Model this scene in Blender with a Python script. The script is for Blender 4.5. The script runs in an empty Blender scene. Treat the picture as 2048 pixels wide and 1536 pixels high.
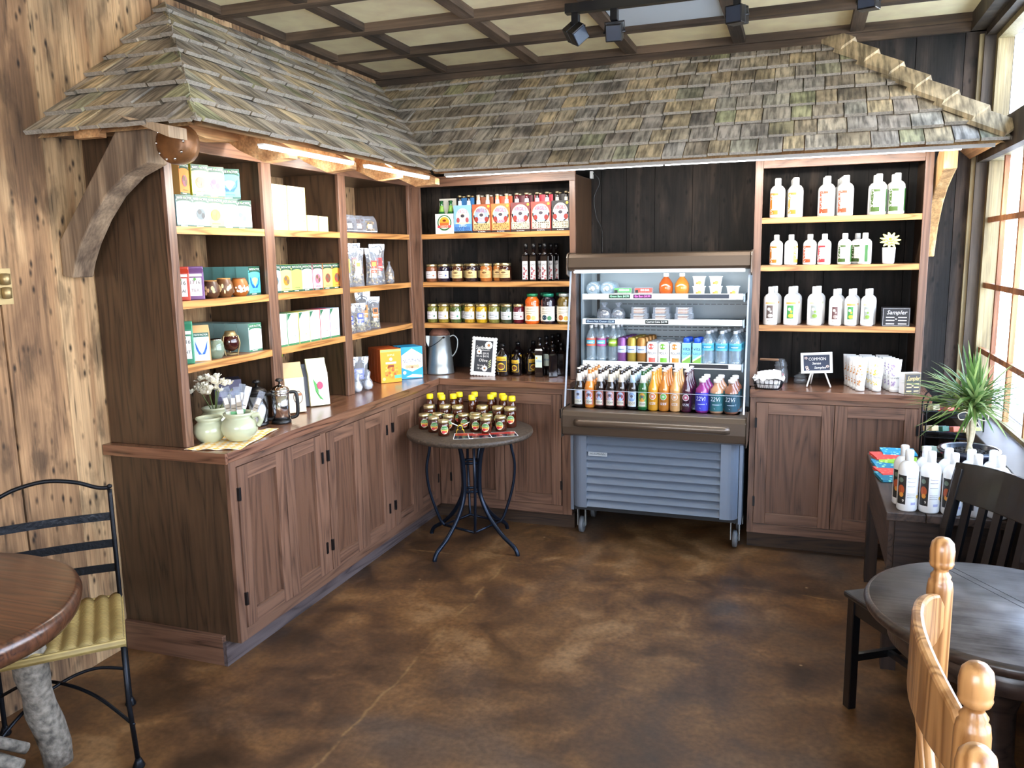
import bpy, math, random
from mathutils import Vector, Matrix, Euler
random.seed(7)
PI = math.pi
S = bpy.context.scene
COL = S.collection

# ---------------------------------------------------------------- camera
cam_d = bpy.data.cameras.new('camera'); cam = bpy.data.objects.new('camera', cam_d); COL.objects.link(cam)
def cam_axes(p, yw, r):
    cy, sy, cp, sp = math.cos(yw), math.sin(yw), math.cos(p), math.sin(p)
    F = Vector((sy*cp, cy*cp, sp)); Rt = Vector((cy, -sy, 0)); U = Rt.cross(F)
    c, s = math.cos(r), math.sin(r)
    return c*Rt+s*U, -s*Rt+c*U, F
R_, U_, F_ = cam_axes(-0.1589, -0.3426, -0.0178)
cam.matrix_world = Matrix(((R_.x, U_.x, -F_.x, 2.7384), (R_.y, U_.y, -F_.y, -5.0873), (R_.z, U_.z, -F_.z, 1.6775), (0, 0, 0, 1)))
cam_d.sensor_fit = 'HORIZONTAL'; cam_d.sensor_width = 36.0; cam_d.lens = 1615.17/2048*36.0; cam_d.clip_start = 0.02
S.camera = cam

# ---------------------------------------------------------------- world, exposure
S.view_settings.view_transform = 'Standard'; S.view_settings.look = 'None'
S.view_settings.gamma = 1; S.view_settings.use_curve_mapping = False
S.view_settings.exposure = 0.5
S.cycles.transparent_max_bounces = 32
W = bpy.data.worlds.new('sky'); S.world = W; W.use_nodes = True
wn = W.node_tree.nodes; wl = W.node_tree.links; wn.clear()
wo = wn.new('ShaderNodeOutputWorld'); bg = wn.new('ShaderNodeBackground')
tc = wn.new('ShaderNodeTexCoord'); sp = wn.new('ShaderNodeSeparateXYZ'); rp = wn.new('ShaderNodeValToRGB')
wl.new(tc.outputs['Generated'], sp.inputs[0]); wl.new(sp.outputs['Z'], rp.inputs[0])
rp.color_ramp.elements[0].position = 0.0; rp.color_ramp.elements[0].color = (0.95, 0.97, 1.0, 1)
rp.color_ramp.elements[1].position = 0.7; rp.color_ramp.elements[1].color = (0.45, 0.66, 1.0, 1)
wl.new(rp.outputs[0], bg.inputs['Color']); bg.inputs['Strength'].default_value = 11.0
wl.new(bg.outputs[0], wo.inputs['Surface'])

def area(name, loc, direction, sx, sy, power, color=(1, 1, 1), portal=False):
    d = bpy.data.lights.new(name, 'AREA'); d.shape = 'RECTANGLE'; d.size = sx; d.size_y = sy
    d.energy = power; d.color = color
    if portal: d.cycles.is_portal = True
    o = bpy.data.objects.new(name, d); COL.objects.link(o); o.location = loc
    o.rotation_euler = Vector(direction).to_track_quat('-Z', 'Z' if abs(Vector(direction).normalized().z) < .9 else 'Y').to_euler()
    return o
area('window_portal', (3.70, -2.7, 1.5), (-1, 0, 0), 5.4, 1.4, 1, portal=True)
area('transom_portal', (3.70, -2.7, 2.52), (-1, 0, 0), 5.4, .55, 1, portal=True)
area('rear_portal', (2.2, -6.55, 1.65), (0, 1, 0), 2.0, 1.3, 1, portal=True)
# light strips under the eaves and in the cooler (each sits in the fixture that is modelled below)
WARM = (1.0, .96, .88)
area('eave_lamp_left_near', (.735, -2.02, 2.098), (-.75, 0, -.55), .62, .02, 9, WARM)
area('eave_lamp_left_far', (.735, -1.20, 2.098), (-.75, 0, -.55), .62, .02, 7.5, WARM)
area('eave_lamp_back', (1.15, -.755, 2.112), (0, .65, -.6), .7, .02, 4, WARM)
area('eave_lamp_right', (2.75, -.755, 2.112), (0, .65, -.6), 1.2, .02, 9, WARM)
area('cooler_lamp', (1.985, -.54, 1.562), (0, .35, -1), .92, .04, 4.5, (.86, .95, 1.0))

# ---------------------------------------------------------------- materials
MATS = {}
def principled(name):
    m = bpy.data.materials.new(name); m.use_nodes = True
    return m, m.node_tree.nodes, m.node_tree.links, m.node_tree.nodes['Principled BSDF']
def srgb(c):
    if isinstance(c, str):
        c = [int(c[i:i+2], 16)/255 for i in (0, 2, 4)]
        return tuple(((v+.055)/1.055)**2.4 if v > .04045 else v/12.92 for v in c)
    return c
def mat(name, col=None, rough=.5, metal=0, bump=0, bscale=60, coat=0, var=0, em=0, trans=0):
    if name in MATS: return MATS[name]
    m, n, l, b = principled(name); c = srgb(col)
    b.inputs['Base Color'].default_value = (*c, 1); b.inputs['Roughness'].default_value = rough
    b.inputs['Metallic'].default_value = metal
    if coat: b.inputs['Coat Weight'].default_value = coat; b.inputs['Coat Roughness'].default_value = .1
    if trans: b.inputs['Transmission Weight'].default_value = trans; b.inputs['IOR'].default_value = 1.33
    if em: b.inputs['Emission Color'].default_value = (*c, 1); b.inputs['Emission Strength'].default_value = em
    if bump or var:
        t = n.new('ShaderNodeTexCoord'); z = n.new('ShaderNodeTexNoise'); z.inputs['Scale'].default_value = bscale; z.inputs['Detail'].default_value = 4
        l.new(t.outputs['Object'], z.inputs['Vector'])
        if bump:
            bp = n.new('ShaderNodeBump'); bp.inputs['Strength'].default_value = bump; bp.inputs['Distance'].default_value = .004
            l.new(z.outputs['Fac'], bp.inputs['Height']); l.new(bp.outputs[0], b.inputs['Normal'])
        if var:
            r = n.new('ShaderNodeValToRGB'); r.color_ramp.elements[0].position = .3; r.color_ramp.elements[1].position = .7
            r.color_ramp.elements[0].color = (*[v*(1-var) for v in c], 1); r.color_ramp.elements[1].color = (*[min(1, v*(1+var)) for v in c], 1)
            l.new(z.outputs['Fac'], r.inputs[0]); l.new(r.outputs[0], b.inputs['Base Color'])
    MATS[name] = m; return m
def H(c, rough=.45):            # plain printed / painted colour
    return mat('paint_'+c+'_'+str(int(rough*100)), c, rough)
def clear(name, tint=(1, 1, 1), gloss=.12, refl=.9):
    if name in MATS: return MATS[name]
    m = bpy.data.materials.new(name); m.use_nodes = True; n = m.node_tree.nodes; l = m.node_tree.links; n.clear()
    o = n.new('ShaderNodeOutputMaterial'); mx = n.new('ShaderNodeMixShader'); t = n.new('ShaderNodeBsdfTransparent'); g = n.new('ShaderNodeBsdfGlossy')
    lw = n.new('ShaderNodeLayerWeight'); lw.inputs['Blend'].default_value = gloss
    t.inputs['Color'].default_value = (*tint, 1); g.inputs['Roughness'].default_value = .05; g.inputs['Color'].default_value = (refl, refl, refl, 1)
    pw = n.new('ShaderNodeMath'); pw.operation = 'POWER'; pw.inputs[1].default_value = 3.5; l.new(lw.outputs['Facing'], pw.inputs[0]); ma = n.new('ShaderNodeMath'); ma.operation = 'MULTIPLY_ADD'; ma.inputs[1].default_value = min(.9, gloss*1.6); ma.inputs[2].default_value = gloss*.25; l.new(pw.outputs[0], ma.inputs[0]); l.new(ma.outputs[0], mx.inputs[0]); l.new(t.outputs[0], mx.inputs[1]); l.new(g.outputs[0], mx.inputs[2]); l.new(mx.outputs[0], o.inputs[0])
    MATS[name] = m; return m

def wood(name, axis, dark, light, scale=1.0, rough=.4, coat=.2, contrast=1.0, pores=.6, bump=.25):
    """oak-like grain running along `axis` of object space"""
    if name in MATS: return MATS[name]
    m, n, l, b = principled(name); dark, light = srgb(dark), srgb(light)
    t = n.new('ShaderNodeTexCoord'); g = n.new('ShaderNodeNewGeometry')
    off = n.new('ShaderNodeVectorMath'); off.operation = 'SCALE'
    cmb = n.new('ShaderNodeCombineXYZ')
    for i in range(3): l.new(g.outputs['Random Per Island'], cmb.inputs[i])
    l.new(cmb.outputs[0], off.inputs[0]); off.inputs['Scale'].default_value = 7.3
    add = n.new('ShaderNodeVectorMath'); add.operation = 'ADD'; l.new(t.outputs['Object'], add.inputs[0]); l.new(off.outputs[0], add.inputs[1])
    mp = n.new('ShaderNodeMapping'); l.new(add.outputs[0], mp.inputs['Vector'])
    s = [11.0*scale]*3; s['xyz'.index(axis)] = .8*scale; mp.inputs['Scale'].default_value = s
    n1 = n.new('ShaderNodeTexNoise'); n1.inputs['Scale'].default_value = 1.0; n1.inputs['Detail'].default_value = 2; n1.inputs['Distortion'].default_value = .25
    l.new(mp.outputs[0], n1.inputs['Vector'])
    mu = n.new('ShaderNodeMath'); mu.operation = 'MULTIPLY'; mu.inputs[1].default_value = 9.0; l.new(n1.outputs['Fac'], mu.inputs[0])
    fr = n.new('ShaderNodeMath'); fr.operation = 'PINGPONG'; fr.inputs[1].default_value = .5; l.new(mu.outputs[0], fr.inputs[0])
    mp2 = n.new('ShaderNodeMapping'); l.new(add.outputs[0], mp2.inputs['Vector'])
    s2 = [190.0*scale]*3; s2['xyz'.index(axis)] = 3.5*scale; mp2.inputs['Scale'].default_value = s2
    n2 = n.new('ShaderNodeTexNoise'); n2.inputs['Scale'].default_value = 1.0; n2.inputs['Detail'].default_value = 3; l.new(mp2.outputs[0], n2.inputs['Vector'])
    mx = n.new('ShaderNodeMath'); mx.operation = 'MULTIPLY_ADD'; l.new(n2.outputs['Fac'], mx.inputs[0]); mx.inputs[1].default_value = pores; l.new(fr.outputs[0], mx.inputs[2])
    rp = n.new('ShaderNodeValToRGB'); e = rp.color_ramp.elements
    e[0].position = .22; e[0].color = (*[v*(1-.45*contrast) for v in dark], 1)
    e[1].position = .8; e[1].color = (*light, 1); e2 = e.new(.42); e2.color = (*[(a+c)/2 for a, c in zip(dark, light)], 1)
    l.new(mx.outputs[0], rp.inputs[0])
    hs = n.new('ShaderNodeHueSaturation'); l.new(rp.outputs[0], hs.inputs['Color'])
    mr = n.new('ShaderNodeMapRange'); l.new(g.outputs['Random Per Island'], mr.inputs[0]); mr.inputs[3].default_value = .85; mr.inputs[4].default_value = 1.15
    l.new(mr.outputs[0], hs.inputs['Value']); l.new(hs.outputs[0], b.inputs['Base Color'])
    b.inputs['Roughness'].default_value = rough; b.inputs['Coat Weight'].default_value = coat; b.inputs['Coat Roughness'].default_value = .25
    bp = n.new('ShaderNodeBump'); bp.inputs['Strength'].default_value = bump; bp.inputs['Distance'].default_value = .002
    l.new(mx.outputs[0], bp.inputs['Height']); l.new(bp.outputs[0], b.inputs['Normal'])
    MATS[name] = m; return m
def oak(axis): return wood('oak_stained_'+axis, axis, '3a251c', '7b5a47', pores=.8, contrast=1.3)
def oak_panel(axis): return wood('oak_door_panel_'+axis, axis, '2a1912', '6b4c3a', scale=.8, pores=.9, contrast=1.5, bump=.5)
def oak_dk(axis): return wood('oak_panel_dark_'+axis, axis, '32241a', '513c2a', contrast=.6)
def oak_lt(axis): return wood('oak_shelf_edge_'+axis, axis, 'a06a35', 'd29a5a', contrast=.5, pores=.4)

def barn(name, axis, cols, spots=True, stain=.6, rough=.85):
    """weathered reclaimed boards: per board tone, long grain, stains, nail holes"""
    m, n, l, b = principled(name)
    t = n.new('ShaderNodeTexCoord'); g = n.new('ShaderNodeNewGeometry')
    def mapped(sc, sa):
        mp = n.new('ShaderNodeMapping'); l.new(t.outputs['Object'], mp.inputs['Vector']); s = [sc]*3; s['xyz'.index(axis)] = sa; mp.inputs['Scale'].default_value = s; return mp
    def noise(mp, det=4, dist=0):
        z = n.new('ShaderNodeTexNoise'); z.inputs['Scale'].default_value = 1; z.inputs['Detail'].default_value = det; z.inputs['Distortion'].default_value = dist
        l.new(mp.outputs[0], z.inputs['Vector']); return z.outputs['Fac']
    grain = noise(mapped(110, 2.5)); st = noise(mapped(11, 2.0), 7, .5); big = noise(mapped(2.5, 1.2), 3)
    r1 = n.new('ShaderNodeValToRGB'); e = r1.color_ramp.elements
    e[0].position = .33; e[0].color = (*srgb(cols[0]), 1); e[1].position = .66; e[1].color = (*srgb(cols[2]), 1); q = e.new(.5); q.color = (*srgb(cols[1]), 1)
    a = n.new('ShaderNodeMath'); a.operation = 'MULTIPLY_ADD'; l.new(g.outputs['Random Per Island'], a.inputs[0]); a.inputs[1].default_value = .3; l.new(st, a.inputs[2])
    a2 = n.new('ShaderNodeMath'); a2.operation = 'SUBTRACT'; l.new(a.outputs[0], a2.inputs[0]); a2.inputs[1].default_value = .15
    l.new(a2.outputs[0], r1.inputs[0])
    def mul(colsock, facsock, lo, hi, p0, p1):
        rr = n.new('ShaderNodeMapRange'); l.new(facsock, rr.inputs[0]); rr.inputs[1].default_value = p0; rr.inputs[2].default_value = p1; rr.inputs[3].default_value = lo; rr.inputs[4].default_value = hi
        mm = n.new('ShaderNodeMix'); mm.data_type = 'RGBA'; mm.blend_type = 'MULTIPLY'; mm.inputs[0].default_value = 1
        l.new(colsock, mm.inputs[6]); l.new(rr.outputs[0], mm.inputs[7]); return mm.outputs[2]
    c = mul(r1.outputs[0], grain, .74, 1.1, .36, .62)
    c = mul(c, big, 1-stain*.7, 1.08, .30, .5)
    if spots:
        v = n.new('ShaderNodeTexVoronoi'); v.inputs['Scale'].default_value = 1; mp = mapped(26, 11); l.new(mp.outputs[0], v.inputs['Vector']); v.inputs['Randomness'].default_value = 1
        c = mul(c, v.outputs['Distance'], .10, 1.0, .07, .24); c = mul(c, noise(mapped(16, 5), 6, .3), .5, 1.05, .34, .48)
        v2 = n.new('ShaderNodeTexVoronoi'); v2.inputs['Scale'].default_value = 1; mp = mapped(40, 3.0); l.new(mp.outputs[0], v2.inputs['Vector'])
        c = mul(c, v2.outputs['Distance'], .4, 1.0, .08, .2)
    l.new(c, b.inputs['Base Color']); b.inputs['Roughness'].default_value = rough
    bp = n.new('ShaderNodeBump'); bp.inputs['Strength'].default_value = .5; bp.inputs['Distance'].default_value = .003; l.new(grain, bp.inputs['Height']); l.new(bp.outputs[0], b.inputs['Normal'])
    MATS[name] = m; return m
M_BARN_L = barn('barn_boards_tan', 'z', ('76593f', 'a07c58', 'bf9d74'))
M_BARN_B = barn('barn_boards_black', 'z', ('110e0c', '231d19', '40352d'), stain=.4)
M_BEAM_X = barn('ceiling_beam_wood', 'x', ('2e241b', '493a2c', '645140'), spots=False, stain=.3)
M_BEAM_Y = barn('ceiling_beam_wood_crosswise', 'y', ('2e241b', '493a2c', '645140'), spots=False, stain=.3)
M_TRIMD = barn('window_trim_dark', 'z', ('2c241d', '40352a', '54483a'), spots=False, stain=.3, rough=.6)
M_TRIMY = barn('window_trim_ochre', 'z', ('5d5035', '7a6a48', '94855f'), spots=False, stain=.2, rough=.6)
M_MUNT = barn('muntin_wood', 'z', ('7a4a2c', 'a0683f', 'bd8557'), spots=False, stain=.2, rough=.5)

def shingle_mat(axis, key):
    name = 'cedar_shingle_'+key
    m, n, l, b = principled(name)
    t = n.new('ShaderNodeTexCoord'); g = n.new('ShaderNodeNewGeometry')
    mp = n.new('ShaderNodeMapping'); l.new(t.outputs['Object'], mp.inputs['Vector']); s = [7, 7, 7]; s['xyz'.index(axis)] = 60
    mp.inputs['Scale'].default_value = s
    z = n.new('ShaderNodeTexNoise'); z.inputs['Scale'].default_value = 1; z.inputs['Detail'].default_value = 4; l.new(mp.outputs[0], z.inputs['Vector'])
    z2 = n.new('ShaderNodeTexNoise'); z2.inputs['Scale'].default_value = 5; z2.inputs['Detail'].default_value = 5; l.new(t.outputs['Object'], z2.inputs['Vector'])
    rp = n.new('ShaderNodeValToRGB'); e = rp.color_ramp.elements; rp.color_ramp.interpolation = 'LINEAR'
    e[0].position = 0; e[0].color = (*srgb('9d9080'), 1); e[1].position = 1; e[1].color = (*srgb('baa988'), 1)
    for p, c in ((.2, 'a69f94'), (.38, 'b8aa92'), (.5, '8f8270'), (.62, 'c8b38c'), (.75, 'aca596'), (.86, 'a3a27c'), (.93, 'a39275')):
        q = e.new(p); q.color = (*srgb(c), 1)
    l.new(g.outputs['Random Per Island'], rp.inputs[0])
    def mul(cs, fs, lo, hi, p0, p1):
        rr = n.new('ShaderNodeMapRange'); l.new(fs, rr.inputs[0]); rr.inputs[1].default_value = p0; rr.inputs[2].default_value = p1; rr.inputs[3].default_value = lo; rr.inputs[4].default_value = hi
        mm = n.new('ShaderNodeMix'); mm.data_type = 'RGBA'; mm.blend_type = 'MULTIPLY'; mm.inputs[0].default_value = 1
        l.new(cs, mm.inputs[6]); l.new(rr.outputs[0], mm.inputs[7]); return mm.outputs[2]
    c = mul(rp.outputs[0], z.outputs['Fac'], .42, 1.18, .36, .6); c = mul(c, z2.outputs['Fac'], .5, 1.2, .35, .6)
    l.new(c, b.inputs['Base Color']); b.inputs['Roughness'].default_value = .85
    bp = n.new('ShaderNodeBump'); bp.inputs['Strength'].default_value = .5; bp.inputs['Distance'].default_value = .003; l.new(z.outputs['Fac'], bp.inputs['Height']); l.new(bp.outputs[0], b.inputs['Normal'])
    MATS[name] = m; return m
M_SH_Y = shingle_mat('y', 'west'); M_SH_X = shingle_mat('x', 'north')
M_ENDGR = mat('shingle_end_grain', '968e82', .9, bump=.5, bscale=120, var=.25)
M_ROUGHSAWN = barn('rough_sawn_timber', 'y', ('8a5f3c', 'b88a5c', 'd9b483'), spots=False, stain=.25)
M_OLDBEAM = barn('old_grey_timber', 'z', ('5b4a3b', '87725c', 'a68f74'), spots=False, stain=.35)

def floor_mat():
    m, n, l, b = principled('stained_concrete')
    t = n.new('ShaderNodeTexCoord'); sx = n.new('ShaderNodeSeparateXYZ'); l.new(t.outputs['Object'], sx.inputs[0])
    def noise(sc, det=6, dist=0.0):
        z = n.new('ShaderNodeTexNoise'); z.inputs['Scale'].default_value = sc; z.inputs['Detail'].default_value = det; z.inputs['Distortion'].default_value = dist; l.new(t.outputs['Object'], z.inputs['Vector']); return z.outputs['Fac']
    a = noise(1.3, 7, .8); c2 = noise(5, 10, .6); f = noise(45, 4)
    r = n.new('ShaderNodeValToRGB'); e = r.color_ramp.elements
    e[0].position = .3; e[0].color = (*srgb('3a281a'), 1); e[1].position = .80; e[1].color = (*srgb('94704a'), 1)
    q = e.new(.45); q.color = (*srgb('553a24'), 1); q = e.new(.6); q.color = (*srgb('6e4c2c'), 1)
    ad = n.new('ShaderNodeMath'); ad.operation = 'MULTIPLY_ADD'; l.new(c2, ad.inputs[0]); ad.inputs[1].default_value = .75; l.new(a, ad.inputs[2])
    sb = n.new('ShaderNodeMath'); sb.operation = 'SUBTRACT'; l.new(ad.outputs[0], sb.inputs[0]); sb.inputs[1].default_value = .37; l.new(sb.outputs[0], r.inputs[0])
    # bluish grey worn patches
    g = noise(.9, 5, .4); mr = n.new('ShaderNodeMapRange'); l.new(g, mr.inputs[0]); mr.inputs[1].default_value = .55; mr.inputs[2].default_value = .72; mr.inputs[3].default_value = 0; mr.inputs[4].default_value = .55
    mx = n.new('ShaderNodeMix'); mx.data_type = 'RGBA'; l.new(mr.outputs[0], mx.inputs[0]); l.new(r.outputs[0], mx.inputs[6]); mx.inputs[7].default_value = (*srgb('575049'), 1)
    # control joints with crumbling pale edges
    w = noise(4, 8)
    def joint(sock, at, wid, lo, hi, other):
        s1 = n.new('ShaderNodeMath'); s1.operation = 'SUBTRACT'; l.new(sock, s1.inputs[0]); s1.inputs[1].default_value = at
        s2 = n.new('ShaderNodeMath'); s2.operation = 'MULTIPLY_ADD'; l.new(w, s2.inputs[0]); s2.inputs[1].default_value = .1; l.new(s1.outputs[0], s2.inputs[2])
        s3 = n.new('ShaderNodeMath'); s3.operation = 'SUBTRACT'; l.new(s2.outputs[0], s3.inputs[0]); s3.inputs[1].default_value = .05
        s4 = n.new('ShaderNodeMath'); s4.operation = 'ABSOLUTE'; l.new(s3.outputs[0], s4.inputs[0])
        k = n.new('ShaderNodeMapRange'); l.new(s4.outputs[0], k.inputs[0]); k.inputs[1].default_value = wid*.1; k.inputs[2].default_value = wid*.8; k.inputs[3].default_value = 1; k.inputs[4].default_value = 0
        g1 = n.new('ShaderNodeMapRange'); l.new(other, g1.inputs[0]); g1.inputs[1].default_value = lo; g1.inputs[2].default_value = lo+.15
        g2 = n.new('ShaderNodeMapRange'); l.new(other, g2.inputs[0]); g2.inputs[1].default_value = hi-.3; g2.inputs[2].default_value = hi; g2.inputs[3].default_value = 1; g2.inputs[4].default_value = 0
        u = n.new('ShaderNodeMath'); u.operation = 'MULTIPLY'; l.new(k.outputs[0], u.inputs[0]); l.new(g1.outputs[0], u.inputs[1])
        u2 = n.new('ShaderNodeMath'); u2.operation = 'MULTIPLY'; l.new(u.outputs[0], u2.inputs[0]); l.new(g2.outputs[0], u2.inputs[1])
        br = n.new('ShaderNodeMapRange'); l.new(c2, br.inputs[0]); br.inputs[1].default_value = .42; br.inputs[2].default_value = .58
        u3 = n.new('ShaderNodeMath'); u3.operation = 'MULTIPLY'; l.new(u2.outputs[0], u3.inputs[0]); l.new(br.outputs[0], u3.inputs[1]); return u3.outputs[0]
    j1 = joint(sx.outputs['X'], 1.27, .012, -3.2, -1.0, sx.outputs['Y']); j2 = joint(sx.outputs['Y'], -1.08, .010, .6, 3.4, sx.outputs['X'])
    mxj = n.new('ShaderNodeMath'); mxj.operation = 'MAXIMUM'; l.new(j1, mxj.inputs[0]); l.new(j2, mxj.inputs[1])
    m2 = n.new('ShaderNodeMix'); m2.data_type = 'RGBA'; l.new(mxj.outputs[0], m2.inputs[0]); l.new(mx.outputs[2], m2.inputs[6]); m2.inputs[7].default_value = (*srgb('86663f'), 1)
    # small pale chips
    v = n.new('ShaderNodeTexVoronoi'); v.inputs['Scale'].default_value = 3.2; l.new(t.outputs['Object'], v.inputs['Vector'])
    vr = n.new('ShaderNodeMapRange'); l.new(v.outputs['Distance'], vr.inputs[0]); vr.inputs[1].default_value = .012; vr.inputs[2].default_value = .03; vr.inputs[3].default_value = 1; vr.inputs[4].default_value = 0
    m3 = n.new('ShaderNodeMix'); m3.data_type = 'RGBA'; l.new(vr.outputs[0], m3.inputs[0]); l.new(m2.outputs[2], m3.inputs[6]); m3.inputs[7].default_value = (*srgb('a88c66'), 1)
    fm = n.new('ShaderNodeMapRange'); l.new(f, fm.inputs[0]); fm.inputs[1].default_value = .3; fm.inputs[2].default_value = .7; fm.inputs[3].default_value = .72; fm.inputs[4].default_value = 1.22
    m4 = n.new('ShaderNodeMix'); m4.data_type = 'RGBA'; m4.blend_type = 'MULTIPLY'; m4.inputs[0].default_value = 1; l.new(m3.outputs[2], m4.inputs[6]); l.new(fm.outputs[0], m4.inputs[7]); l.new(m4.outputs[2], b.inputs['Base Color'])
    rr = n.new('ShaderNodeMapRange'); l.new(c2, rr.inputs[0]); rr.inputs[3].default_value = .25; rr.inputs[4].default_value = .6; l.new(rr.outputs[0], b.inputs['Roughness'])
    bp = n.new('ShaderNodeBump'); bp.inputs['Strength'].default_value = .25; bp.inputs['Distance'].default_value = .004
    ab = n.new('ShaderNodeMath'); ab.operation = 'MULTIPLY_ADD'; l.new(f, ab.inputs[0]); ab.inputs[1].default_value = .2; l.new(c2, ab.inputs[2]); l.new(ab.outputs[0], bp.inputs['Height']); l.new(bp.outputs[0], b.inputs['Normal'])
    return m
M_FLOOR = floor_mat()
M_OAKX, M_OAKY, M_OAKZ = oak('x'), oak('y'), oak('z')
M_PANZ, M_PANY = oak_dk('z'), oak_dk('y')
M_SHX, M_SHY = oak_lt('x'), oak_lt('y')
M_TOPX = wood('counter_oak_x', 'x', '543425', '875f48', rough=.25, coat=.6)
M_TOPY = wood('counter_oak_y', 'y', '543425', '875f48', rough=.25, coat=.6)
M_KICK = wood('toe_kick_grey', 'y', '3c3130', '5f5250', rough=.6, coat=0)
M_KICKX = wood('toe_kick_dark', 'x', '2b1e17', '44301f', rough=.6, coat=0)
M_CEIL = mat('ceiling_hide_panel', 'fbe7bc', .9, bump=.35, bscale=7, var=.12)
M_IRON = mat('black_iron', '1b1d22', .38, .7, bump=.2, bscale=90)
M_BLUEIRON = mat('blue_black_iron', '1a2433', .3, .6)
M_BLACKWOOD = mat('black_painted_wood', '0c0d10', .3, coat=.4, bump=.1)
M_BRONZE = mat('cooler_bronze_paint', '5e5043', .32, .45, coat=.3)
M_GREYP = mat('cooler_grey_paint', '808c9c', .3, .35, coat=.3)  # blue of the sky's reflection is put into this grey base colour
M_GREYI = mat('cooler_liner', '97a4ab', .35)
M_WHITE = mat('white_plastic', 'f1f1ee', .35, coat=.2)
M_LOTION = mat('lotion_white_plastic', 'f2f2f0', .3, coat=.3)
M_GOLD = mat('gold_lid', 'd8c99a', .28, .9)
M_CHROME = mat('chrome', 'd8d8da', .08, 1)
M_GALV = mat('galvanised_steel', 'b4bcbd', .38, .85, var=.1, bscale=20)
M_RUST = mat('rusty_lid', '6a4638', .75, .2, bump=.3, var=.3, bscale=40)
M_BLK = mat('black_plastic', '0d0d0f', .35)
M_CLEAR = clear('clear_plastic', (.97, .99, 1), .25)
M_GLASS = clear('window_glass', (.97, .98, 1), .08)
M_ACR = clear('cooler_acrylic', (.93, .96, 1), .05, .6)
M_BAGC = clear('clear_bag', (.86, .9, .95), .5)
M_WATER = clear('water_bottle', (.93, .97, 1), .5)
def milky(m, col, f):
    n = m.node_tree.nodes; l = m.node_tree.links; o = [x for x in n if x.type == 'OUTPUT_MATERIAL'][0]; old = o.inputs[0].links[0].from_socket
    d = n.new('ShaderNodeBsdfDiffuse'); d.inputs['Color'].default_value = (*srgb(col), 1); mx = n.new('ShaderNodeMixShader'); mx.inputs[0].default_value = f
    l.new(old, mx.inputs[1]); l.new(d.outputs[0], mx.inputs[2]); l.new(mx.outputs[0], o.inputs[0])
milky(M_WATER, 'c4d8e4', .22); milky(M_BAGC, 'c9d0dc', .2); milky(M_CLEAR, 'dfe6ec', .12)
M_LAMP = mat('lamp_strip', 'ffffff', .4, em=9)
M_CLAY = mat('sage_stoneware', 'b8bd9f', .2, coat=.6)

# ---------------------------------------------------------------- mesh builder
TXT = {}
def text_geo(s):
    if s in TXT: return TXT[s]
    c = bpy.data.curves.new('lettering', 'FONT'); c.body = s; c.size = 1; c.align_x = 'CENTER'; c.align_y = 'CENTER'; c.resolution_u = 2
    o = bpy.data.objects.new('lettering', c); COL.objects.link(o)
    dg = bpy.context.evaluated_depsgraph_get(); me = bpy.data.meshes.new_from_object(o.evaluated_get(dg))
    v = [tuple(x.co) for x in me.vertices]; f = [tuple(p.vertices) for p in me.polygons]
    w = (max((a[0] for a in v), default=1)-min((a[0] for a in v), default=0)) or 1
    bpy.data.objects.remove(o); bpy.data.curves.remove(c); bpy.data.meshes.remove(me)
    TXT[s] = (v, f, w); return TXT[s]

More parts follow.
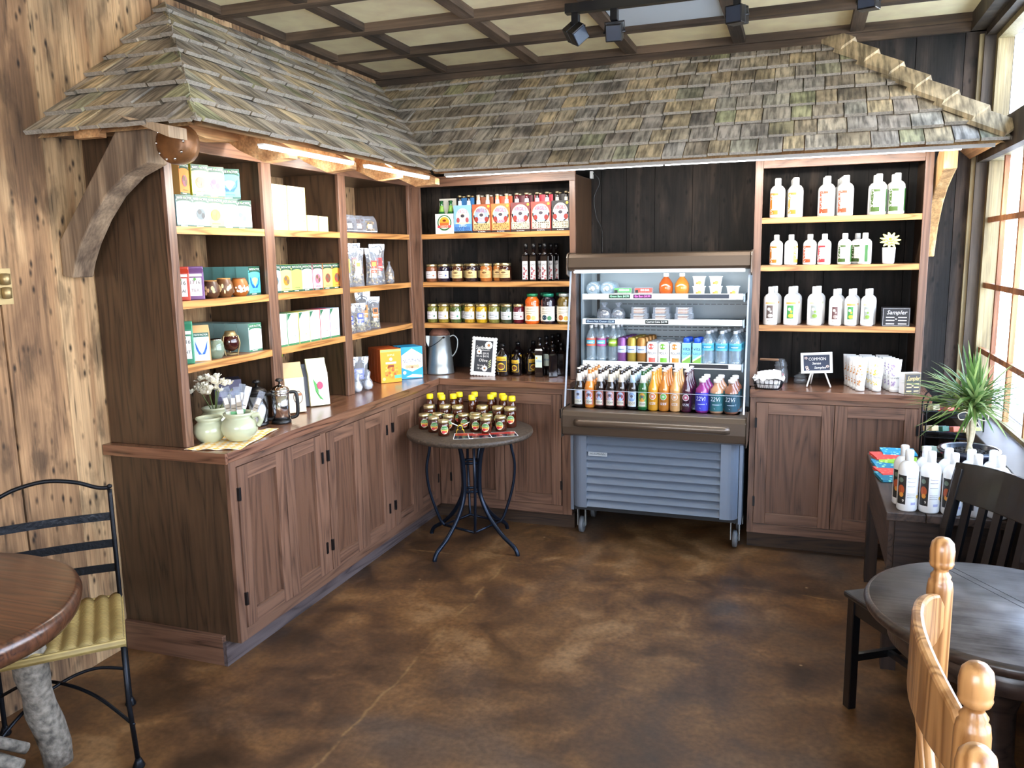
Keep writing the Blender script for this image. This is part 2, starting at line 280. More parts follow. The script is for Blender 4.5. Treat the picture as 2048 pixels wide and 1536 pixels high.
class MB:
    def __init__(s): s.v = []; s.f = []; s.m = []; s.s = []; s.mats = []
    def mi(s, m):
        if m not in s.mats: s.mats.append(m)
        return s.mats.index(m)
    def add(s, vs, fs, m, smooth=False, M=None):
        b = len(s.v); k = s.mi(m)
        s.v += [tuple(M @ Vector(p)) if M else tuple(p) for p in vs]
        for f in fs: s.f.append([b+i for i in f]); s.m.append(k); s.s.append(smooth)
        return s
    def box(s, x0, x1, y0, y1, z0, z1, m, M=None):
        return s.add([(x0,y0,z0),(x1,y0,z0),(x1,y1,z0),(x0,y1,z0),(x0,y0,z1),(x1,y0,z1),(x1,y1,z1),(x0,y1,z1)],
                     [(0,3,2,1),(4,5,6,7),(0,1,5,4),(1,2,6,5),(2,3,7,6),(3,0,4,7)], m, False, M)
    def lathe(s, prof, m, c=(0,0,0), n=20, smooth=True, M=None, sx=1, sy=1, ph=0):
        vs = []; fs = []
        for r, z in prof:
            for i in range(n):
                a = 2*PI*i/n+ph; vs.append((c[0]+r*sx*math.cos(a), c[1]+r*sy*math.sin(a), c[2]+z))
        for j in range(len(prof)-1):
            for i in range(n): fs.append((j*n+i, j*n+(i+1)%n, (j+1)*n+(i+1)%n, (j+1)*n+i))
        if prof[0][0] > 1e-5: fs.append(tuple(reversed(range(n))))
        if prof[-1][0] > 1e-5: fs.append(tuple((len(prof)-1)*n+i for i in range(n)))
        return s.add(vs, fs, m, smooth, M)
    def tube(s, pts, r, m, n=8, closed=False, M=None, caps=True):
        pts = [Vector(p) for p in pts]; N = len(pts); rr = r if isinstance(r, (list, tuple)) else [r]*N
        vs = []; fs = []; up = None
        for i, p in enumerate(pts):
            if closed: t = pts[(i+1) % N]-pts[i-1]
            else: t = pts[min(i+1, N-1)]-pts[max(i-1, 0)]
            t.normalize()
            if up is None: up = Vector((0,0,1)) if abs(t.z) < .9 else Vector((1,0,0))
            a = t.cross(up)
            if a.length < 1e-4: a = t.cross(Vector((1,.3,0)))
            a.normalize(); b = t.cross(a).normalized(); up = -b if b.dot(up) < 0 else b
            for k in range(n):
                q = 2*PI*k/n; vs.append(p+rr[i]*(math.cos(q)*a+math.sin(q)*up))
        for i in range(N if closed else N-1):
            j = (i+1) % N
            for k in range(n): fs.append((i*n+k, j*n+k, j*n+(k+1)%n, i*n+(k+1)%n))
        if not closed and caps: fs.append(tuple(range(n))); fs.append(tuple(reversed([(N-1)*n+k for k in range(n)])))
        return s.add(vs, fs, m, True, M)
    def prism(s, poly, ax, a0, a1, m, M=None, smooth=False):
        """polygon in the two other axes (x,z for ax=y; y,z for ax=x; x,y for ax=z), extruded along ax"""
        def P(p, a): return {'y': (p[0], a, p[1]), 'x': (a, p[0], p[1]), 'z': (p[0], p[1], a)}[ax]
        n = len(poly); vs = [P(p, a0) for p in poly]+[P(p, a1) for p in poly]
        fs = [tuple(range(n)), tuple(reversed(range(n, 2*n)))]+[(i, i+n, (i+1)%n+n, (i+1)%n) for i in range(n)]
        return s.add(vs, fs, m, smooth, M)
    def build(s, name, parent=None, loc=None, rz=0, bevel=0, sub=0, solid=0):
        me = bpy.data.meshes.new(name); me.from_pydata(s.v, [], s.f)
        for m in s.mats: me.materials.append(m)
        me.polygons.foreach_set('material_index', s.m); me.polygons.foreach_set('use_smooth', s.s); me.update()
        o = bpy.data.objects.new(name, me); COL.objects.link(o)
        if loc: o.location = loc
        o.rotation_euler = (0, 0, rz)
        if parent: o.parent = parent
        if solid: md = o.modifiers.new('solid', 'SOLIDIFY'); md.thickness = solid
        if sub: md = o.modifiers.new('sub', 'SUBSURF'); md.levels = sub; md.render_levels = sub
        if bevel: md = o.modifiers.new('bevel', 'BEVEL'); md.width = bevel; md.segments = 2; md.limit_method = 'ANGLE'; md.angle_limit = .7
        return o
class Art:
    """printed layers on a flat front (facing -y at y=y0) or wrapped round a cylinder of radius R"""
    def __init__(s, y0=0, R=0, cx=0, z0=0): s.mb = MB(); s.y0 = y0; s.R = R; s.cx = cx; s.z0 = z0
    def P(s, u, v, k):
        o = .0005+.0005*k
        if s.R: a = u/s.R; return ((s.R+o)*math.sin(a)+s.cx, -(s.R+o)*math.cos(a)+s.y0, v+s.z0)
        return (u+s.cx, s.y0-o, v+s.z0)
    def rect(s, u0, u1, v0, v1, c, k=0):
        m = H(c) if isinstance(c, str) else c
        n = max(1, int(abs(u1-u0)/.008)) if s.R else 1; vs = []; fs = []
        for i in range(n+1):
            u = u0+(u1-u0)*i/n; vs += [s.P(u, v0, k), s.P(u, v1, k)]
        for i in range(n): fs.append((2*i, 2*i+2, 2*i+3, 2*i+1))
        s.mb.add(vs, fs, m, bool(s.R)); return s
    def disc(s, u, v, r, c, k=1, ry=None, n=14):
        m = H(c) if isinstance(c, str) else c; ry = ry or r
        vs = [s.P(u, v, k)]+[s.P(u+r*math.cos(2*PI*i/n), v+ry*math.sin(2*PI*i/n), k) for i in range(n)]
        s.mb.add(vs, [(0, i+1, (i+1)%n+1) for i in range(n)], m); return s
    def poly(s, pts, c, k=1):
        m = H(c) if isinstance(c, str) else c
        s.mb.add([s.P(u, v, k) for u, v in pts], [tuple(range(len(pts)))], m); return s
    def text(s, t, u, v, size, c, k=2, wmax=None, slant=0):
        m = H(c) if isinstance(c, str) else c
        vs, fs, w = text_geo(t); sc = size; sx = size
        if wmax and w*sx > wmax: sx = wmax/w
        s.mb.add([s.P(u+x*sx+y*slant*sc, v+y*sc, k) for x, y, z in vs], fs, m); return s
    def build(s, name, parent): return s.mb.build(name, parent)

# ---------------------------------------------------------------- object helpers
def tag(o, label=None, cat=None, group=None, kind=None):
    if label: o['label'] = label
    if cat: o['category'] = cat
    if group: o['group'] = group
    if kind: o['kind'] = kind
    return o
def thing(name, label, cat, loc=(0,0,0), rz=0, group=None):
    o = bpy.data.objects.new(name, None); COL.objects.link(o); o.location = loc; o.rotation_euler = (0, 0, rz); o.empty_display_size = .05
    return tag(o, label, cat, group)
def struct(name, mb, **k): return tag(mb.build(name, **k), kind='structure')
def dup(root, loc, rz, label, group=None):
    r = root.copy(); COL.objects.link(r); r.location = loc; r.rotation_euler = (root.rotation_euler[0], root.rotation_euler[1], rz)
    r['label'] = label
    if group: r['group'] = group
    for ch in list(root.children):
        c = ch.copy(); COL.objects.link(c); c.parent = r; c.matrix_parent_inverse = ch.matrix_parent_inverse
        for g in list(ch.children):
            d = g.copy(); COL.objects.link(d); d.parent = c; d.matrix_parent_inverse = g.matrix_parent_inverse
    return r
def TR(x=0, y=0, z=0, rx=0, ry=0, rz=0): return Matrix.Translation((x, y, z)) @ Euler((rx, ry, rz)).to_matrix().to_4x4()
def smooth_path(pts, n=6):
    pts = [Vector(p) for p in pts]; out = []
    for i in range(len(pts)-1):
        p0 = pts[max(i-1, 0)]; p1 = pts[i]; p2 = pts[i+1]; p3 = pts[min(i+2, len(pts)-1)]
        for k in range(n):
            t = k/n; out.append(.5*((2*p1)+(-p0+p2)*t+(2*p0-5*p1+4*p2-p3)*t*t+(-p0+3*p1-3*p2+p3)*t**3))
    out.append(pts[-1]); return out

# ================================================================ SETTING
XW, YR, ZC = 3.66, -6.6, 2.89          # window wall, rear wall, ceiling panel height
b = MB(); b.add([(-.1, YR, 0), (XW+.1, YR, 0), (XW+.1, .1, 0), (-.1, .1, 0)], [(0, 1, 2, 3)], M_FLOOR); struct('floor', b)
b = MB(); y = YR; seams = [-2.93, -2.67]
b.box(-.09, -.035, YR, .05, 0, ZC+.1, mat('wall_backing', '100c0a', .9))
edges = [YR]
while edges[-1] < -3.3: edges.append(edges[-1]+random.uniform(.2, .3))
edges += [-3.14, -2.925, -2.68, -2.50, -2.27, -2.0, -1.78, -1.5, -1.27, -1.0, -.78, -.5, -.25, 0]
for i in range(len(edges)-1):
    g = .006 if abs(edges[i+1]+2.925) < .01 else random.choice((.0008, .002))
    b.box(-.035, random.uniform(-.004, 0), edges[i]+.001, edges[i+1]-g, 0, ZC+.05, M_BARN_L)
struct('wall_left', b)
b = MB(); b.box(-.1, XW+.1, .035, .09, 0, ZC+.1, MATS['wall_backing']); x = -.04
while x < XW:
    w = random.uniform(.14, .27); b.box(x, min(x+w-random.choice((.001, .003, .004)), XW+.02), random.uniform(0, .006), .035, 0, ZC+.05, M_BARN_B); x += w
struct('wall_back', b)
# unseen rear wall; its opening is added and sized for frontal fill light
b = MB(); b.box(-.1, 1.2, YR-.1, YR, 0, ZC+.1, M_BARN_L); b.box(3.2, XW+.1, YR-.1, YR, 0, ZC+.1, M_BARN_L)
b.box(1.2, 3.2, YR-.1, YR, 0, 1.0, M_BARN_L); b.box(1.2, 3.2, YR-.1, YR, 2.3, ZC+.1, M_BARN_L); struct('wall_rear', b)
# right wall: panelling below the sill, header between the window rows, posts
b = MB(); YE = -5.4
b.box(XW, XW+.14, YR, .05, 0, .80, M_BARN_B); b.box(XW, XW+.14, YR, .05, 2.17, 2.26, M_TRIMD); b.box(XW, XW+.14, YR, .05, 2.78, ZC+.1, M_TRIMD)
b.box(XW, XW+.14, YR, YE, .8, 2.8, M_BARN_B); struct('wall_right', b)
b = MB(); b.box(3.52, XW-.004, YE, -.001, .78, .83, mat('sill_paint', '4f4944', .5, var=.1, bscale=9)); b.box(3.53, 3.55, YE, -.001, .70, .78, M_TRIMD); struct('trim_1', b, bevel=.004)
b = MB(); b.box(3.585, 3.605, -.03, -.002, .83, 2.78, M_TRIMY); b.box(3.605, XW, -.05, -.002, .83, 2.78, M_TRIMD); struct('trim_2', b)
b = MB(); b.box(XW-.05, XW-.002, YE, -.05, 2.12, 2.27, M_TRIMD); b.box(XW-.05, XW-.002, YE, -.05, 2.765, 2.85, M_TRIMD); struct('trim_3', b)
# window: frame with muntins, one leaf per bay
wy = [-.04+-.0, -1.55, -3.05, -4.55]
def window_unit(i, y1, y0, z0, z1, ys, zs, nm):
    f = MB(); X0, X1 = XW-.002, XW+.07
    f.box(X0, X1, y1-.05, y1, z0, z1, M_TRIMY); f.box(X0, X1, y0, y0+.05, z0, z1, M_TRIMY)
    f.box(X0, X1, y0+.05, y1-.05, z1-.03, z1, M_TRIMY); f.box(X0, X1, y0+.05, y1-.05, z0, z0+.02, M_TRIMY)
    for yy in ys: f.box(X0+.015, X1-.035, yy-.014, yy+.014, z0+.02, z1-.03, M_MUNT)
    for zz in zs: f.box(X0+.012, X1-.038, y0+.05, y1-.05, zz-.014, zz+.014, M_MUNT)
    w = struct(nm, f)
    g = MB(); g.box(XW+.035, XW+.04, y0+.04, y1-.04, z0+.01, z1-.02, M_GLASS); g.build('pane', w)
n = 1
for k in range(4):
    y1 = -.05-1.34*k; y0 = y1-1.30
    ys = [y1-.33-.37*j for j in range(3)]
    window_unit(n, y1, y0, .832, 2.15, ys, (1.12, 1.47, 1.815), 'window_%d' % n); n += 1
    window_unit(n, y1, y0, 2.27, 2.765, [], (), 'window_%d' % n); n += 1
    b = MB(); b.box(XW-.004, XW+.1, y0-.04, y0, .83, 2.78, M_TRIMD); struct('trim_%d' % (n+1), b)
# ceiling: stretched panels between battens
b = MB(); b.box(-.1, XW+.1, YR, .1, ZC, ZC+.05, M_CEIL); struct('ceiling', b)
b = MB(); xs = [.015, .50, 1.12, 1.735, 2.36, 2.98, 3.6]
for x in xs: b.box(x-.034, x+.034, YR, 0, 2.85, ZC, M_BEAM_Y)
b.box(XW-.12, XW+.05, YR, 0, 2.80, ZC, M_TRIMD)
struct('trim_20', b)
b = MB(); yy = -.02; ysx = []
while yy > -6.3: ysx.append(yy); yy -= .53
for y in ysx: b.box(0, XW, y-.032, y+.032, 2.845, ZC, M_BEAM_X)
b.box(0, XW, -.03, 0, 2.80, ZC, M_BEAM_X)
struct('trim_21', b)
b = MB(); b.box(1.775, 2.32, -1.05, -.58, 2.868, 2.888, mat('ceiling_tile_white', 'c9d2da', .6)); struct('trim_22', b)
# hinge pins on the log wall at far left
t = thing('wall_hinge', 'brass hinge knuckles on the plank wall at left edge', 'hinge', (.004, -2.915, 1.50))
for z in (.05, .10):
    MB().lathe([(.006, 0), (.016, .003), (.017, .04), (.006, .043)], mat('brass', 'a8946a', .45, .8), (.015, 0, z), 12).build('knuckle', t)
MB().box(0, .006, -.03, .03, .03, .16, MATS['brass']).build('plate', t)

# outdoors seen through the panes
b = MB(); b.add([(3.85, -12, -.1), (14, -12, -.1), (14, 8, -.1), (3.85, 8, -.1)], [(0, 1, 2, 3)], mat('pale_gravel', 'd8d0c2', .9, var=.1, bscale=3)); tag(b.build('ground'), kind='structure')
for i, (x, y) in enumerate(((5.2, .7), (5.2, 2.3), (5.2, 4.4))):
    c = MB(); c.lathe([(.09, 0), (.08, 2.9)], mat('porch_post', '8d8f96', .7), n=10)
    o = c.build('porch_post', loc=(x, y, -.1)); tag(o, ('grey porch post outside the window nearest the room corner', 'grey porch post outside behind the nearest post', 'grey porch post farthest away outside the window')[i], 'post', 'porch posts outside')

# ================================================================ CABINETS
def door_part(parent, ax, a0, a1, z0, z1, face, hinge_side):
    """frame-and-panel door; ax 'y' = lies along y facing +x, 'x' = lies along x facing -y"""
    d = MB(); w = .062; t = .018
    def B(u0, u1, v0, v1, p0, p1, m):
        if ax == 'y': d.box(face+p0, face+p1, u0, u1, v0, v1, m)
        else: d.box(u0, u1, face-p1, face-p0, v0, v1, m)
    mr = M_OAKY if ax == 'y' else M_OAKX
    B(a0, a0+w, z0, z1, .0005, t, M_OAKZ); B(a1-w, a1, z0, z1, .0005, t, M_OAKZ)
    B(a0+w, a1-w, z1-w, z1, .0005, t, mr); B(a0+w, a1-w, z0, z0+w, .0005, t, mr)
    B(a0+w, a1-w, z0+w, z1-w, .0005, .004, oak_panel('z'))
    o = d.build('door', parent, bevel=.0015)
    for zz in (z0+.10, z1-.14):
        h = MB(); u = a0 if hinge_side < 0 else a1
        if ax == 'y': h.box(face+.002, face+.024, u-.006, u+.006, zz, zz+.055, M_BLK)
        else: h.box(u-.006, u+.006, face-.024, face-.002, zz, zz+.055, M_BLK)
        h.build('hinge', o)
XF, YB = .604, -.505          # faces of the two base runs
LC = thing('base_cabinet', 'long stained oak base cabinet with six panel doors along the plank wall', 'cabinet', (.3, -1.5, 0))
def P(o, parent):            # parent keeping world coordinates
    o.parent = parent; o.matrix_parent_inverse = Matrix.Translation(-parent.location) if parent.type == 'EMPTY' else Matrix()
    return o
def kid(mb, name, parent, bevel=0, sub=0):
    o = mb.build(name, bevel=bevel, sub=sub); o.location = -Vector(parent.location) if parent.rotation_euler.z == 0 else o.location
    o.parent = parent; return o
def kdoor(parent, *a):
    e = len(bpy.data.objects); before = set(bpy.data.objects[:]); door_part(None, *a)
    for o in list(bpy.data.objects):
        if o not in before and o.parent is None: o.parent = parent; o.location = -Vector(parent.location)
kid(MB().box(.002, XF-.018, -2.507, -2.49, .10, .882, M_PANZ), 'end_panel', LC)
kid(MB().box(.002, XF-.0185, -2.489, -.012, .10, .12, M_PANY), 'floor_panel', LC)
f = MB(); f.box(XF-.018, XF, -2.507, -2.463, .10, .882, M_OAKZ); f.box(XF-.018, XF, -1.845, -1.797, .15, .845, M_OAKZ); f.box(XF-.018, XF, -1.199, -1.132, .15, .845, M_OAKZ)
f.box(XF-.018, XF, -.548, -.506, .10, .882, M_OAKZ); f.box(XF-.018, XF, -2.463, -.548, .845, .882, M_OAKY); f.box(XF-.018, XF, -2.463, -.548, .10, .15, M_OAKY)
kid(f, 'face_frame', LC, bevel=.001)
for a0, a1, h in ((-2.461, -2.142, -1), (-2.139, -1.847, 1), (-1.795, -1.491, -1), (-1.488, -1.201, 1), (-1.130, -.842, -1), (-.839, -.55, 1)):
    kdoor(LC, 'y', a0, a1, .152, .843, XF-.012, h)
kid(MB().box(XF-.075, XF-.058, -2.53, -.44, 0, .102, M_KICK), 'toe_kick', LC)
kid(MB().box(.002, XF-.0755, -2.53, -2.508, 0, .128, M_OAKX), 'base_board', LC, bevel=.002)
BC = thing('base_cabinet', 'stained oak base cabinet with two doors behind the bistro table', 'cabinet', (1.05, -.25, 0))
kid(MB().box(1.462, 1.478, YB+.018, -.002, .10, .882, M_PANZ), 'side_panel', BC)
f = MB(); f.box(XF+.002, .680, YB, YB+.018, .10, .882, M_OAKZ); f.box(1.418, 1.478, YB, YB+.018, .10, .882, M_OAKZ); f.box(.680, 1.418, YB, YB+.018, .845, .882, M_OAKX); f.box(.680, 1.418, YB, YB+.018, .10, .155, M_OAKX)
kid(f, 'face_frame', BC, bevel=.001)
kdoor(BC, 'x', .684, 1.046, .158, .843, YB+.012, -1); kdoor(BC, 'x', 1.050, 1.414, .158, .843, YB+.012, 1)
kid(MB().box(XF-.055, 1.478, YB+.06, YB+.075, 0, .102, M_KICKX), 'toe_kick', BC)
RC = thing('base_cabinet', 'stained oak base cabinet with two doors right of the drinks cooler', 'cabinet', (2.9, -.25, 0))
for x in (2.502, 3.351): kid(MB().box(x, x+.016, YB+.018, -.002, .10, .882, M_PANZ), 'side_panel', RC)
f = MB(); f.box(2.502, 2.534, YB, YB+.018, .10, .882, M_OAKZ); f.box(3.343, 3.367, YB, YB+.018, .10, .882, M_OAKZ); f.box(2.534, 3.343, YB, YB+.018, .85, .882, M_OAKX); f.box(2.534, 3.343, YB, YB+.018, .10, .155, M_OAKX)
kid(f, 'face_frame', RC, bevel=.001)
kdoor(RC, 'x', 2.536, 2.937, .158, .848, YB+.012, -1); kdoor(RC, 'x', 2.940, 3.341, .158, .848, YB+.012, 1)
kid(MB().box(2.502, 3.367, YB+.06, YB+.075, 0, .102, M_KICKX), 'toe_kick', RC)
# counter tops
CT = thing('countertop', 'glossy oak countertop wrapping the corner from long cabinet to cooler', 'countertop', (.4, -1.2, .884))
kid(MB().prism([(.002, -2.53), (.610, -2.53), (.610, -.5105), (.002, -.002)], 'z', .884, .92, M_TOPY), 'top', CT)
kid(MB().prism([(.003, -.0015), (.6105, -.5095), (1.478, -.5095), (1.478, -.0015)], 'z', .884, .9199, M_TOPX), 'top', CT)
kid(MB().box(.6105, .628, -2.532, -.528, .880, .921, M_TOPY), 'nosing', CT, bevel=.002)
kid(MB().box(.6285, 1.478, -.528, -.5105, .880, .921, M_TOPX), 'nosing', CT, bevel=.002)
kid(MB().box(.002, .628, -2.548, -2.5325, .876, .921, M_TOPX), 'nosing', CT, bevel=.002)
CR = thing('countertop', 'glossy oak countertop right of the cooler holding tubes and samples', 'countertop', (2.95, -.25, .884))
kid(MB().box(2.5, 3.382, -.510, -.002, .884, .92, M_TOPX), 'top', CR)
kid(MB().box(2.5, 3.400, -.528, -.5105, .880, .921, M_TOPX), 'nosing', CR, bevel=.002); kid(MB().box(3.3825, 3.400, -.510, -.002, .880, .921, M_TOPY), 'nosing', CR, bevel=.002)
# upper shelving
Z1, Z2, Z3 = 1.813, 1.514, 1.254; G = .0008; ZT = .9215
UX, UY = .405, -.397
LU = thing('shelving_unit', 'tall stained oak shelving with three bays on the long counter', 'shelf', (.2, -1.4, .92))
kid(MB().box(.002, UX-.018, -2.50, -2.482, ZT, 2.17, M_PANZ), 'side_panel', LU)
for y0, y1 in ((-2.505, -2.462), (-1.895, -1.825), (-1.241, -1.170), (-.418, -.398)):
    if y1 > -.4: y0, y1 = -.418, -.345
    kid(MB().box(UX-.018, UX, y0, y1, ZT, 2.112, M_OAKZ), 'stile', LU, bevel=.0015)
kid(MB().box(UX-.018, UX, -2.505, -.345, 2.1122, 2.172, M_OAKY), 'header_rail', LU, bevel=.0015)
kid(MB().box(.002, UX-.019, -2.48, -.345, 2.12, 2.136, M_PANY), 'top_panel', LU)
for yc in (-1.86, -1.205, -.372):
    kid(MB().box(.045 if yc < -1 else .002, UX-.0185, yc-.009, yc+.009, ZT, 2.119, M_PANZ), 'divider', LU)
for z in (Z1, Z2, Z3):
    for y0, y1 in ((-2.4815, -1.8695), (-1.8505, -1.2145), (-1.1955, -.3815)):
        s = MB(); s.box(.012, UX-.024, y0, y1, z-.019, z-.0002, M_OAKY); s.box(UX-.0238, UX-.003, y0, y1, z-.031, z, M_SHY)
        kid(s, 'shelf', LU)
BU = thing('shelving_unit', 'stained oak shelving between corner and cooler holding jars and sodas', 'shelf', (1.0, -.2, .92))
kid(MB().box(.406, .474, UY, UY+.018, ZT, 2.10, M_OAKZ), 'stile', BU, bevel=.0015); kid(MB().box(1.443, 1.479, UY, UY+.018, ZT, 2.10, M_OAKZ), 'stile', BU, bevel=.0015)
kid(MB().box(.406, 1.479, UY, UY+.018, 2.1002, 2.16, M_OAKX), 'header_rail', BU, bevel=.0015)
kid(MB().box(.45, 1.462, UY+.019, -.002, 2.12, 2.136, M_PANY), 'top_panel', BU)
kid(MB().box(1.463, 1.479, UY+.0185, -.002, ZT, 2.135, oak_dk('z')), 'side_panel', BU)
for z in (Z1, Z2, Z3):
    s = MB(); s.box(.475, 1.4625, UY+.024, -.004, z-.019, z-.0002, M_OAKX); s.box(.475, 1.4425, UY+.003, UY+.0238, z-.031, z, M_SHX); kid(s, 'shelf', BU)
RU = thing('shelving_unit', 'stained oak shelving right of the cooler holding white lotion bottles', 'shelf', (2.93, -.2, .92))
kid(MB().box(2.489, 2.530, UY, UY+.018, ZT, 2.16, M_OAKZ), 'stile', RU, bevel=.0015); kid(MB().box(3.318, 3.358, UY, UY+.018, ZT, 2.16, M_OAKZ), 'stile', RU, bevel=.0015)
kid(MB().box(2.5305, 3.3175, UY, UY+.018, 2.112, 2.16, M_OAKX), 'header_rail', RU, bevel=.0015)
kid(MB().box(2.49, 3.357, UY+.019, -.002, 2.142, 2.158, M_PANY), 'top_panel', RU)
for x in (2.5035, 3.329): kid(MB().box(x, x+.016, UY+.0185, -.002, ZT, 2.141, oak_dk('z')), 'side_panel', RU)
R1, R2, R3 = 1.850, 1.594, 1.264
for z in (R1, R2, R3):
    s = MB(); s.box(2.52, 3.3285, UY+.024, -.004, z-.019, z-.0002, M_OAKX); s.box(2.5305, 3.3175, UY+.003, UY+.0238, z-.031, z, M_SHX); kid(s, 'shelf', RU)

# ================================================================ SHINGLE ROOF
ROOF = thing('shingle_roof', 'weathered cedar shingle pent roof hanging over the shelves in the corner', 'roof', (.8, -.8, 2.1))
def clip(poly, a, bb):       # keep the side left of a->b
    out = []; n = len(poly)
    def side(p): return (bb[0]-a[0])*(p[1]-a[1])-(bb[1]-a[1])*(p[0]-a[0])
    for i in range(n):
        p, q = poly[i], poly[(i+1) % n]; sp_, sq = side(p), side(q)
        if sp_ >= 0: out.append(p)
        if sp_*sq < 0:
            t = sp_/(sp_-sq); out.append((p[0]+(q[0]-p[0])*t, p[1]+(q[1]-p[1])*t))
    return out
def slope(name, O, sdir, tdir, s_len, t_len, clips, m, seed, w0=.085, w1=.135, smin=0):
    rnd = random.Random(seed); O = Vector(O); sd = Vector(sdir).normalized(); td = Vector(tdir).normalized(); nn = sd.cross(td).normalized()
    if nn.z < 0: nn = -nn
    mb = MB(); ex = t_len/7.6; k = 0
    dk = [(smin-.05, .035), (s_len+.05, .035), (s_len+.05, t_len), (smin-.05, t_len)]
    for c in clips: dk = clip(dk, *c)
    vs = [O+sd*p[0]+td*p[1]-nn*.02 for p in dk]; mb.add(vs, [tuple(range(len(vs)))], M_ROUGHSAWN)
    while k*ex < t_len:
        s = smin-.06-rnd.random()*.1; jog = rnd.uniform(-.004, .004)
        while s < s_len+.1:
            w = rnd.uniform(w0, w1); t0 = k*ex+rnd.uniform(-.006, .006); t1 = min(t0+ex*2.1, t_len+.015)
            poly = [(s, t0), (s+w-.005, t0+rnd.uniform(-.003, .003)), (s+w-.005, t1), (s, t1)]
            for c in clips: poly = clip(poly, *c)
            lift = rnd.uniform(-.0015, .0035); s += w
            if len(poly) < 3: continue
            th = rnd.uniform(.013, .018); n = len(poly); low = []; top = []
            for p in poly:
                f = (p[1]-t0)/(ex*2.1); base = O+sd*p[0]+td*p[1]
                low.append(base+nn*(.028*(1-f)+lift-.012)); top.append(base+nn*(.028*(1-f)+lift-.012+th*(1-.75*f)))
            mb.add(low+top, [tuple(reversed(range(n))), tuple(range(n, 2*n))]+[(i, (i+1) % n, (i+1) % n+n, i+n) for i in range(n)], m); q = mb.mi(M_ENDGR)
            for i in range(n):
                if abs(poly[i][1]-t0) < .012 and abs(poly[(i+1) % n][1]-t0) < .012: mb.m[len(mb.f)-n+i] = q
        k += 1
    return kid(mb, name, ROOF)
ZE, ZR = 2.135, 2.80; run = .77; TL = math.hypot(run, ZR-ZE)
# front slope over the long counter: s runs along +y from the hip corner
HY = -2.74
slope('front_slope', (.77, HY, ZE), (0, 1, 0), (-run, 0, ZR-ZE), 2.74, TL, [((run-.02, TL), (-.02, 0)), ((1.95, 0), (1.95+.79, TL))], M_SH_Y, 3)
slope('end_slope', (0, HY, ZE), (1, 0, 0), (0, run, ZR-ZE), .77, TL, [((0.0, TL), (0.0, 0)), ((.79, 0), (.02, TL))], M_SH_X, 5)
slope('back_slope', (.77, -.79, ZE), (1, 0, 0), (0, .79, ZR-ZE), 2.85, math.hypot(.79, ZR-ZE), [((-.77, math.hypot(.79, ZR-ZE)), (0, 0)), ((2.85, 0), (2.13, math.hypot(.79, ZR-ZE)))], M_SH_X, 8, .10, .15, smin=-.8)
slope('side_slope', (3.62, -.79, ZE), (0, 1, 0), (-.72, 0, ZR-ZE), .79, math.hypot(.72, ZR-ZE), [((.79, math.hypot(.72, ZR-ZE)), (0, 0)), ((.79, 0), (.79, 1))], M_SH_Y, 9)
A0, A1 = Vector((3.645, -.815, ZE+.01)), Vector((2.86, .0, ZR+.03)); hd = (A1-A0)
for i in range(7):
    c = MB(); p0 = A0+hd*(i/7.0+.03); L = .235; u = hd.normalized(); lft = Vector((-1, -1.0, 0)).normalized(); rgt = -lft
    up = u.cross(lft).normalized(); up = up if up.z > 0 else -up
    def wing(side, wd):
        sdv = (Vector((-.9, -.55, 0)) if side < 0 else Vector((.55, .9, 0))); sdv = (sdv-u*sdv.dot(u)).normalized(); dn = (sdv*.8-up*.6).normalized()
        q = [p0+up*.045, p0+up*.045+dn*wd, p0+u*L+up*.018+dn*wd, p0+u*L+up*.018]; th = up*.02
        c.add([*q, *[v+th for v in q]], [(0, 3, 2, 1), (4, 5, 6, 7), (0, 1, 5, 4), (1, 2, 6, 5), (2, 3, 7, 6), (3, 0, 4, 7)], M_SH_X)
    wing(-1, .085); wing(1, .075); kid(c, 'hip_cap', ROOF)
# timber plate, rafter tails, log end
c = MB(); rnd = random.Random(4); ys_ = [-2.66+i*.075 for i in range(31)]
lo = [2.165+.012*math.sin(i*.9)+rnd.uniform(-.008, .006) for i in range(31)]
c.prism([(y, z) for y, z in zip(ys_, lo)]+[(ys_[-1], 2.30), (-2.50, 2.30), (ys_[0], 2.19)], 'x', .43, .50, M_ROUGHSAWN); kid(c, 'wall_plate', ROOF)
for y in (-2.14, -1.66, -1.18, -.72): kid(MB().prism([(.40, 2.30), (.745, 2.118), (.745, 2.085), (.62, 2.075), (.50, 2.13), (.40, 2.20)], 'y', y-.03, y+.03, M_ROUGHSAWN), 'rafter_tail', ROOF)
kid(MB().box(.002, .44, -2.66, -2.555, 2.155, 2.225, M_OLDBEAM), 'end_plate', ROOF)
kid(MB().box(.18, .30, -2.70, -2.667, 2.13, 2.16, M_ROUGHSAWN), 'block', ROOF)
c = MB(); M_ = TR(.575, -2.60, 2.10, rx=PI/2); c.lathe([(.0, .062), (.050, .06), (.070, .05), (.076, .035), (.076, .0), (.068, -.03)], mat('copper_wrap', '7a5230', .4, .35, bump=.7, bscale=22, var=.3), n=18, M=M_, sx=.95)
for i in range(10):
    a = 2*PI*i/10; c.lathe([(.007, 0), (.004, .004), (0, .005)], M_CHROME, n=8, M=M_ @ TR(.060*math.cos(a), .062*math.sin(a), .054))
kid(c, 'log_end', ROOF)
kid(MB().prism([(.44, 2.19), (.66, 2.14), (.66, 2.10), (.5, 2.165)], 'y', -2.75, -2.66, M_OLDBEAM), 'corner_block', ROOF)
kid(MB().box(.63, 3.60, -.46, -.415, 2.175, 2.30, M_ROUGHSAWN), 'wall_plate', ROOF)
kid(MB().box(.82, 3.55, -.788, -.7735, 2.122, 2.138, mat('weathered_edge', '8f8a84', .6)), 'fascia', ROOF)
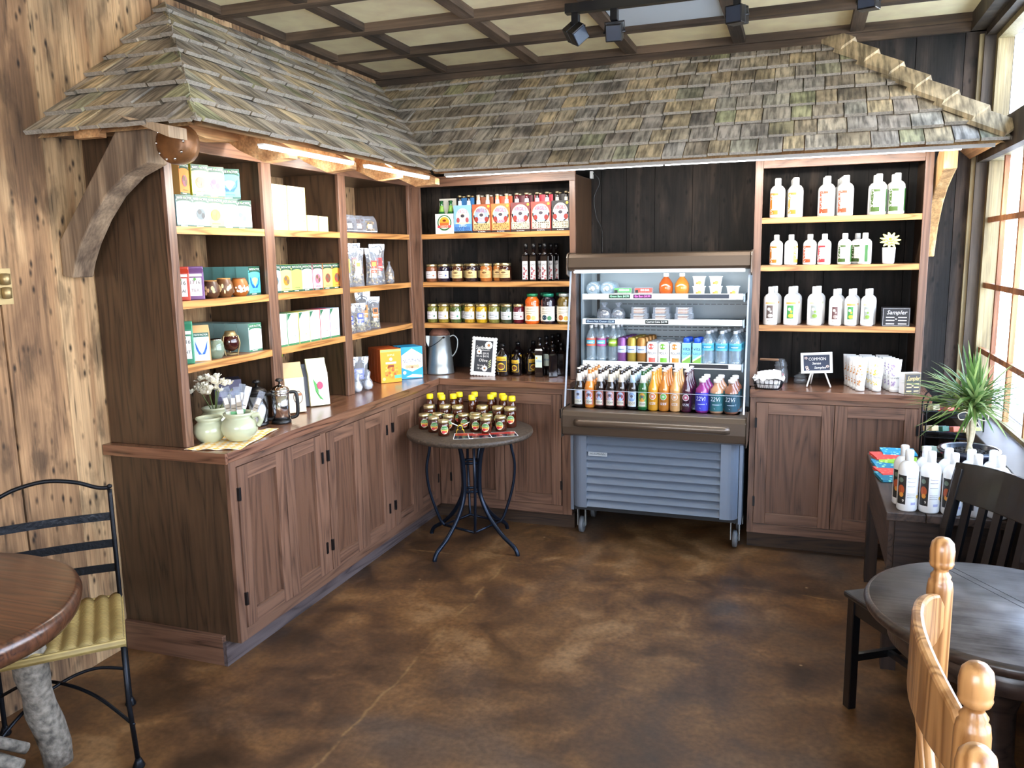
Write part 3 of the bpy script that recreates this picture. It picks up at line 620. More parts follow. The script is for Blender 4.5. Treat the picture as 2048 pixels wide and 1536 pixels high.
# light strips
def strip(name, lab, x0, x1, y0, y1, z):
    t = thing(name, lab, 'light', ((x0+x1)/2, (y0+y1)/2, z), 0, 'light strips under the shingle eaves')
    kid(MB().box(x0, x1, y0, y1, z+.008, z+.016, M_WHITE), 'housing', t); kid(MB().box(x0+.003, x1-.003, y0+.003, y1-.003, z, z+.0078, M_LAMP), 'diffuser', t)
strip('light_strip', 'white light strip under left eave nearest the log end', .735, .765, -2.36, -1.68, 2.103)
strip('light_strip', 'white light strip under left eave toward the inner corner', .735, .765, -1.55, -.86, 2.103)
strip('light_strip', 'thin light strip under back eave above the soda cartons', .82, 2.05, -.772, -.757, 2.118)
strip('light_strip', 'thin light strip under back eave above the lotion bottles', 2.055, 3.42, -.772, -.757, 2.118)
# braces
def brace(name, lab, M, m1):
    p = [(.002, .0), (.055, -.008), (.075, .05), (.115, .125), (.18, .215), (.26, .30), (.36, .37), (.47, .41), (.47, .53), (.33, .53), (.002, .135)]
    c = MB(); c.prism(p, 'y', -.05, .05, m1, M=M); o = c.build(name, bevel=.006); return tag(o, lab, 'brace', 'curved timber braces')
brace('curved_brace', 'grey curved timber brace under the left end of the shingle roof', TR(0, -2.605, 1.625), M_OLDBEAM)
c = MB(); c.prism([(-.002, 1.63), (-.05, 1.625), (-.07, 1.68), (-.13, 1.79), (-.24, 1.90), (-.36, 1.97), (-.50, 2.02), (-.60, 2.05), (-.60, 2.155), (-.42, 2.155), (-.25, 2.07), (-.12, 1.95), (-.002, 1.80)], 'x', 3.372, 3.432, barn('pale_brace_wood', 'z', ('9c7448', 'cba06a', 'ead0a2'), spots=False, stain=.2))
tag(c.build('curved_brace', bevel=.006), 'pale curved timber brace beside the right shelving under the roof', 'brace', 'curved timber braces')

# ================================================================ DRINKS COOLER
FX0, FX1 = 1.484, 2.487
FR = thing('drinks_cooler', 'open front brown and grey drinks cooler on casters between the shelving units', 'refrigerator', (1.99, -.4, 0))
def fbox(name, x0, x1, y0, y1, z0, z1, m, bevel=.002, parent=FR): return kid(MB().box(x0, x1, y0, y1, z0, z1, m), name, parent, bevel)
fbox('back_panel', FX0+.004, FX1-.004, -.10, -.051, .785, 1.60, M_GREYI)
for x0, x1 in ((FX0+.001, FX0+.022), (FX1-.022, FX1-.001)): fbox('side_wall', x0, x1, -.30, -.101, .62, 1.60, M_GREYI)
# canopy: bronze rounded housing
c = MB(); c.prism([(-.41, 1.60), (-.41, 1.676), (-.54, 1.676), (-.565, 1.670), (-.58, 1.653), (-.585, 1.60), (-.575, 1.585), (-.54, 1.578), (-.45, 1.59)], 'x', FX0-.0, FX1+.0, M_BRONZE); c.box(FX0, FX1, -.409, -.05, 1.60, 1.676, M_BRONZE); kid(c, 'canopy', FR, .003)
for x in (FX0-.009, FX1+.001): 
    c = MB(); c.prism([(-.41, 1.595), (-.41, 1.682), (-.545, 1.682), (-.575, 1.674), (-.59, 1.653), (-.596, 1.56), (-.54, 1.545), (-.44, 1.595)], 'x', x+.0003, x+.0077, M_BRONZE); kid(c, 'canopy_end', FR, .002)
t = MB().box(FX0+.03, FX1-.03, -.565, -.51, 1.566, 1.5775, mat('cooler_lamp_lens', 'eef6ff', .3, em=2)); kid(t, 'lamp_lens', FR)
fbox('liner_top', FX0+.022, FX1-.022, -.47, -.101, 1.585, 1.598, M_WHITE)
# vent slots on liner
for z in (1.36, 1.39, 1.41, 1.22, 1.20, 1.00, .98, 1.13, 1.16): 
    c = MB(); x = FX0+.18
    while x < FX1-.06: c.box(x, x+.028, -.1035, -.1005, z, z+.004, M_BLK); x += .036
    kid(c, 'vent_slots', FR)
fbox('post', FX0+.06, FX0+.075, -.125, -.104, .84, 1.55, M_BLK, 0)
# shelves with price rails
for z, f in ((1.443, -.42), (1.297, -.42), (1.047, -.42)):
    c = MB(); c.box(1.530, 2.44, f+.006, -.105, z-.028, z-.018, M_GREYI); k = kid(c, 'wire_shelf', FR, .001)
    c = MB(); c.prism([(f, z-.003), (f+.006, z-.003), (f+.006, z-.034), (f-.006, z-.034)], 'x', 1.528, 2.443, M_WHITE); kid(c, 'price_rail', FR)
    fbox('shelf_bracket', 1.518, 1.527, -.40, -.105, z-.05, z-.005, M_GREYI); fbox('shelf_bracket', 2.444, 2.453, -.40, -.105, z-.05, z-.005, M_GREYI)
SH1, SH2, SH3, DK = 1.426, 1.280, 1.030, .801
fbox('deck', FX0+.03, FX1-.03, -.655, -.105, .785, .80, M_GREYI)
def price(x0, x1, z, bgc, txt, tc):
    w = x1-x0; a = Art(); a.rect(-w/2, w/2, -.0115, .0115, bgc)
    if txt: a.text(txt, 0, 0, .0155, tc, 1, wmax=w*.92)
    o = a.build('price_tag', None); o.location = Vector(((x0+x1)/2, -.4255, z))-Vector(FR.location); o.parent = FR
    return o
PX = lambda p: 1.533+(p-1167)*.002852
price(PX(1221), PX(1265), 1.426, '12251c', 'Green Bars $4.99', '9fe0b4'); price(PX(1271), PX(1309), 1.426, '2a1430', 'Go Bars $4.99', 'ff6fd0'); price(PX(1381), PX(1460), 1.426, '1d2430', '', '')
price(PX(1172), PX(1234), 1.279, '18304a', 'Choco Nut Clusters $2.50', 'cfe4f5'); price(PX(1296), PX(1343), 1.279, '0e1512', 'Carrot Cake $4.99', 'f0f5f0')
price(PX(1282), PX(1356), 1.029, '1a1c22', '', ''); price(PX(1385), PX(1462), 1.029, '1a1c22', '', '')
# acrylic: side glass, low front screen
for x in (FX0+.004, FX1-.010):
    c = MB(); c.prism([(-.545, 1.575), (-.690, .815), (-.30, .815), (-.30, 1.575)], 'x', x, x+.006, M_ACR); kid(c, 'side_glass', FR)
    c = MB(); c.prism([(-.546, 1.575), (-.691, .812), (-.697, .812), (-.552, 1.575)], 'x', x-.001, x+.008, mat('edge_glass', 'aeb9c6', .2, coat=.5)); kid(c, 'glass_edge', FR)
c = MB(); c.prism([(-.676, .812), (-.672, .812), (-.664, .905), (-.668, .905)], 'x', FX0+.014, FX1-.014, M_ACR); c.box(FX0+.014, FX1-.014, -.669, -.663, .9055, .908, MATS['edge_glass']); kid(c, 'front_screen', FR)
# bumper
c = MB(); c.prism([(-.54, .80), (-.685, .80), (-.715, .79), (-.725, .765), (-.725, .70), (-.715, .655), (-.68, .64), (-.54, .64)], 'x', FX0-.004, FX1+.010, M_BRONZE); kid(c, 'bumper', FR, .006)
c = MB(); pts = [(FX0+.075, -.727, .728), (FX0+.10, -.733, .728), (FX1-.10, -.733, .728), (FX1-.075, -.727, .728)]; c.tube(pts, [.018, .023, .023, .018], M_BRONZE, 14); kid(c, 'bumper_rail', FR)
fbox('lower_tub', FX0+.004, FX1-.004, -.5395, -.051, .64, .784, MATS['dark_body'] if 'dark_body' in MATS else mat('dark_body', '22262a', .6))
for x in (FX0-.0075, FX1+.0105): fbox('bumper_end', x, x+.003, -.728, -.54, .637, .803, M_BRONZE, .001)
fbox('lower_body', FX0+.03, FX1-.03, -.57, -.102, .20, .638, mat('dark_body', '22262a', .6))
for x0, x1 in ((FX0+.010, FX0+.029), (FX1-.029, FX1-.010)): fbox('side_cover', x0, x1, -.59, -.12, .165, .638, M_GREYP)
# rounded louvre front
c = MB(); n = 9; z0, z1 = .205, .630; xl, xr = FX0+.118, FX1-.125
for i in range(n):
    a = z0+(z1-z0)*i/n; bq = z0+(z1-z0)*(i+1)/n
    c.prism([(-.634, a+.003), (-.600, bq-.001), (-.594, bq-.003), (-.600, a)], 'x', xl, xr, M_GREYP)
kid(c, 'louvre_panel', FR)
for s_, xa, xb in ((-1, FX0+.03, xl), (1, xr, FX1-.03)):
    poly = [(xa, -.571), (xb, -.571), (xb, -.634)]
    w = xb-xa
    for i in range(7):
        a = PI/2*i/6
        if s_ < 0: poly.append((xa+.055-.055*math.sin(a), -.634+.055*(1-math.cos(a))))
    if s_ > 0:
        poly = [(xa, -.571), (xa, -.634)]+[(xb-.055+.055*math.sin(PI/2*i/6), -.634+.055*(1-math.cos(PI/2*i/6))) for i in range(7)]+[(xb, -.571)]
    kid(MB().prism(poly, 'z', .20, .632, M_GREYP), 'corner_panel', FR)
a = Art(); a.rect(-.055, .055, -.011, .011, 'c9cdd0', 0); a.rect(-.053, .053, -.009, .009, '9aa3a8', 1); a.text('HUSSMANN', 0, 0, .017, '14181c', 2, wmax=.1)
o = a.build('name_plate', None); o.location = Vector((FX0+.185, -.632, .527))-Vector(FR.location); o.rotation_euler = (math.radians(-14), 0, 0); o.parent = FR
for x in (1.54, 2.44):
    for y in (-.50, -.20):
        w = MB(); w.lathe([(.0, -.014), (.04, -.014), (.0495, -.010), (.0495, .010), (.04, .014), (0, .014)], mat('caster_rubber', '6d7073', .5), M=TR(x, y, .0505, ry=PI/2), n=22)
        w.lathe([(.0, -.016), (.02, -.016), (.02, .016), (0, .016)], M_GALV, M=TR(x, y, .0505, ry=PI/2), n=12); o = kid(w, 'caster', FR)
        f = MB(); f.box(x-.026, x-.021, y-.016, y+.016, .045, .17, M_GALV); f.box(x+.021, x+.026, y-.016, y+.016, .045, .17, M_GALV); f.box(x-.03, x+.03, y-.03, y+.03, .17, .199, M_GALV)
        g = f.build('fork'); g.parent = o
fbox('underframe', FX0+.03, FX1-.03, -.57, -.102, .165, .199, mat('dark_body', '22262a', .6), 0)
# power cord of the cooler
kid(MB().tube(smooth_path([(1.489, -.03, 2.165), (1.51, -.03, 2.16), (1.535, -.02, 2.11), (1.50, -.02, 2.02), (1.515, -.02, 1.90), (1.55, -.02, 1.82), (1.56, -.055, 1.675)]), .004, M_BLK, 6), 'power_cord', FR)
kid(MB().box(1.481, 1.497, -.05, -.02, 2.137, 2.18, M_WHITE), 'plug', FR)

# ================================================================ GOODS (prototypes)
def lathe_thing(name, prof, m, n=20, loc=(0,0,0), **k):
    return MB().lathe(prof, m, n=n).build(name, loc=loc, **k)
def soda_prof(h, r):
    return [(r*.9, 0), (r, .006), (r, h*.52), (r*.93, h*.58), (r*.62, h*.68), (r*.42, h*.78), (r*.36, h*.9), (r*.38, h*.975), (.0, h*.98)]
def make_soda(liq, cap, neck, lab, sub=None, h=.228, r=.0295, fruit=None, txt=None):
    o = lathe_thing('soda_bottle', soda_prof(h, r), mat('glass_'+liq, liq, .06, coat=1))
    MB().lathe([(r*.45, 0), (r*.47, .004), (r*.42, .009), (0, .0105)], mat('cap_'+cap, cap, .3, .6), (0, 0, h*.965), 16).build('cap', o)
    a = Art(R=r*.47)
    if neck: 
        mb = MB(); mb.lathe([(r*.66, h*.665), (r*.455, h*.78), (r*.40, h*.86)], mat('paint_'+neck+'_45', neck, .45), n=16); mb.build('neck_label', o)
    a = Art(R=r)
    if lab:
        a.rect(-.026, .026, .018, h*.46, lab, 0); a.disc(0, h*.32, .019, sub or 'c9c9d0', 1, .026); a.disc(0, h*.34, .008, '5d5b66', 2); a.rect(-.019, .019, .022, .05, 'e8dcc0', 1)
        if txt: a.text(txt, 0, .036, .016, '3a3028', 2, wmax=.036)
    if fruit:
        a.disc(0, h*.36, .0185, 'f6efe0', 0); a.disc(0, h*.36, .0155, fruit, 1)
        for i in range(6): an = PI*i/6; a.poly([(.014*math.cos(an), h*.36+.014*math.sin(an)), (.0012*math.cos(an+1.57), h*.36+.0012*math.sin(an+1.57)), (-.014*math.cos(an), h*.36-.014*math.sin(an)), (-.0012*math.cos(an+1.57), h*.36-.0012*math.sin(an+1.57))], 'f6efe0', 2)
        a.text('IZZE', 0, h*.18, .017, 'f3f3f3', 1, wmax=.034)
    if a.mb.v: a.build('label', o)
    return o
ORD = ['front', 'second', 'third', 'fourth', 'fifth', 'sixth']
def put(o, loc, rz, label, cat, group=None):
    o.location = loc; o.rotation_euler = (0, 0, rz); return tag(o, label, cat, group)
G1 = 'bottles standing on the cooler deck'
deck = [  # x, maker args, description
 (1.557, dict(liq='1a0f0c', cap='e9e6df', neck='efe9df', lab='c9bfb4', sub='b9c4d8', txt='COLA'), 'dark soda bottle with grey label at far left end'),
 (1.620, dict(liq='d9822e', cap='e9e6df', neck='efe0cf', lab='d8765a', sub='c9d0e0', txt='CREAM'), 'orange soda bottle with coral label'),
 (1.680, dict(liq='20120e', cap='e9e6df', neck='efe9df', lab='b5705f', sub='b9c4d8', txt='SODA'), 'dark soda bottle with rose arch label right of orange soda'),
 (1.742, dict(liq='150d0c', cap='dcdcdc', neck='efe4cf', lab='c78b78', sub='c9bfc8', txt='CREAM'), 'dark soda bottle with tan arch label, fourth column'),
 (1.803, dict(liq='1c0e0b', cap='f0e6d8', neck='ece2d2', lab='a8453c', sub='b9c4d8', txt='BETTER'), 'dark soda bottle with red arch label'),
 (1.868, dict(liq='0f0d10', cap='e6e6e6', neck='b9d4ea', lab='cfd6df', sub='8fa7c8', txt='ROOT'), 'dark root beer bottle with pale blue neck label'),
 (1.927, dict(liq='1c5a2e', cap='e6e6e6', neck='e9efe4', lab='5f9a4e', sub='e9a03a', txt='GINGER'), 'green ginger soda bottle with sunset label'),
 (1.985, dict(liq='e09a2a', cap='e9e9ea', neck='', lab='', fruit='ee7a2c'), 'clementine fruit soda bottle with orange slice dot'),
 (2.045, dict(liq='c5792b', cap='e9e9ea', neck='', lab='', fruit='5fbf3a'), 'amber fruit soda bottle with lime slice dot'),
 (2.107, dict(liq='e0a565', cap='e9e9ea', neck='', lab='', fruit='f0a860'), 'peach fruit soda bottle with cream slice dot'),
 (2.168, dict(liq='3a1226', cap='e9e9ea', neck='', lab='', fruit='b0265a'), 'dark berry fruit soda bottle with magenta slice dot')]
for x, kw, d in deck:
    o = make_soda(**kw); put(o, (x, -.62, DK), 0, 'Front '+d if 0 else d+', front row', 'bottle', G1)
    for j, w in enumerate(('behind front one', 'third back', 'fourth back')):
        dup(o, (x+.002*j, -.62+.066*(j+1), DK), 0, d+', '+w, G1)
for x, bc, lc, d in ((2.252, '8a2f7a', '4040b8', 'purple'), (2.330, 'b98a68', '2f6f70', 'peach'), (2.408, '8d5a44', '1f4a55', 'brown')):
    h, r = .185, .0365
    o = lathe_thing('juice_bottle', [(r*.92, 0), (r, .008), (r, h*.62), (r*.9, h*.70), (r*.5, h*.80), (r*.42, h*.86), (r*.42, h*.9)], mat('glass_'+bc, bc, .1, coat=.8), 22)
    MB().lathe([(r*.5, h*.9), (r*.5, h*.985), (r*.44, h), (0, h)], M_WHITE, n=18).build('cap', o)
    a = Art(R=r); a.rect(-.05, .05, .012, h*.60, lc, 0); a.text('22Vi', -.004, h*.42, .034, 'ffffff', 1, wmax=.052, slant=.2); a.rect(-.02, .02, h*.25, h*.27, 'c8d4e0', 1); a.poly([(-.01, .03), (.03, .055), (.03, .045), (-.005, .024)], 'dfe8f2', 1); a.build('label', o)
    put(o, (x, -.61, DK), 0, d+' vitamin drink bottle with white cap, front row of deck', 'bottle', G1)
    for j, w in enumerate(('second row', 'third row')): dup(o, (x+.004*(j+1), -.61+.085*(j+1), DK), 0, d+' vitamin drink bottle with white cap, '+w, G1)
# ---- third shelf: waters, cans, cartons
def water(h, r, labc, capc, accent):
    pr = [(r*.75, 0), (r*.98, .01), (r, h*.1)]
    for i in range(5): pr += [(r*.94, h*(.14+.07*i)), (r, h*(.175+.07*i))]
    pr += [(r, h*.66), (r*.93, h*.72), (r*.6, h*.82), (r*.34, h*.89), (r*.32, h*.92)]
    o = lathe_thing('water_bottle', pr, M_WATER, 20)
    MB().lathe([(r*.36, h*.915), (r*.37, h*.985), (r*.33, h), (0, h)], mat('cap_'+capc, capc, .4), n=16).build('cap', o)
    a = Art(R=r+.0004); a.rect(-r*2.6, r*2.6, h*.44, h*.65, labc, 0); a.rect(-r*1.0, r*1.0, h*.50, h*.60, accent, 1); a.text('water', 0, h*.55, .018, 'ffffff', 2, wmax=r*1.5); a.build('label', o); return o
G3 = 'drinks standing on the lower cooler shelf'
for x, c1, c2, d in ((1.565, 'd9694f', '3fa9c4', 'coral'), (1.628, 'b0508a', '4db5cf', 'purple'), (1.700, '6f8f2f', 'a8cf3a', 'green')):
    o = water(.222, .029, c1, 'eef4fa', c2); put(o, (x, -.36, SH3), 0, 'tall sparkling water bottle with %s band, front row of lower cooler shelf' % d, 'bottle', G3)
    dup(o, (x+.012, -.29, SH3), 0, 'tall sparkling water bottle with %s band, second row' % d, G3); dup(o, (x+.02, -.22, SH3), 0, 'tall sparkling water bottle with %s band, third row' % d, G3)
def can(r, h, c1, c2, txt, tall):
    o = lathe_thing('drink_can', [(r*.8, 0), (r, h*.05), (r, h*.92), (r*.84, h*.985), (r*.82, h), (r*.74, h), (r*.73, h-.003), (0, h-.003)], mat('can_'+c1, c1, .3, .35), 20)
    a = Art(R=r)
    if tall: a.rect(-r*1.5, r*1.5, h*.42, h*.68, 'b9c8e4', 0); a.rect(-r*.7, r*.7, h*.53, h*.56, '44557a', 1)
    else: a.rect(-r*1.5, r*1.5, h*.06, h*.93, 'f2f0ee', 0); a.disc(-.006, h*.8, .017, c2, 1); a.text(txt, 0, h*.5, .022, '2a2f3a', 2, wmax=r*1.7); a.rect(-.02, .02, h*.1, h*.3, c2, 1)
    a.build('label', o)
    MB().lathe([(r*.3, 0), (r*.3, .0015), (0, .0015)], M_CHROME, (0, .004, h-.003), 10, sy=.5).build('tab', o); return o
for x, c, d in ((1.756, '7a4a86', 'purple'), (1.815, 'a08a38', 'olive gold'), (1.873, '9c6d33', 'bronze')):
    o = can(.027, .152, c, '', '', True); put(o, (x, -.375, SH3), 0, 'slim %s can with pale blue band, front row of lower cooler shelf' % d, 'can', 'drink cans in the cooler')
    for j in range(3): dup(o, (x+.010*(j+1), -.375+.062*(j+1), SH3), 0, 'slim %s can with pale blue band, %s row' % (d, ORD[j+1]), 'drink cans in the cooler')
for x, c, d in ((1.936, 'cf5a50', 'red fruit'), (2.003, '6aa832', 'lime green'), (2.071, 'd9822e', 'orange')):
    o = can(.032, .130, 'd9dcde', c, 'POLAR', False); put(o, (x, -.375, SH3), .1, 'white soda can with %s picture, front row of cans' % d, 'can', 'drink cans in the cooler')
    for j in range(2): dup(o, (x+.008*(j+1), -.375+.07*(j+1), SH3), .1, 'white soda can with %s picture, %s row' % (d, ORD[j+1]), 'drink cans in the cooler')
for x, d in ((2.134, 'left'), (2.194, 'right')):
    o = MB().box(-.025, .025, -.025, .025, 0, .128, H('9fd8ee')).build('coconut_carton', bevel=.004)
    MB().lathe([(.017, .1285), (.019, .136), (.019, .152), (.014, .158), (0, .16)], mat('blue_cap', '1f4fc4', .35), (0, -.004, 0), 16).build('cap', o)
    a = Art(y0=-.0252); a.rect(-.024, .024, .003, .125, '7cc8e6', 0); a.poly([(-.024, .003), (.024, .003), (.024, .05), (-.024, .02)], '6f9f3a', 1); a.poly([(-.024, .02), (.024, .05), (.024, .062), (-.024, .03)], 'e8c9a8', 1); a.text('vita', 0, .095, .03, '123a6a', 2, wmax=.04); a.text('coco', 0, .07, .026, '123a6a', 2, wmax=.04); a.build('label', o)
    put(o, (x, -.38, SH3), .08, 'blue coconut water carton with blue cap, %s one of the front pair' % d, 'carton', 'coconut water cartons'); dup(o, (x+.01, -.315, SH3), .08, 'blue coconut water carton, second row behind the %s one' % d, 'coconut water cartons')
w0 = None
for i, x in enumerate((2.254, 2.330, 2.404)):
    for j in range(3):
        lab = 'clear water bottle with blue label, %s of right end group, %s row' % (('left', 'middle', 'right')[i], ORD[j])
        loc = (x+.012*j, -.37+.075*j, SH3)
        if loc[0] > 2.435: continue
        if w0 is None: w0 = water(.198, .035, '5fb6cf', 'f2f6fa', '2f8fb5'); put(w0, loc, 0, lab, 'bottle', G3)
        else: dup(w0, loc, 0, lab)
# ---- second shelf
def blob_bag(name, w, d, h, m, neck=.35, seed=0, open_top=True):
    rnd = random.Random(seed); c = MB(); pr = [(.75, 0), (1, .12), (1.02, .4), (.8, .62), (neck, .74), (neck*.7, .80), (neck*1.6, .93), (neck*1.9, 1)]
    vs = []; n = 14
    for r, z in pr:
        for i in range(n):
            a = 2*PI*i/n; k = 1+rnd.uniform(-.08, .08); vs.append((w/2*r*k*math.cos(a), d/2*r*k*math.sin(a), z*h))
    fs = [(j*n+i, j*n+(i+1) % n, (j+1)*n+(i+1) % n, (j+1)*n+i) for j in range(len(pr)-1) for i in range(n)]+[tuple(reversed(range(n)))]
    c.add(vs, fs, m, True); return c.build(name)
def lumps(n, rx, ry, h, m, s, seed):
    rnd = random.Random(seed); c = MB()
    for i in range(n):
        a = rnd.uniform(0, 2*PI); q = math.sqrt(rnd.random()); z = rnd.uniform(s, h); k = s*rnd.uniform(.7, 1.2); sc = 1-.4*(z/h)**2
        c.lathe([(0, -k), (k*.8, -k*.5), (k, 0), (k*.7, k*.6), (0, k*.9)], m, (rx*q*sc*math.cos(a), ry*q*sc*math.sin(a), z), 7)
    return c
CHOC = mat('chocolate', '3a211c', .35, bump=.4, bscale=150)
for i, (x, d) in enumerate(((1.640, 'left'), (1.725, 'right'))):
    o = blob_bag('cluster_bag', .085, .07, .105, M_BAGC, .3, i); lumps(26, .03, .025, .055, CHOC, .012, i).build('chocolate_clusters', o)
    put(o, (x, -.34, SH2), .3*i, 'clear bag of chocolate nut clusters, %s of the two in cooler' % d, 'bag', 'bags of chocolate clusters')
def clam(): 
    o = MB().box(-.05, .05, -.04, .04, .0, .040, M_BAGC).box(-.052, .052, -.042, .042, .0405, .043, M_BAGC).box(-.045, .045, -.036, .036, .0435, .083, M_BAGC).build('cake_box')
    CK = mat('carrot_cake', 'a9713f', .8, bump=.5, bscale=120, var=.2); CR_ = mat('cream_frosting', 'f3ece0', .5)
    for z in (.004, .045): 
        MB().box(-.034, .02, -.03, .03, z, z+.012, CK).box(-.034, .02, -.03, .03, z+.0125, z+.0155, CR_).box(-.034, .02, -.03, .03, z+.016, z+.027, CK).box(-.034, .022, -.031, .031, z+.0275, z+.034, CR_).build('cake_slice', o)
    return o
cl = clam(); put(cl, (1.858, -.35, SH2), 0, 'clear box with two stacked carrot cake slices, left of three', 'cake', 'boxed carrot cake')
dup(cl, (1.985, -.35, SH2), 0, 'clear box with two stacked carrot cake slices, middle of three'); dup(cl, (2.115, -.35, SH2), 0, 'clear box with two stacked carrot cake slices, right of three')
# ---- top shelf of the cooler
for i, (x, d) in enumerate(((1.578, 'left'), (1.664, 'right'))):
    r = .042; c = MB(); M_ = TR(0, -.09, r+.001, rx=-PI/2); c.lathe([(0, .004), (r*.5, .001), (r*.85, 0), (r, .012), (r, .15), (r*.6, .19), (r*.35, .215)], M_WATER, M=M_, n=26); o = c.build('water_jug')
    MB().lathe([(.012, -.004), (.010, -.002)], M_WHITE, M=TR(0, -.094, r+.001, rx=-PI/2), n=16).lathe([(.014, -.003), (.012, -.0035)], M_WHITE, M=TR(0, -.094, r+.001, rx=-PI/2), n=16).build('base_ring', o)
    MB().lathe([(r*.37, .21), (r*.37, .235), (0, .236)], mat('cap_blue2', '7fb2d6', .4), M=M_).build('cap', o)
    put(o, (x, -.29, SH1), 0, 'clear water bottle lying on top cooler shelf, %s one, base outward' % d, 'bottle', 'lying water bottles')
for x, c, t, d, c2 in ((1.762, '3f7a44', 'GREEN BAR', 'green', '6a7a4a'), (1.884, 'c0392f', 'GO BAR', 'red', '8a5a3a')):
    o = MB().box(-.052, .052, -.022, .022, .0, .045, mat('seeds_'+c2, c2, .7, bump=.8, bscale=200, var=.4)).build('snack_bars', bevel=.004)
    MB().box(-.053, .053, -.023, .023, -.0, .0475, M_BAGC).build('wrapper', o)
    a = Art(y0=-.0245); a.rect(-.05, .05, .022, .046, c, 0); a.rect(-.048, -.03, .02, .036, '101215', 1); a.text(t, .008, .034, .014, 'ffffff', 1, wmax=.06); a.build('label', o)
    put(o, (x, -.37, SH1), 0, 'clear pack of seed bars with %s label on top cooler shelf' % d, 'snack', 'packs of seed bars')
for x, c, d in ((2.006, 'b5541c', 'darker'), (2.098, 'c47a2a', 'lighter')):
    r = .042; o = lathe_thing('juice_bottle', [(r*.55, 0), (r*.9, .012), (r, .04), (r*.95, .07), (r*.6, .095), (r*.36, .105), (r*.34, .112)], mat('juice_'+c, c, .08, coat=1, trans=.35), 22)
    MB().lathe([(.0155, .110), (.0165, .126), (.014, .130), (0, .130)], M_WHITE, n=16).build('cap', o)
    put(o, (x, -.345, SH1), 0, 'round amber apple juice bottle with white cap, the %s one' % d, 'bottle', 'round juice bottles')
def yog():
    o = lathe_thing('yogurt_cup', [(.027, 0), (.028, .004), (.036, .050), (.0385, .051), (.0385, .055), (.0, .0555)], M_WHITE, 22)
    a = Art(R=.0335); a.text('Chobani', 0, .038, .014, '27382e', 1, wmax=.045); a.disc(.006, .02, .011, 'e8a030', 1); a.disc(-.008, .017, .007, 'c96a28', 2); a.build('label', o); return o
y = yog(); put(y, (2.196, -.36, SH1), 0, 'white yogurt cup under another, left column on top cooler shelf', 'yogurt', 'yogurt cups')
for i, (x, z, l) in enumerate(((2.196, .0558, 'white yogurt cup stacked on the left column'), (2.289, 0, 'white yogurt cup under another, middle column'), (2.289, .0558, 'white yogurt cup stacked on the middle column'), (2.384, 0, 'white yogurt cup standing alone at right end of cooler shelf'))):
    dup(y, (x, -.36, SH1+z), 0, l)

# ================================================================ BACK SHELVES: soda cartons
GC = 'soda cartons on the top shelf'; GB = 'soda bottles standing in cartons'
def carton(name, w, d, h, hh, col, side, arts, loc, lab):
    t = thing(name, lab, 'carton', loc, 0, GC); e = .0012; c = MB()
    c.box(-w/2, w/2, -d/2, -d/2+e, 0, h, H(col)); c.box(-w/2, w/2, d/2-e, d/2, 0, h, H(col)); c.box(-w/2, w/2, -d/2+e, d/2-e, 0, e, H(side))
    c.box(-w/2, -w/2+e, -d/2+e, d/2-e, e, h*.75, H(side)); c.box(w/2-e, w/2, -d/2+e, d/2-e, e, h*.75, H(side)); c.build('sleeve', t)
    MB().box(-w/2+.004, w/2-.004, -.001, .001, .002, hh, H(side)).build('handle', t)
    a = Art(y0=-d/2); arts(a, w, h); a.build('front_print', t); return t
def virgil(top, arch, bandc, band, small, tc='3a2418', oval='8a9cc0'):
    def f(a, w, h):
        a.rect(-w/2+.002, w/2-.002, .014, h-.002, top, 0); a.rect(-w/2+.008, w/2-.008, .016, h*.62, arch, 1); a.disc(0, h*.60, w/2-.008, arch, 1, h*.33, 24)
        a.disc(0, h*.60, w/2-.015, oval, 2, h*.29, 24); a.rect(-.028, .028, h*.38, h*.5, 'a8a4bc', 3); a.disc(0, h*.6, .022, 'd8cdb8', 3, .02); a.disc(0, h*.62, .013, '3a3440', 4, .01)
        a.disc(-.034, h*.47, .013, '8a2c24', 4, .016); a.disc(.034, h*.47, .013, '8a2c24', 4, .016); a.text("VIRGIL'S", 0, h*.77, .032, 'a83c14', 5, wmax=w*.6)
        a.rect(-w/2+.006, w/2-.006, .018, h*.33, bandc, 3); a.text(band, 0, h*.20, .052, tc, 4, wmax=w*.86)
        if small: a.text(small, 0, h*.385, .024, 'b0402c', 5, wmax=w*.7)
        a.rect(-w/2, w/2, 0, .013, '24181a', 1); a.text('ALL NATURAL', 0, .0065, .008, 'ffffff', 2, wmax=w*.4); a.disc(w/2-.014, h-.014, .008, 'e0b030', 4)
    return f
def rootbeer(a, w, h):
    a.rect(-w/2, w/2, .014, h-.002, '7fb0dc', 0); a.rect(-w/2, w/2, .014, h*.33, '4f86c4', 1); a.disc(0, h*.6, .045, 'b9cfe6', 2, .05, 24); a.disc(0, h*.6, .022, 'd8cdb8', 3, .02); a.disc(0, h*.62, .013, '3a3440', 4, .01)
    a.disc(-.03, h*.47, .011, 'a04a4c', 4, .016); a.disc(.03, h*.47, .011, 'a04a4c', 4, .016); a.text("VIRGIL'S", 0, h*.76, .026, 'c86848', 5, wmax=w*.55); a.rect(-.045, .045, h*.34, h*.385, 'e6cf9a', 5); a.text('ZERO', 0, h*.27, .02, 'cfe0f2', 5); a.text('ROOT BEER', 0, h*.15, .034, '22427c', 5, wmax=w*.84); a.rect(-w/2, w/2, 0, .013, '14181e', 1)
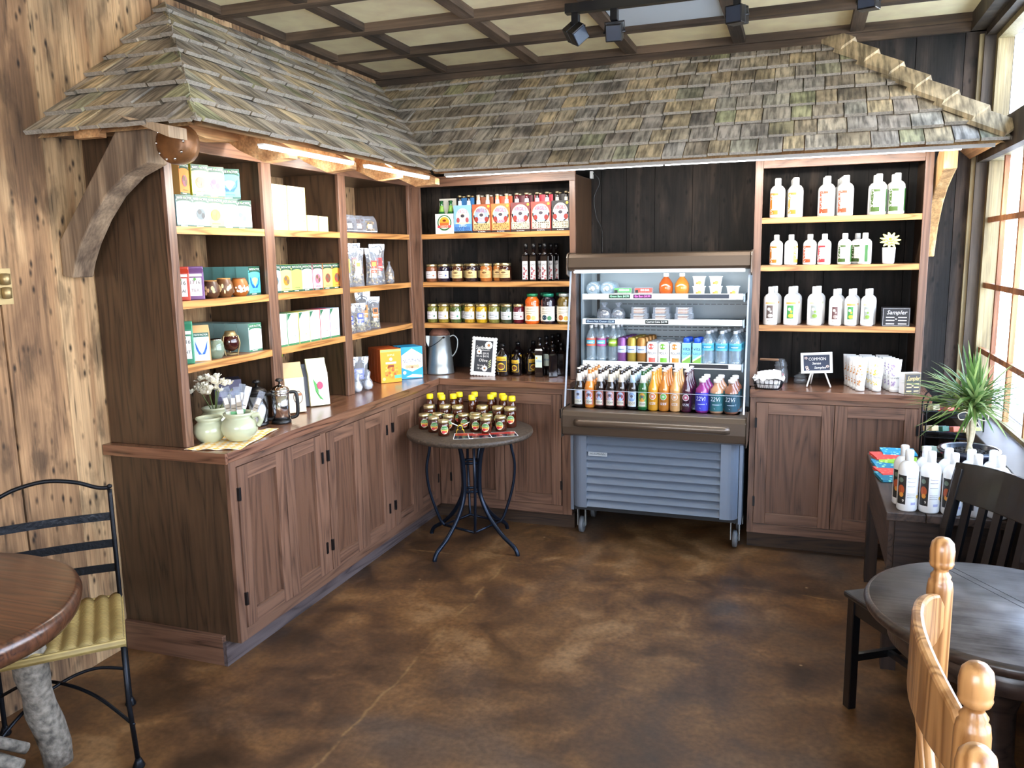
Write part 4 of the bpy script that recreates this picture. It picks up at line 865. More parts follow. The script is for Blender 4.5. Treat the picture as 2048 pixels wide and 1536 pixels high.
def reeds(a, w, h):
    a.rect(-w/2+.003, w/2-.003, .003, h-.003, 'f2f1ea', 0); a.disc(0, h*.55, .048, '2f6a3c', 1, .048, 26); a.disc(0, h*.56, .040, 'f2ead0', 2, .040, 26); a.disc(0, h*.58, .034, 'e8a02c', 3, .032, 24); a.rect(-.03, .03, h*.42, h*.56, 'd8632c', 4)
    a.disc(0, h*.66, .012, '7a2c14', 5, .007); a.rect(-.046, .046, h*.30, h*.42, 'c4444a', 5); a.text("REED'S", 0, h*.36, .018, 'f8e8c0', 6, wmax=.07); a.text('GINGER', 0, h*.2, .012, '2f6a3c', 5, wmax=.05)
cart = [  # x0,x1,h,colour,side,art,bottle,label
 (.572, .696, .122, 'e9e8e0', 'c8c6bb', reeds, dict(liq='1f5a2c', cap='2b5a34', neck='7fae4a', lab=''), 'short white ginger beer carton with round sunset emblem', 'green ginger beer bottle', 'white carton'),
 (.699, .817, .170, '7fb0dc', '2f6fa8', rootbeer, dict(liq='15100e', cap='b9a47a', neck='c9dcea', lab=''), 'sky blue root beer carton on the top back shelf', 'dark bottle', 'blue carton'),
 (.822, .944, .172, '8c3f22', '8c4a2a', virgil('a4502c', 'cbbf9f', 'c8b078', 'CREAMSODA', ''), dict(liq='c9b79c', cap='c9c3b4', neck='f2f0ec', lab=''), 'rust brown cream soda carton beside the blue one', 'clear bottle', 'rust brown carton'),
 (.947, 1.068, .172, 'd8632c', 'd8502c', virgil('dd6a30', 'd8c49a', 'dca05a', 'CREAMSODA', 'ORANGE'), dict(liq='e0a070', cap='c9c3b4', neck='f4f0ea', lab=''), 'bright orange cream soda carton on the top back shelf', 'pale orange bottle', 'bright orange carton'),
 (1.072, 1.198, .174, '5a2226', '5a1f2c', virgil('6a2a2c', 'cfc4a8', 'd8cfae', 'CREAMSODA', 'BLACK CHERRY'), dict(liq='5a1a20', cap='c0b89a', neck='e4e8f2', lab=''), 'maroon black cherry cream soda carton on the top back shelf', 'maroon bottle', 'maroon carton'),
 (1.202, 1.326, .174, 'b0362c', 'c8384a', virgil('b23c30', 'd8ccb0', 'd8d0b8', 'DR BETTER', ''), dict(liq='1d100d', cap='b8a888', neck='cfe0f2', lab=''), 'red soda carton reading better, second from cooler side', 'dark bottle', 'red carton'),
 (1.331, 1.441, .176, '1a1a1c', '241c1c', virgil('1e1c1e', 'c9c4b8', 'd8d0b0', 'ROOTBEER', '', oval='a0a4b4'), dict(liq='100c0b', cap='b8a888', neck='d9d2c0', lab=''), 'black root beer carton at right end of top back shelf', 'dark bottle', 'black carton')]
for x0, x1, h, c1, c2, fn, bk, lab, bl, cl_ in cart:
    w = x1-x0; xc = (x0+x1)/2; dd = .125; yc = -.325; carton('bottle_carton', w, dd, h, .218, c1, c2, fn, (xc, yc, Z1), lab)
    o = None; r = min(.0285, w/4-.003)
    for iy, yy in ((0, -.031), (1, .031)):
        for ix, xx in ((0, -w/4), (1, w/4)):
            l = '%s in the %s, %s %s one' % (bl, cl_, ('front', 'back')[iy], ('left', 'right')[ix]); loc = (xc+xx, yc+yy, Z1+.0015)
            if o is None: o = make_soda(h=.228 if h > .13 else .20, r=r, **bk); put(o, loc, 0, l, 'bottle', GB)
            else: dup(o, loc, 0, l)
t = carton('bottle_carton', .11, .12, .115, .19, 'b8b8b0', '8a8a84', lambda a, w, h: a.disc(.02, .06, .03, '7a3030', 1), (.552, -.145, Z1), 'grey carton half hidden behind the white ginger beer carton')

# ---- jars
def jar(r, h, body, lid, labc, art=None, name='jar', lw=1.2, rough=.08, trans=0):
    o = lathe_thing(name, [(r*.88, 0), (r, .006), (r, h*.76), (r*.92, h*.83), (r*.84, h*.87)], mat('jarfill_'+body, body, rough, coat=1, bump=.15, bscale=80, var=.25), 22)
    MB().lathe([(r*.93, h*.865), (r*.95, h*.88), (r*.95, h*.985), (r*.88, h), (0, h)], M_GOLD if lid == 'gold' else mat('lid_'+lid, lid, .3, .4), n=22).build('lid', o)
    if labc:
        a = Art(R=r+.0003); a.rect(-r*lw, r*lw, h*.2, h*.60, labc, 0)
        if art: art(a, r, h)
        a.build('label', o)
    return o
def la1(t, dot): 
    def f(a, r, h): a.text(t, -.004, h*.42, .012, '333338', 1, wmax=r*1.3); a.rect(-r*.9, r*.2, h*.53, h*.545, '8a7a8a', 1); a.disc(r*.65, h*.36, .006, dot, 1); a.rect(-r*.6, r*.3, h*.28, h*.295, '777780', 1)
    return f
def la2(a, r, h): a.disc(0, h*.57, r*.9, 'd9bf85', 0, h*.1); a.disc(0, h*.5, r*.4, '6a4a28', 1, h*.05); a.rect(-r*.8, r*.8, h*.36, h*.375, '4a3420', 1); a.rect(-r*.6, r*.6, h*.29, h*.305, '4a3420', 1)
GJ = 'preserve jars on the middle back shelf'
for x, body, lc, f, d in ((.512, '7a4a30', 'ece8ec', la1('FRUIT', 'd86a40'), 'brown fruit spread jar with white label, left end'), (.598, '1a1428', 'ece8ee', la1('BERRY', '4a5aa0'), 'dark berry spread jar with white label'), (.692, '4a2818', 'd9bf85', la2, 'dark butter jar with tan label, third from left'),
      (.790, '241a22', 'd9bf85', la2, 'dark plum jar with tan label, fourth from left'), (.885, 'a4602c', 'e0a868', la2, 'amber honey jar with peach label'), (.952, 'a86a34', 'd9bf85', la2, 'amber jar with tan label turned aside, behind the peach label jar'), (1.012, '3a1c14', 'd9bf85', la2, 'dark jar with tan label at right end of the row')):
    o = jar(.038, .112, body, 'gold', lc, f); y = -.335 if abs(x-.952) > .01 else -.285; put(o, (x, y, Z2), 0, d, 'jar', GJ)
    if x in (.512, .598, .692, .790): dup(o, (x+.045, y+.085, Z2), .5, 'second row jar behind the '+d.split(',')[0], GJ)
for j, (x, y, d) in enumerate(((1.150, -.34, 'left front'), (1.200, -.34, 'middle front'), (1.270, -.34, 'right front'), (1.216, -.26, 'second row middle'), (1.287, -.265, 'second row right'), (1.300, -.19, 'third row'))):
    if j == 0:
        c = MB(); s = .021; c.lathe([(s*1.3, 0), (s*1.35, .004), (s*1.35, .150), (s*1.2, .158)], mat('dark_bottle_glass', '120b0c', .06, coat=1), n=4, smooth=False, ph=PI/4)
        c.lathe([(s*1.2, .158), (.011, .172), (.010, .20)], MATS['dark_bottle_glass'], n=16); o = c.build('syrup_bottle')
        MB().lathe([(.0125, .198), (.0125, .228), (0, .229)], M_BLK, n=14).build('cap', o)
        a = Art(y0=-s*1.35*.7071); a.rect(-.017, .017, .012, .122, 'e2dfe0', 0); a.text('SAP', 0, .100, .017, '4a4a52', 1, wmax=.028)
        for k in range(9): a.disc(random.Random(k).uniform(-.012, .012), .018+.008*k, .006, ('b05a60', '8a5060', 'c48a88')[k % 3], 1)
        a.build('label', o); put(o, (x, y, Z2), 0, 'square dark syrup bottle with pink label, '+d, 'bottle', 'square syrup bottles')
    else: dup(o, (x, y, Z2), 0, 'square dark syrup bottle with pink label, '+d)
GV = 'pickle jars on the lower back shelf'
for x, body, d, dot, y in ((.512, '6a6a2e', 'green bean pickle jar with white label, left end', '3a6a4a', -.34), (.590, '8a7a2c', 'yellow green pickle jar, second from left', 'c8a040', -.34), (.674, '4a5a2a', 'dark green pickle jar with leaf label', '2a8a6a', -.34),
      (.764, 'b08a28', 'golden relish jar with grey label', '8aa080', -.325), (.846, 'c09a1c', 'bright yellow relish jar with grey label', 'a0a040', -.325), (.930, '7a7a3a', 'olive relish jar with bee label', '90a0a0', -.325), (1.016, '3c4a34', 'dark green relish jar right of the olive one', '507060', -.33), (1.094, '5a1024', 'ruby red beet jar beside the orange bottle', 'a05060', -.325)):
    o = jar(.036, .120, body, 'gold', 'e8e6ea' if x < .7 or x > 1.05 else 'd4dadd', la1('PICKLES' if x < .7 else 'RELISH', dot)); put(o, (x, y, Z3), 0, d, 'jar', GV)
    if x < 1.0: dup(o, (x+.04, y+.08, Z3), .4, 'second row jar behind the '+d.split(',')[0], GV)
def bigjar(body, lidc, lab, fc, d, loc, lab2='e8c070'):
    h, r = .185, .046; o = lathe_thing('sauce_bottle', [(r*.9, 0), (r, .008), (r, h*.58), (r*.93, h*.62), (r*.97, h*.70), (r*.95, h*.78), (r*.72, h*.86), (r*.66, h*.90)], mat('jarfill_'+body, body, .08, coat=1, bump=.3, bscale=90, var=.2), 24)
    MB().lathe([(r*.74, h*.90), (r*.76, h*.985), (r*.7, h), (0, h)], mat('lid_'+lidc, lidc, .3, .3), n=22).build('lid', o)
    a = Art(R=r+.0003); a.rect(-r*1.3, r*1.3, h*.1, h*.58, lab, 0); a.disc(-.012, h*.22, .016, fc, 1); a.disc(.02, h*.2, .014, lab2, 1); a.text('ORGANIC', 0, h*.5, .012, '4a4038', 1, wmax=r*1.4); a.rect(-.03, .03, h*.40, h*.415, '8a7a50', 1); a.rect(-.03, .01, h*.34, h*.355, '8a7a50', 1); a.build('label', o)
    return put(o, loc, 0, d, 'bottle', 'waisted sauce bottles')
bigjar('e0621c', '2f8a5a', 'efe0c4', 'e88a20', 'orange carrot juice bottle with green lid and waisted shoulder', (1.186, -.335, Z3))
bigjar('1c1220', '2a8a6a', 'e8e2d4', '2f4a5a', 'dark purple grape juice bottle with green lid', (1.288, -.335, Z3), '3a7a4a')
bigjar('6a5420', 'c9cdc4', 'efe6cf', 'c06a30', 'olive brown pear nectar bottle at cooler end of shelf', (1.392, -.335, Z3), 'e8b040')
for x, d in ((1.235, 'green lid juice bottle in second row between orange and purple ones'), (1.338, 'green lid juice bottle in second row behind the purple one')):
    o = bigjar('2a1620', '2a8a6a', 'e8e2d4', '2f4a5a', d, (x, -.215, Z3))

# ---- back counter
t = thing('milk_pitcher', 'galvanised metal pitcher with rusty domed lid in the corner', 'pitcher', (.545, -.32, .922), math.radians(20))
c = MB(); c.lathe([(.088, 0), (.09, .003), (.088, .012), (.084, .06), (.0845, .064), (.080, .10), (.066, .245), (.068, .248)], M_GALV, n=30)
c.prism([(-.060, .245), (-.105, .247), (-.098, .235), (-.072, .17)], 'y', -.018, .018, M_GALV); c.build('body', t)
MB().lathe([(.068, .249), (.066, .262), (.052, .283), (.028, .298), (.008, .303), (.006, .31), (.010, .316), (.0, .322)], M_RUST, n=28).build('lid', t)
MB().tube(smooth_path([(.064, 0, .235), (.09, 0, .245), (.115, 0, .215), (.108, 0, .15), (.078, 0, .105)]), .0045, M_GALV, 8).build('handle', t)
MB().tube(smooth_path([(.03, -.062, .24), (.0, -.082, .215), (-.05, -.088, .185), (-.085, -.05, .18), (-.09, 0, .185)]), .0022, M_IRON, 6).lathe([(0, -.004), (.008, 0), (0, .006)], M_BLK, M=TR(.03, -.064, .238, rx=PI/2), n=8).build('bail', t)
t = thing('chalkboard_sign', 'chalkboard with white scalloped frame listing sunflower and olive oil sizes', 'sign', (.862, -.385, .9225), math.radians(6))
t.rotation_euler = (math.radians(-7), math.radians(3.5), math.radians(6))
c = MB(); w, h = .158, .245; c.box(-w/2+.006, w/2-.006, 0, .009, .006, h-.006, M_WHITE)
for i in range(8):
    x = -w/2+.008+(w-.016)*i/7; 
    for z in (.010, h-.010): c.lathe([(.0115, -.0005), (.0115, .0095), (0, .0095)], M_WHITE, M=TR(x, .0098, z, rx=PI/2), n=14)
for i in range(1, 11):
    z = .010+(h-.020)*i/11
    for x in (-w/2+.008, w/2-.008): c.lathe([(.0115, -.0005), (.0115, .0095), (0, .0095)], M_WHITE, M=TR(x, .0098, z, rx=PI/2), n=14)
c.build('frame', t)
a = Art(y0=-.0008); a.rect(-.058, .058, .026, h-.022, '2c2f36', 0); a.text('Sunflower', -.006, .178, .030, 'f4f4f0', 1, wmax=.09, slant=.15); a.text('32 oz $9.95', -.006, .142, .018, 'f4f4f0', 1, wmax=.08); a.text('16 oz $4.95', -.006, .124, .018, 'f4f4f0', 1, wmax=.08)
a.text('Olive', .0, .098, .027, 'f4f4f0', 1, wmax=.06, slant=.15); a.text('16 oz $', -.012, .066, .018, 'f4f4f0', 1, wmax=.06); a.text('10 oz $', -.012, .046, .018, 'f4f4f0', 1, wmax=.06); a.rect(-.03, .04, .161, .163, 'f4f4f0', 1)
for cx, cz, q in ((.030, .195, .024), (.012, .048, .018), (-.03, .152, .016)):
    for k in range(11): an = 2*PI*k/11; a.disc(cx+q*.7*math.cos(an), cz+q*.7*math.sin(an), q*.36, 'ffffff', 2, n=8)
    a.disc(cx, cz, q*.3, 'b9783a', 3)
for k in range(4): a.poly([(.03, .05+.012*k), (.052, .062+.013*k), (.05, .068+.013*k)], 'dfe8a8', 3)
a.build('chalk_panel', t)
def oilb(h, r, neckr, sq, labf, name='oil_bottle'):
    c = MB(); g = mat('dark_bottle_glass', '120b0c', .06, coat=1)
    if sq: c.lathe([(r*1.3, 0), (r*1.36, .004), (r*1.36, h*.66), (r*1.1, h*.70), (neckr*1.2, h*.76)], g, n=4, smooth=False, ph=PI/4); c.lathe([(neckr*1.2, h*.75), (neckr, h*.80), (neckr, h*.9)], g, n=14)
    else: c.lathe([(r*.93, 0), (r, .006), (r, h*.62), (r*.85, h*.70), (neckr*1.3, h*.80), (neckr, h*.88)], g, n=24)
    o = c.build(name); MB().lathe([(neckr*1.15, h*.88), (neckr*1.15, h*.99), (0, h)], M_BLK, n=14).build('cap', o); labf(o); return o
def sunl(k):
    def f(o):
        r = .042*k; a = Art(R=r+.0003); a.rect(-.037*k, .037*k, .03*k, .125*k, 'e8b830', 0); a.rect(-.034*k, .034*k, .033*k, .098*k, '2a2320', 1); a.disc(0, .062*k, .024*k, 'f2c838', 2, n=20); a.disc(0, .062*k, .016*k, '7a4a28', 3, n=16); a.text('SUNFLOWER', 0, .108*k, .011*k, '3a2410', 2, wmax=.06*k); a.build('label', o)
    return f
def lightl(o): a = Art(y0=-.026*1.36*.7071-.0002); a.rect(-.022, .022, .06, .135, 'd6e2d2', 0); a.text('Oliva', .002, .10, .022, '3a7ab0', 1, wmax=.036, slant=.2); a.disc(-.013, .118, .006, 'e0c040', 1); a.build('label', o)
GO = 'oil bottles on the back counter'
s1 = oilb(.205, .042, .013, False, sunl(1)); put(s1, (.985, -.33, .9215), 0, 'large dark sunflower oil bottle beside the scalloped chalkboard', 'bottle', GO)
s2 = oilb(.165, .034, .011, False, sunl(.8)); put(s2, (1.066, -.30, .9215), -.2, 'small dark sunflower oil bottle right of the large one', 'bottle', GO)
dup(s2, (1.135, -.24, .9215), .9, 'small sunflower oil bottle half turned, behind in third place', GO); dup(s1, (1.045, -.215, .9215), 0, 'large sunflower oil bottle in the row behind the small one', GO); dup(s1, (1.125, -.14, .9215), 0, 'large sunflower oil bottle near the back wall', GO)
s3 = oilb(.25, .026, .011, True, lightl); put(s3, (1.225, -.32, .9215), 0, 'tall square olive oil bottle with pale green label', 'bottle', GO)
for x, y, d in ((1.245, -.24, 'second'), (1.262, -.165, 'third'), (1.28, -.09, 'fourth')): dup(s3, (x, y, .9215), 0, 'tall square olive oil bottle, %s in line behind the front one' % d, GO)
s4 = oilb(.205, .026, .011, True, lambda o: None); put(s4, (1.305, -.31, .9215), .4, 'shorter unlabelled square oil bottle beside the tall ones', 'bottle', GO); dup(s4, (1.335, -.22, .9215), .4, 'shorter unlabelled square oil bottle in second row', GO); dup(s4, (1.36, -.13, .9215), .4, 'shorter unlabelled square oil bottle in third row', GO)

# ================================================================ LEFT SHELVES
def tea_box(w, d, h, body, side, pic, pic2=None, top='1f4a3a', kind=0):
    o = MB().box(-w/2, w/2, -d/2, d/2, 0, h, H(side)).build('tea_box')
    a = Art(y0=-d/2); a.rect(-w/2+.0004, w/2-.0004, .0004, h-.0004, body, 0)
    a.rect(-w/2+.0004, w/2-.0004, h*.86, h-.0004, top, 1); a.disc(0, h*.80, w*.5-.001, top, 1, h*.10, 20); a.disc(0, h*.735, w*.5-.001, body, 2, h*.085, 20)
    a.text('MATE FACTOR', 0, h*.90, .013, 'f3f5ee', 3, wmax=w*.86); a.disc(0, h*.93, .004, '4f9a3f', 4); a.rect(-w/2+.0004, w/2-.0004, .0004, h*.07, top, 1); a.rect(-w*.3, w*.1, h*.025, h*.05, 'c8d8cc', 2)
    if kind == 1:      # butterfly
        for s in (-1, 1):
            a.poly([(0, h*.25), (s*w*.10, h*.36), (s*w*.40, h*.66), (s*w*.36, h*.42), (s*w*.18, h*.24)][::s], '1c58b8', 4); a.poly([(0, h*.28), (s*w*.12, h*.38), (s*w*.33, h*.58), (s*w*.27, h*.40)][::s], '4aa0e8', 5)
        a.disc(0, h*.45, w*.34, '9ccf80', 3, h*.17)
    elif pic:
        a.disc(0, h*.43, w*.27, pic, 3, h*.18); a.disc(-w*.08, h*.50, w*.12, pic2 or '6a5a48', 4, h*.08); a.disc(w*.12, h*.38, w*.1, pic2 or '6a5a48', 4, h*.09)
    a.text('yerba mate', 0, h*.15, .009, '3a4a44', 3, wmax=w*.6); a.build('front_print', o); return o
GT = 'tea boxes on the left shelves'
def tb(x, y, z, deg, args, lab, w=.085, d=.06, h=.13):
    o = tea_box(w, d, h, **args); return put(o, (x, y, z), math.radians(deg), lab, 'tea', GT)
BF = dict(body='58bcd2', side='5f9a98', pic=None, kind=1)
tb(.315, -2.335, Z1, 82, dict(body='b9e2ea', side='9fc8cc', pic=None), 'pale blue tea box at left end of bottom row, upper left shelf')
tb(.315, -2.24, Z1, 80, dict(body='eef2f0', side='c9cfc8', pic='4a5a60', pic2='2a2f34'), 'white tea box with dark bird picture, upper left shelf')
tb(.315, -2.145, Z1, 76, dict(body='f0e060', side='d8b81a', pic='c87a24', pic2='e0a030'), 'yellow tea box with orange cats in bottom row, upper left shelf')
tb(.315, -2.047, Z1, 72, dict(body='eef4f4', side='bcd0d0', pic=None), 'plain white tea box right of the yellow one, upper left shelf')
tb(.300, -1.925, Z1, 48, dict(body='f6eaf0', side='5a1a30', pic='f0b0c8', pic2='6ab0c8'), 'pink and white tea box standing apart on upper left shelf')
ZU = Z1+.1305
tb(.315, -2.335, ZU, 105, dict(body='e07a3a', side='b98a4a', pic='8a5a6a'), 'tea box showing its tan side, left end of the stacked row')
tb(.315, -2.225, ZU, 76, dict(body='efe87a', side='b8c020', pic='7a6a4a'), 'yellow tea box with giraffes stacked on the upper left shelf')
tb(.315, -2.125, ZU, 66, dict(body='f3e4d8', side='d8602c', pic='7a5a8a', pic2='5a4a7a'), 'orange tea box with purple elephant stacked on the upper left shelf')
tb(.312, -2.015, ZU, 50, BF, 'stacked tea box with blue butterfly on upper left shelf', w=.09)
# chai pouches and gourds, middle shelf
def pouch(w, d, h, col, panel, t1, t2):
    c = MB(); c.prism([(-d/2, 0), (d/2, 0), (d/2, h*.82), (.003, h*.93), (.003, h), (-.003, h), (-.003, h*.93), (-d/2, h*.82)], 'x', -w/2, w/2, mat('foil_'+col, col, .3, .2, bump=.3, bscale=60)); o = c.build('tea_pouch', bevel=.004)
    a = Art(y0=-d/2-.001); a.rect(-w*.36, w*.36, h*.12, h*.66, panel, 0); a.text(t1, 0, h*.52, .022, '3a3a34', 1, wmax=w*.6); a.text(t2, 0, h*.28, .018, '3a3a34', 1, wmax=w*.6); a.disc(0, h*.62, .006, '4f9a3f', 1); a.rect(-w*.4, w*.4, h*.70, h*.78, 'f0e6d8', 0); a.build('label', o); return o
put(pouch(.072, .05, .138, 'b8402c', 'f2e8dc', '1716', 'CHAI'), (.34, -2.395, Z2), math.radians(42), 'red foil chai pouch at left end of middle left shelf', 'tea', 'foil tea pouches')
put(pouch(.072, .05, .138, '6a4a78', 'f2e8ec', '1716', 'TEA'), (.345, -2.315, Z2), math.radians(42), 'purple foil tea pouch beside the red one', 'tea', 'foil tea pouches')
for j in range(4): tb(.325-.066*j, -1.935, Z2, 93, BF, ('tea box with blue butterfly at end of receding row, middle left shelf', 'teal sided tea box second in the receding row, middle left shelf', 'teal sided tea box third in the receding row, middle left shelf', 'teal sided tea box deepest in the receding row, middle left shelf')[j], w=.09, d=.064)
def gourd(r, h, m, m2, carve, name='carved_cup'):
    o = lathe_thing(name, [(r*.62, 0), (r*.92, h*.2), (r, h*.45), (r*.9, h*.75), (r*.72, h*.96), (r*.66, h), (r*.6, h*.97), (r*.55, h*.5)], m, 22)
    if carve:
        a = Art(R=r*1.0); rnd = random.Random(int(r*1e4)); 
        for i in range(26): u = rnd.uniform(-r*1.2, r*1.2); v = rnd.uniform(h*.3, h*.62); a.disc(u, v, rnd.uniform(.003, .007), carve, 1, rnd.uniform(.004, .010), n=7)
        a.build('carving', o)
    MB().lathe([(r*.70, h*.955), (r*.73, h*.99), (r*.69, h*1.02), (r*.63, h*.99)], m2, n=20).build('rim', o); return o
CARV = mat('gourd_tan', 'a8783f', .5, bump=.3, var=.2); 
put(gourd(.037, .075, mat('gourd_dark', '4a2e1c', .4, var=.3), CARV, 'd8b078'), (.35, -2.225, Z2), 0, 'round carved gourd cup half behind the purple pouch', 'cup', 'carved gourd cups')
put(gourd(.040, .082, mat('gourd_brown', '5e3c20', .4, var=.3), CARV, 'e6c890'), (.355, -2.145, Z2), .4, 'round dark gourd cup with pale carved leaves, middle of the three', 'cup', 'carved gourd cups')
put(gourd(.041, .080, mat('gourd_orange', '9a5a24', .4), MATS['gourd_brown'], 'efe2cc'), (.365, -2.055, Z2), .8, 'orange brown cup with white carved pattern, right of three', 'cup', 'carved gourd cups')
# lower shelf
put(pouch(.066, .05, .175, '3f8a6a', 'eef0ea', '1716', 'MINT'), (.345, -2.40, Z3), math.radians(40), 'green foil tea pouch at left end of lowest left shelf', 'tea', 'foil tea pouches')
o = MB().prism([(-.024, 0), (.024, 0), (.024, .125), (.002, .152), (-.002, .152), (-.024, .125)], 'x', -.036, .036, mat('kraft_card', 'c89a68', .7)).build('tea_carton'); a = Art(y0=-.024); a.rect(-.031, .031, .004, .122, 'c9e8ee', 0)
a.rect(-.031, .031, .104, .122, '2f5a4a', 1); a.text('MATE FACTOR', 0, .113, .010, 'f3f5ee', 2, wmax=.054)
for s in (-1, 1): a.poly([(0, .03), (s*.010, .045), (s*.025, .088), (s*.022, .055), (s*.012, .03)][::s], '1c58b8', 2)
a.build('front_print', o); put(o, (.35, -2.315, Z3), math.radians(48), 'gable top tea carton with blue butterfly, lowest left shelf', 'tea', GT)
for j in range(5): tb(.325-.066*j, -1.955-(.0 if j < 4 else .0), Z3, 90, dict(body='eef4f2', side='86aaa6', pic=None, top='4f8a70' if j else '3a7a5a'), ('white faced tea box at end of receding row, lowest left shelf', 'grey teal tea box second in row, lowest left shelf', 'grey teal tea box third in row, lowest left shelf', 'grey teal tea box fourth in row, lowest left shelf', 'grey teal tea box deepest in row, lowest left shelf')[j], w=.095, d=.064)
o = gourd(.036, .082, clear('green_glass_gourd', (.75, .85, .75), .4), M_CHROME, None, 'glass_cup'); milky(MATS['green_glass_gourd'], '9fb2a0', .4); put(o, (.345, -2.215, Z3), 0, 'small pale green glass cup beside the butterfly carton', 'cup')
t = thing('gourd_cup', 'dark red brown gourd on gold stand, lowest left shelf', 'cup', (.34, -2.11, Z3)); MB().lathe([(.012, .018), (.032, .03), (.041, .055), (.036, .082), (.022, .098), (.018, .1)], mat('dark_lacquer', '35110f', .08, coat=1), n=26).build('body', t)
g = mat('brass', 'b59b62', .35, .9); MB().lathe([(.034, .084), (.025, .097), (.021, .108), (.016, .104)], g, n=22).build('rim', t); c = MB()
for k in range(3): an = 2*PI*k/3+.3; c.tube(smooth_path([(.03*math.cos(an), .03*math.sin(an), .0), (.034*math.cos(an), .034*math.sin(an), .02), (.042*math.cos(an), .042*math.sin(an), .055), (.034*math.cos(an), .034*math.sin(an), .088)]), .003, g, 6)
c.tube([(.028*math.cos(2*PI*k/16), .028*math.sin(2*PI*k/16), .006) for k in range(16)], .003, g, 6, closed=True); c.build('stand', t)
# middle bay
CRM = mat('cream_card', 'ecdfb0', .6)
def cream(w, h, y, z, lab, deg=90):
    o = MB().box(-w/2, w/2, -.04, .04, 0, h, CRM).build('cream_box', bevel=.0015); a = Art(y0=-.0402)
    a.rect(-w/2+.003, w/2-.003, .003, h-.003, 'f3ecc8', 0); a.text('tea', 0, h*.55, .018, 'b0a468', 1); a.rect(-w*.3, w*.3, h*.2, h*.23, 'cfc48a', 1); a.disc(w*.36, h*.7, .004, '8a8a50', 1); a.rect(w/2-.0029, w/2-.0002, 0, h, 'c8bc50', 0); a.build('front_print', o)
    return put(o, (.318, y, z), math.radians(deg), lab, 'box', 'cream boxes on the upper shelf')
for r_, nm in ((0, 'bottom'), (1, 'middle'), (2, 'top')):
    cream(.155, .072, -1.722, Z1+.0725*r_, 'cream box in left stack of middle bay, %s layer' % nm); cream(.148, .072, -1.558, Z1+.0725*r_, 'cream box in right stack of middle bay, %s layer' % nm)
cream(.092, .082, -1.425, Z1, 'small cream box right of the stacks, nearer the stacks'); cream(.085, .08, -1.325, Z1, 'small cream box at right end of the middle bay upper shelf')
for y, b_, s_, p_, d in ((-1.80, '9fcfe0', '5f9aa8', '3a5a6a', 'pale blue penguin'), (-1.71, 'efe87a', 'd8c83a', 'c87a24', 'yellow cat'), (-1.62, 'a8b860', 'a8b860', None, 'olive green back facing'), (-1.53, 'f0f4ec', 'd0d8c8', None, 'plain white'), (-1.435, 'f0a0b0', 'c8506a', 'e06a80', 'pink bird'), (-1.34, 'f0b070', 'd87a2c', '8a4a3a', 'orange monkey'), (-1.25, 'f0a040', 'c86a24', '9a4a3a', 'dark orange')):
    tb(.345, y, Z2, 88, dict(body=b_, side=s_, pic=p_), d+' tea box in the row on middle bay, second shelf', w=.086, d=.06, h=.135)
for i, (y, s_) in enumerate(((-1.79, 'd8dcd0'), (-1.693, '8ab890'), (-1.596, 'd8c850'), (-1.50, 'c8d8b0'), (-1.404, 'e0506a'), (-1.31, '6a90b0'))):
    o = MB().box(-.046, .046, -.05, .05, 0, .158, H(s_)).build('white_tea_box'); a = Art(y0=-.0502); a.rect(-.045, .043, .0004, .1576, 'f6f8f6', 0); a.poly([(-.044, .156), (-.012, .156), (-.044, .122)], '2f6a4a', 1); a.rect(-.045, .043, .0005, .010, '3a7a50', 1); a.text('mate', 0, .07, .02, 'c8d8cc', 1); a.disc(.012, .045, .004, s_, 1); a.build('front_print', o)
    put(o, (.335, y, Z3), PI/2, '%s tall white tea box from the left, middle bay lowest shelf' % ('first', 'second', 'third', 'fourth', 'fifth', 'last')[i], 'tea', 'tall white tea boxes')
# right bay: tubs, pasta bags
def tub(fill, lab, loc, deg):
    t = thing('clear_tub', lab, 'snack', loc, math.radians(deg), 'clear snack tubs'); M_ = TR(0, 0, .003, rx=-.35)
    MB().prism([(-.045, 0), (.045, 0), (.047, .07), (.034, .10), (-.034, .10), (-.047, .07)], 'y', -.022, .022, M_BAGC, M=M_).build('tub', t, bevel=.005)
    rnd = random.Random(int(loc[1]*1000)); c = MB()
    for i in range(34): c.lathe([(0, -.007), (.007, -.003), (.0065, .004), (0, .007)], fill, M=M_ @ TR(rnd.uniform(-.034, .034), rnd.uniform(-.018, .014), rnd.uniform(.012, .078)), n=7)
    c.build('contents', t); a = Art(y0=-.0227); a.rect(-.014, .014, .022, .05, 'f4f2ea', 0); o = a.build('label', t); o.rotation_euler = (-.35, 0, 0); return t
tub(CHOC, 'clear tub of dark chocolates leaning on upper shelf, left of three', (.33, -1.02, Z1), 55)
tub(mat('nuts_mix', '7a4a34', .5, var=.4, bscale=90), 'clear tub of mixed trail nuts leaning, middle of three', (.33, -.915, Z1), 55); tub(mat('nuts_pale', 'c8a058', .5, var=.3, bscale=90), 'clear tub of pale nuts with white label, right of three', (.33, -.79, Z1), 50)
o = lathe_thing('lotion_bottle', [(.026, 0), (.028, .006), (.028, .115), (.022, .132), (.012, .142), (.012, .148)], M_LOTION, 20); MB().lathe([(.013, .145), (.013, .18), (0, .18)], M_WHITE, n=14).build('cap', o); put(o, (.32, -1.115, Z1), 0, 'slim white bottle half hidden behind stile on upper left shelf', 'bottle')
PASTA = {}
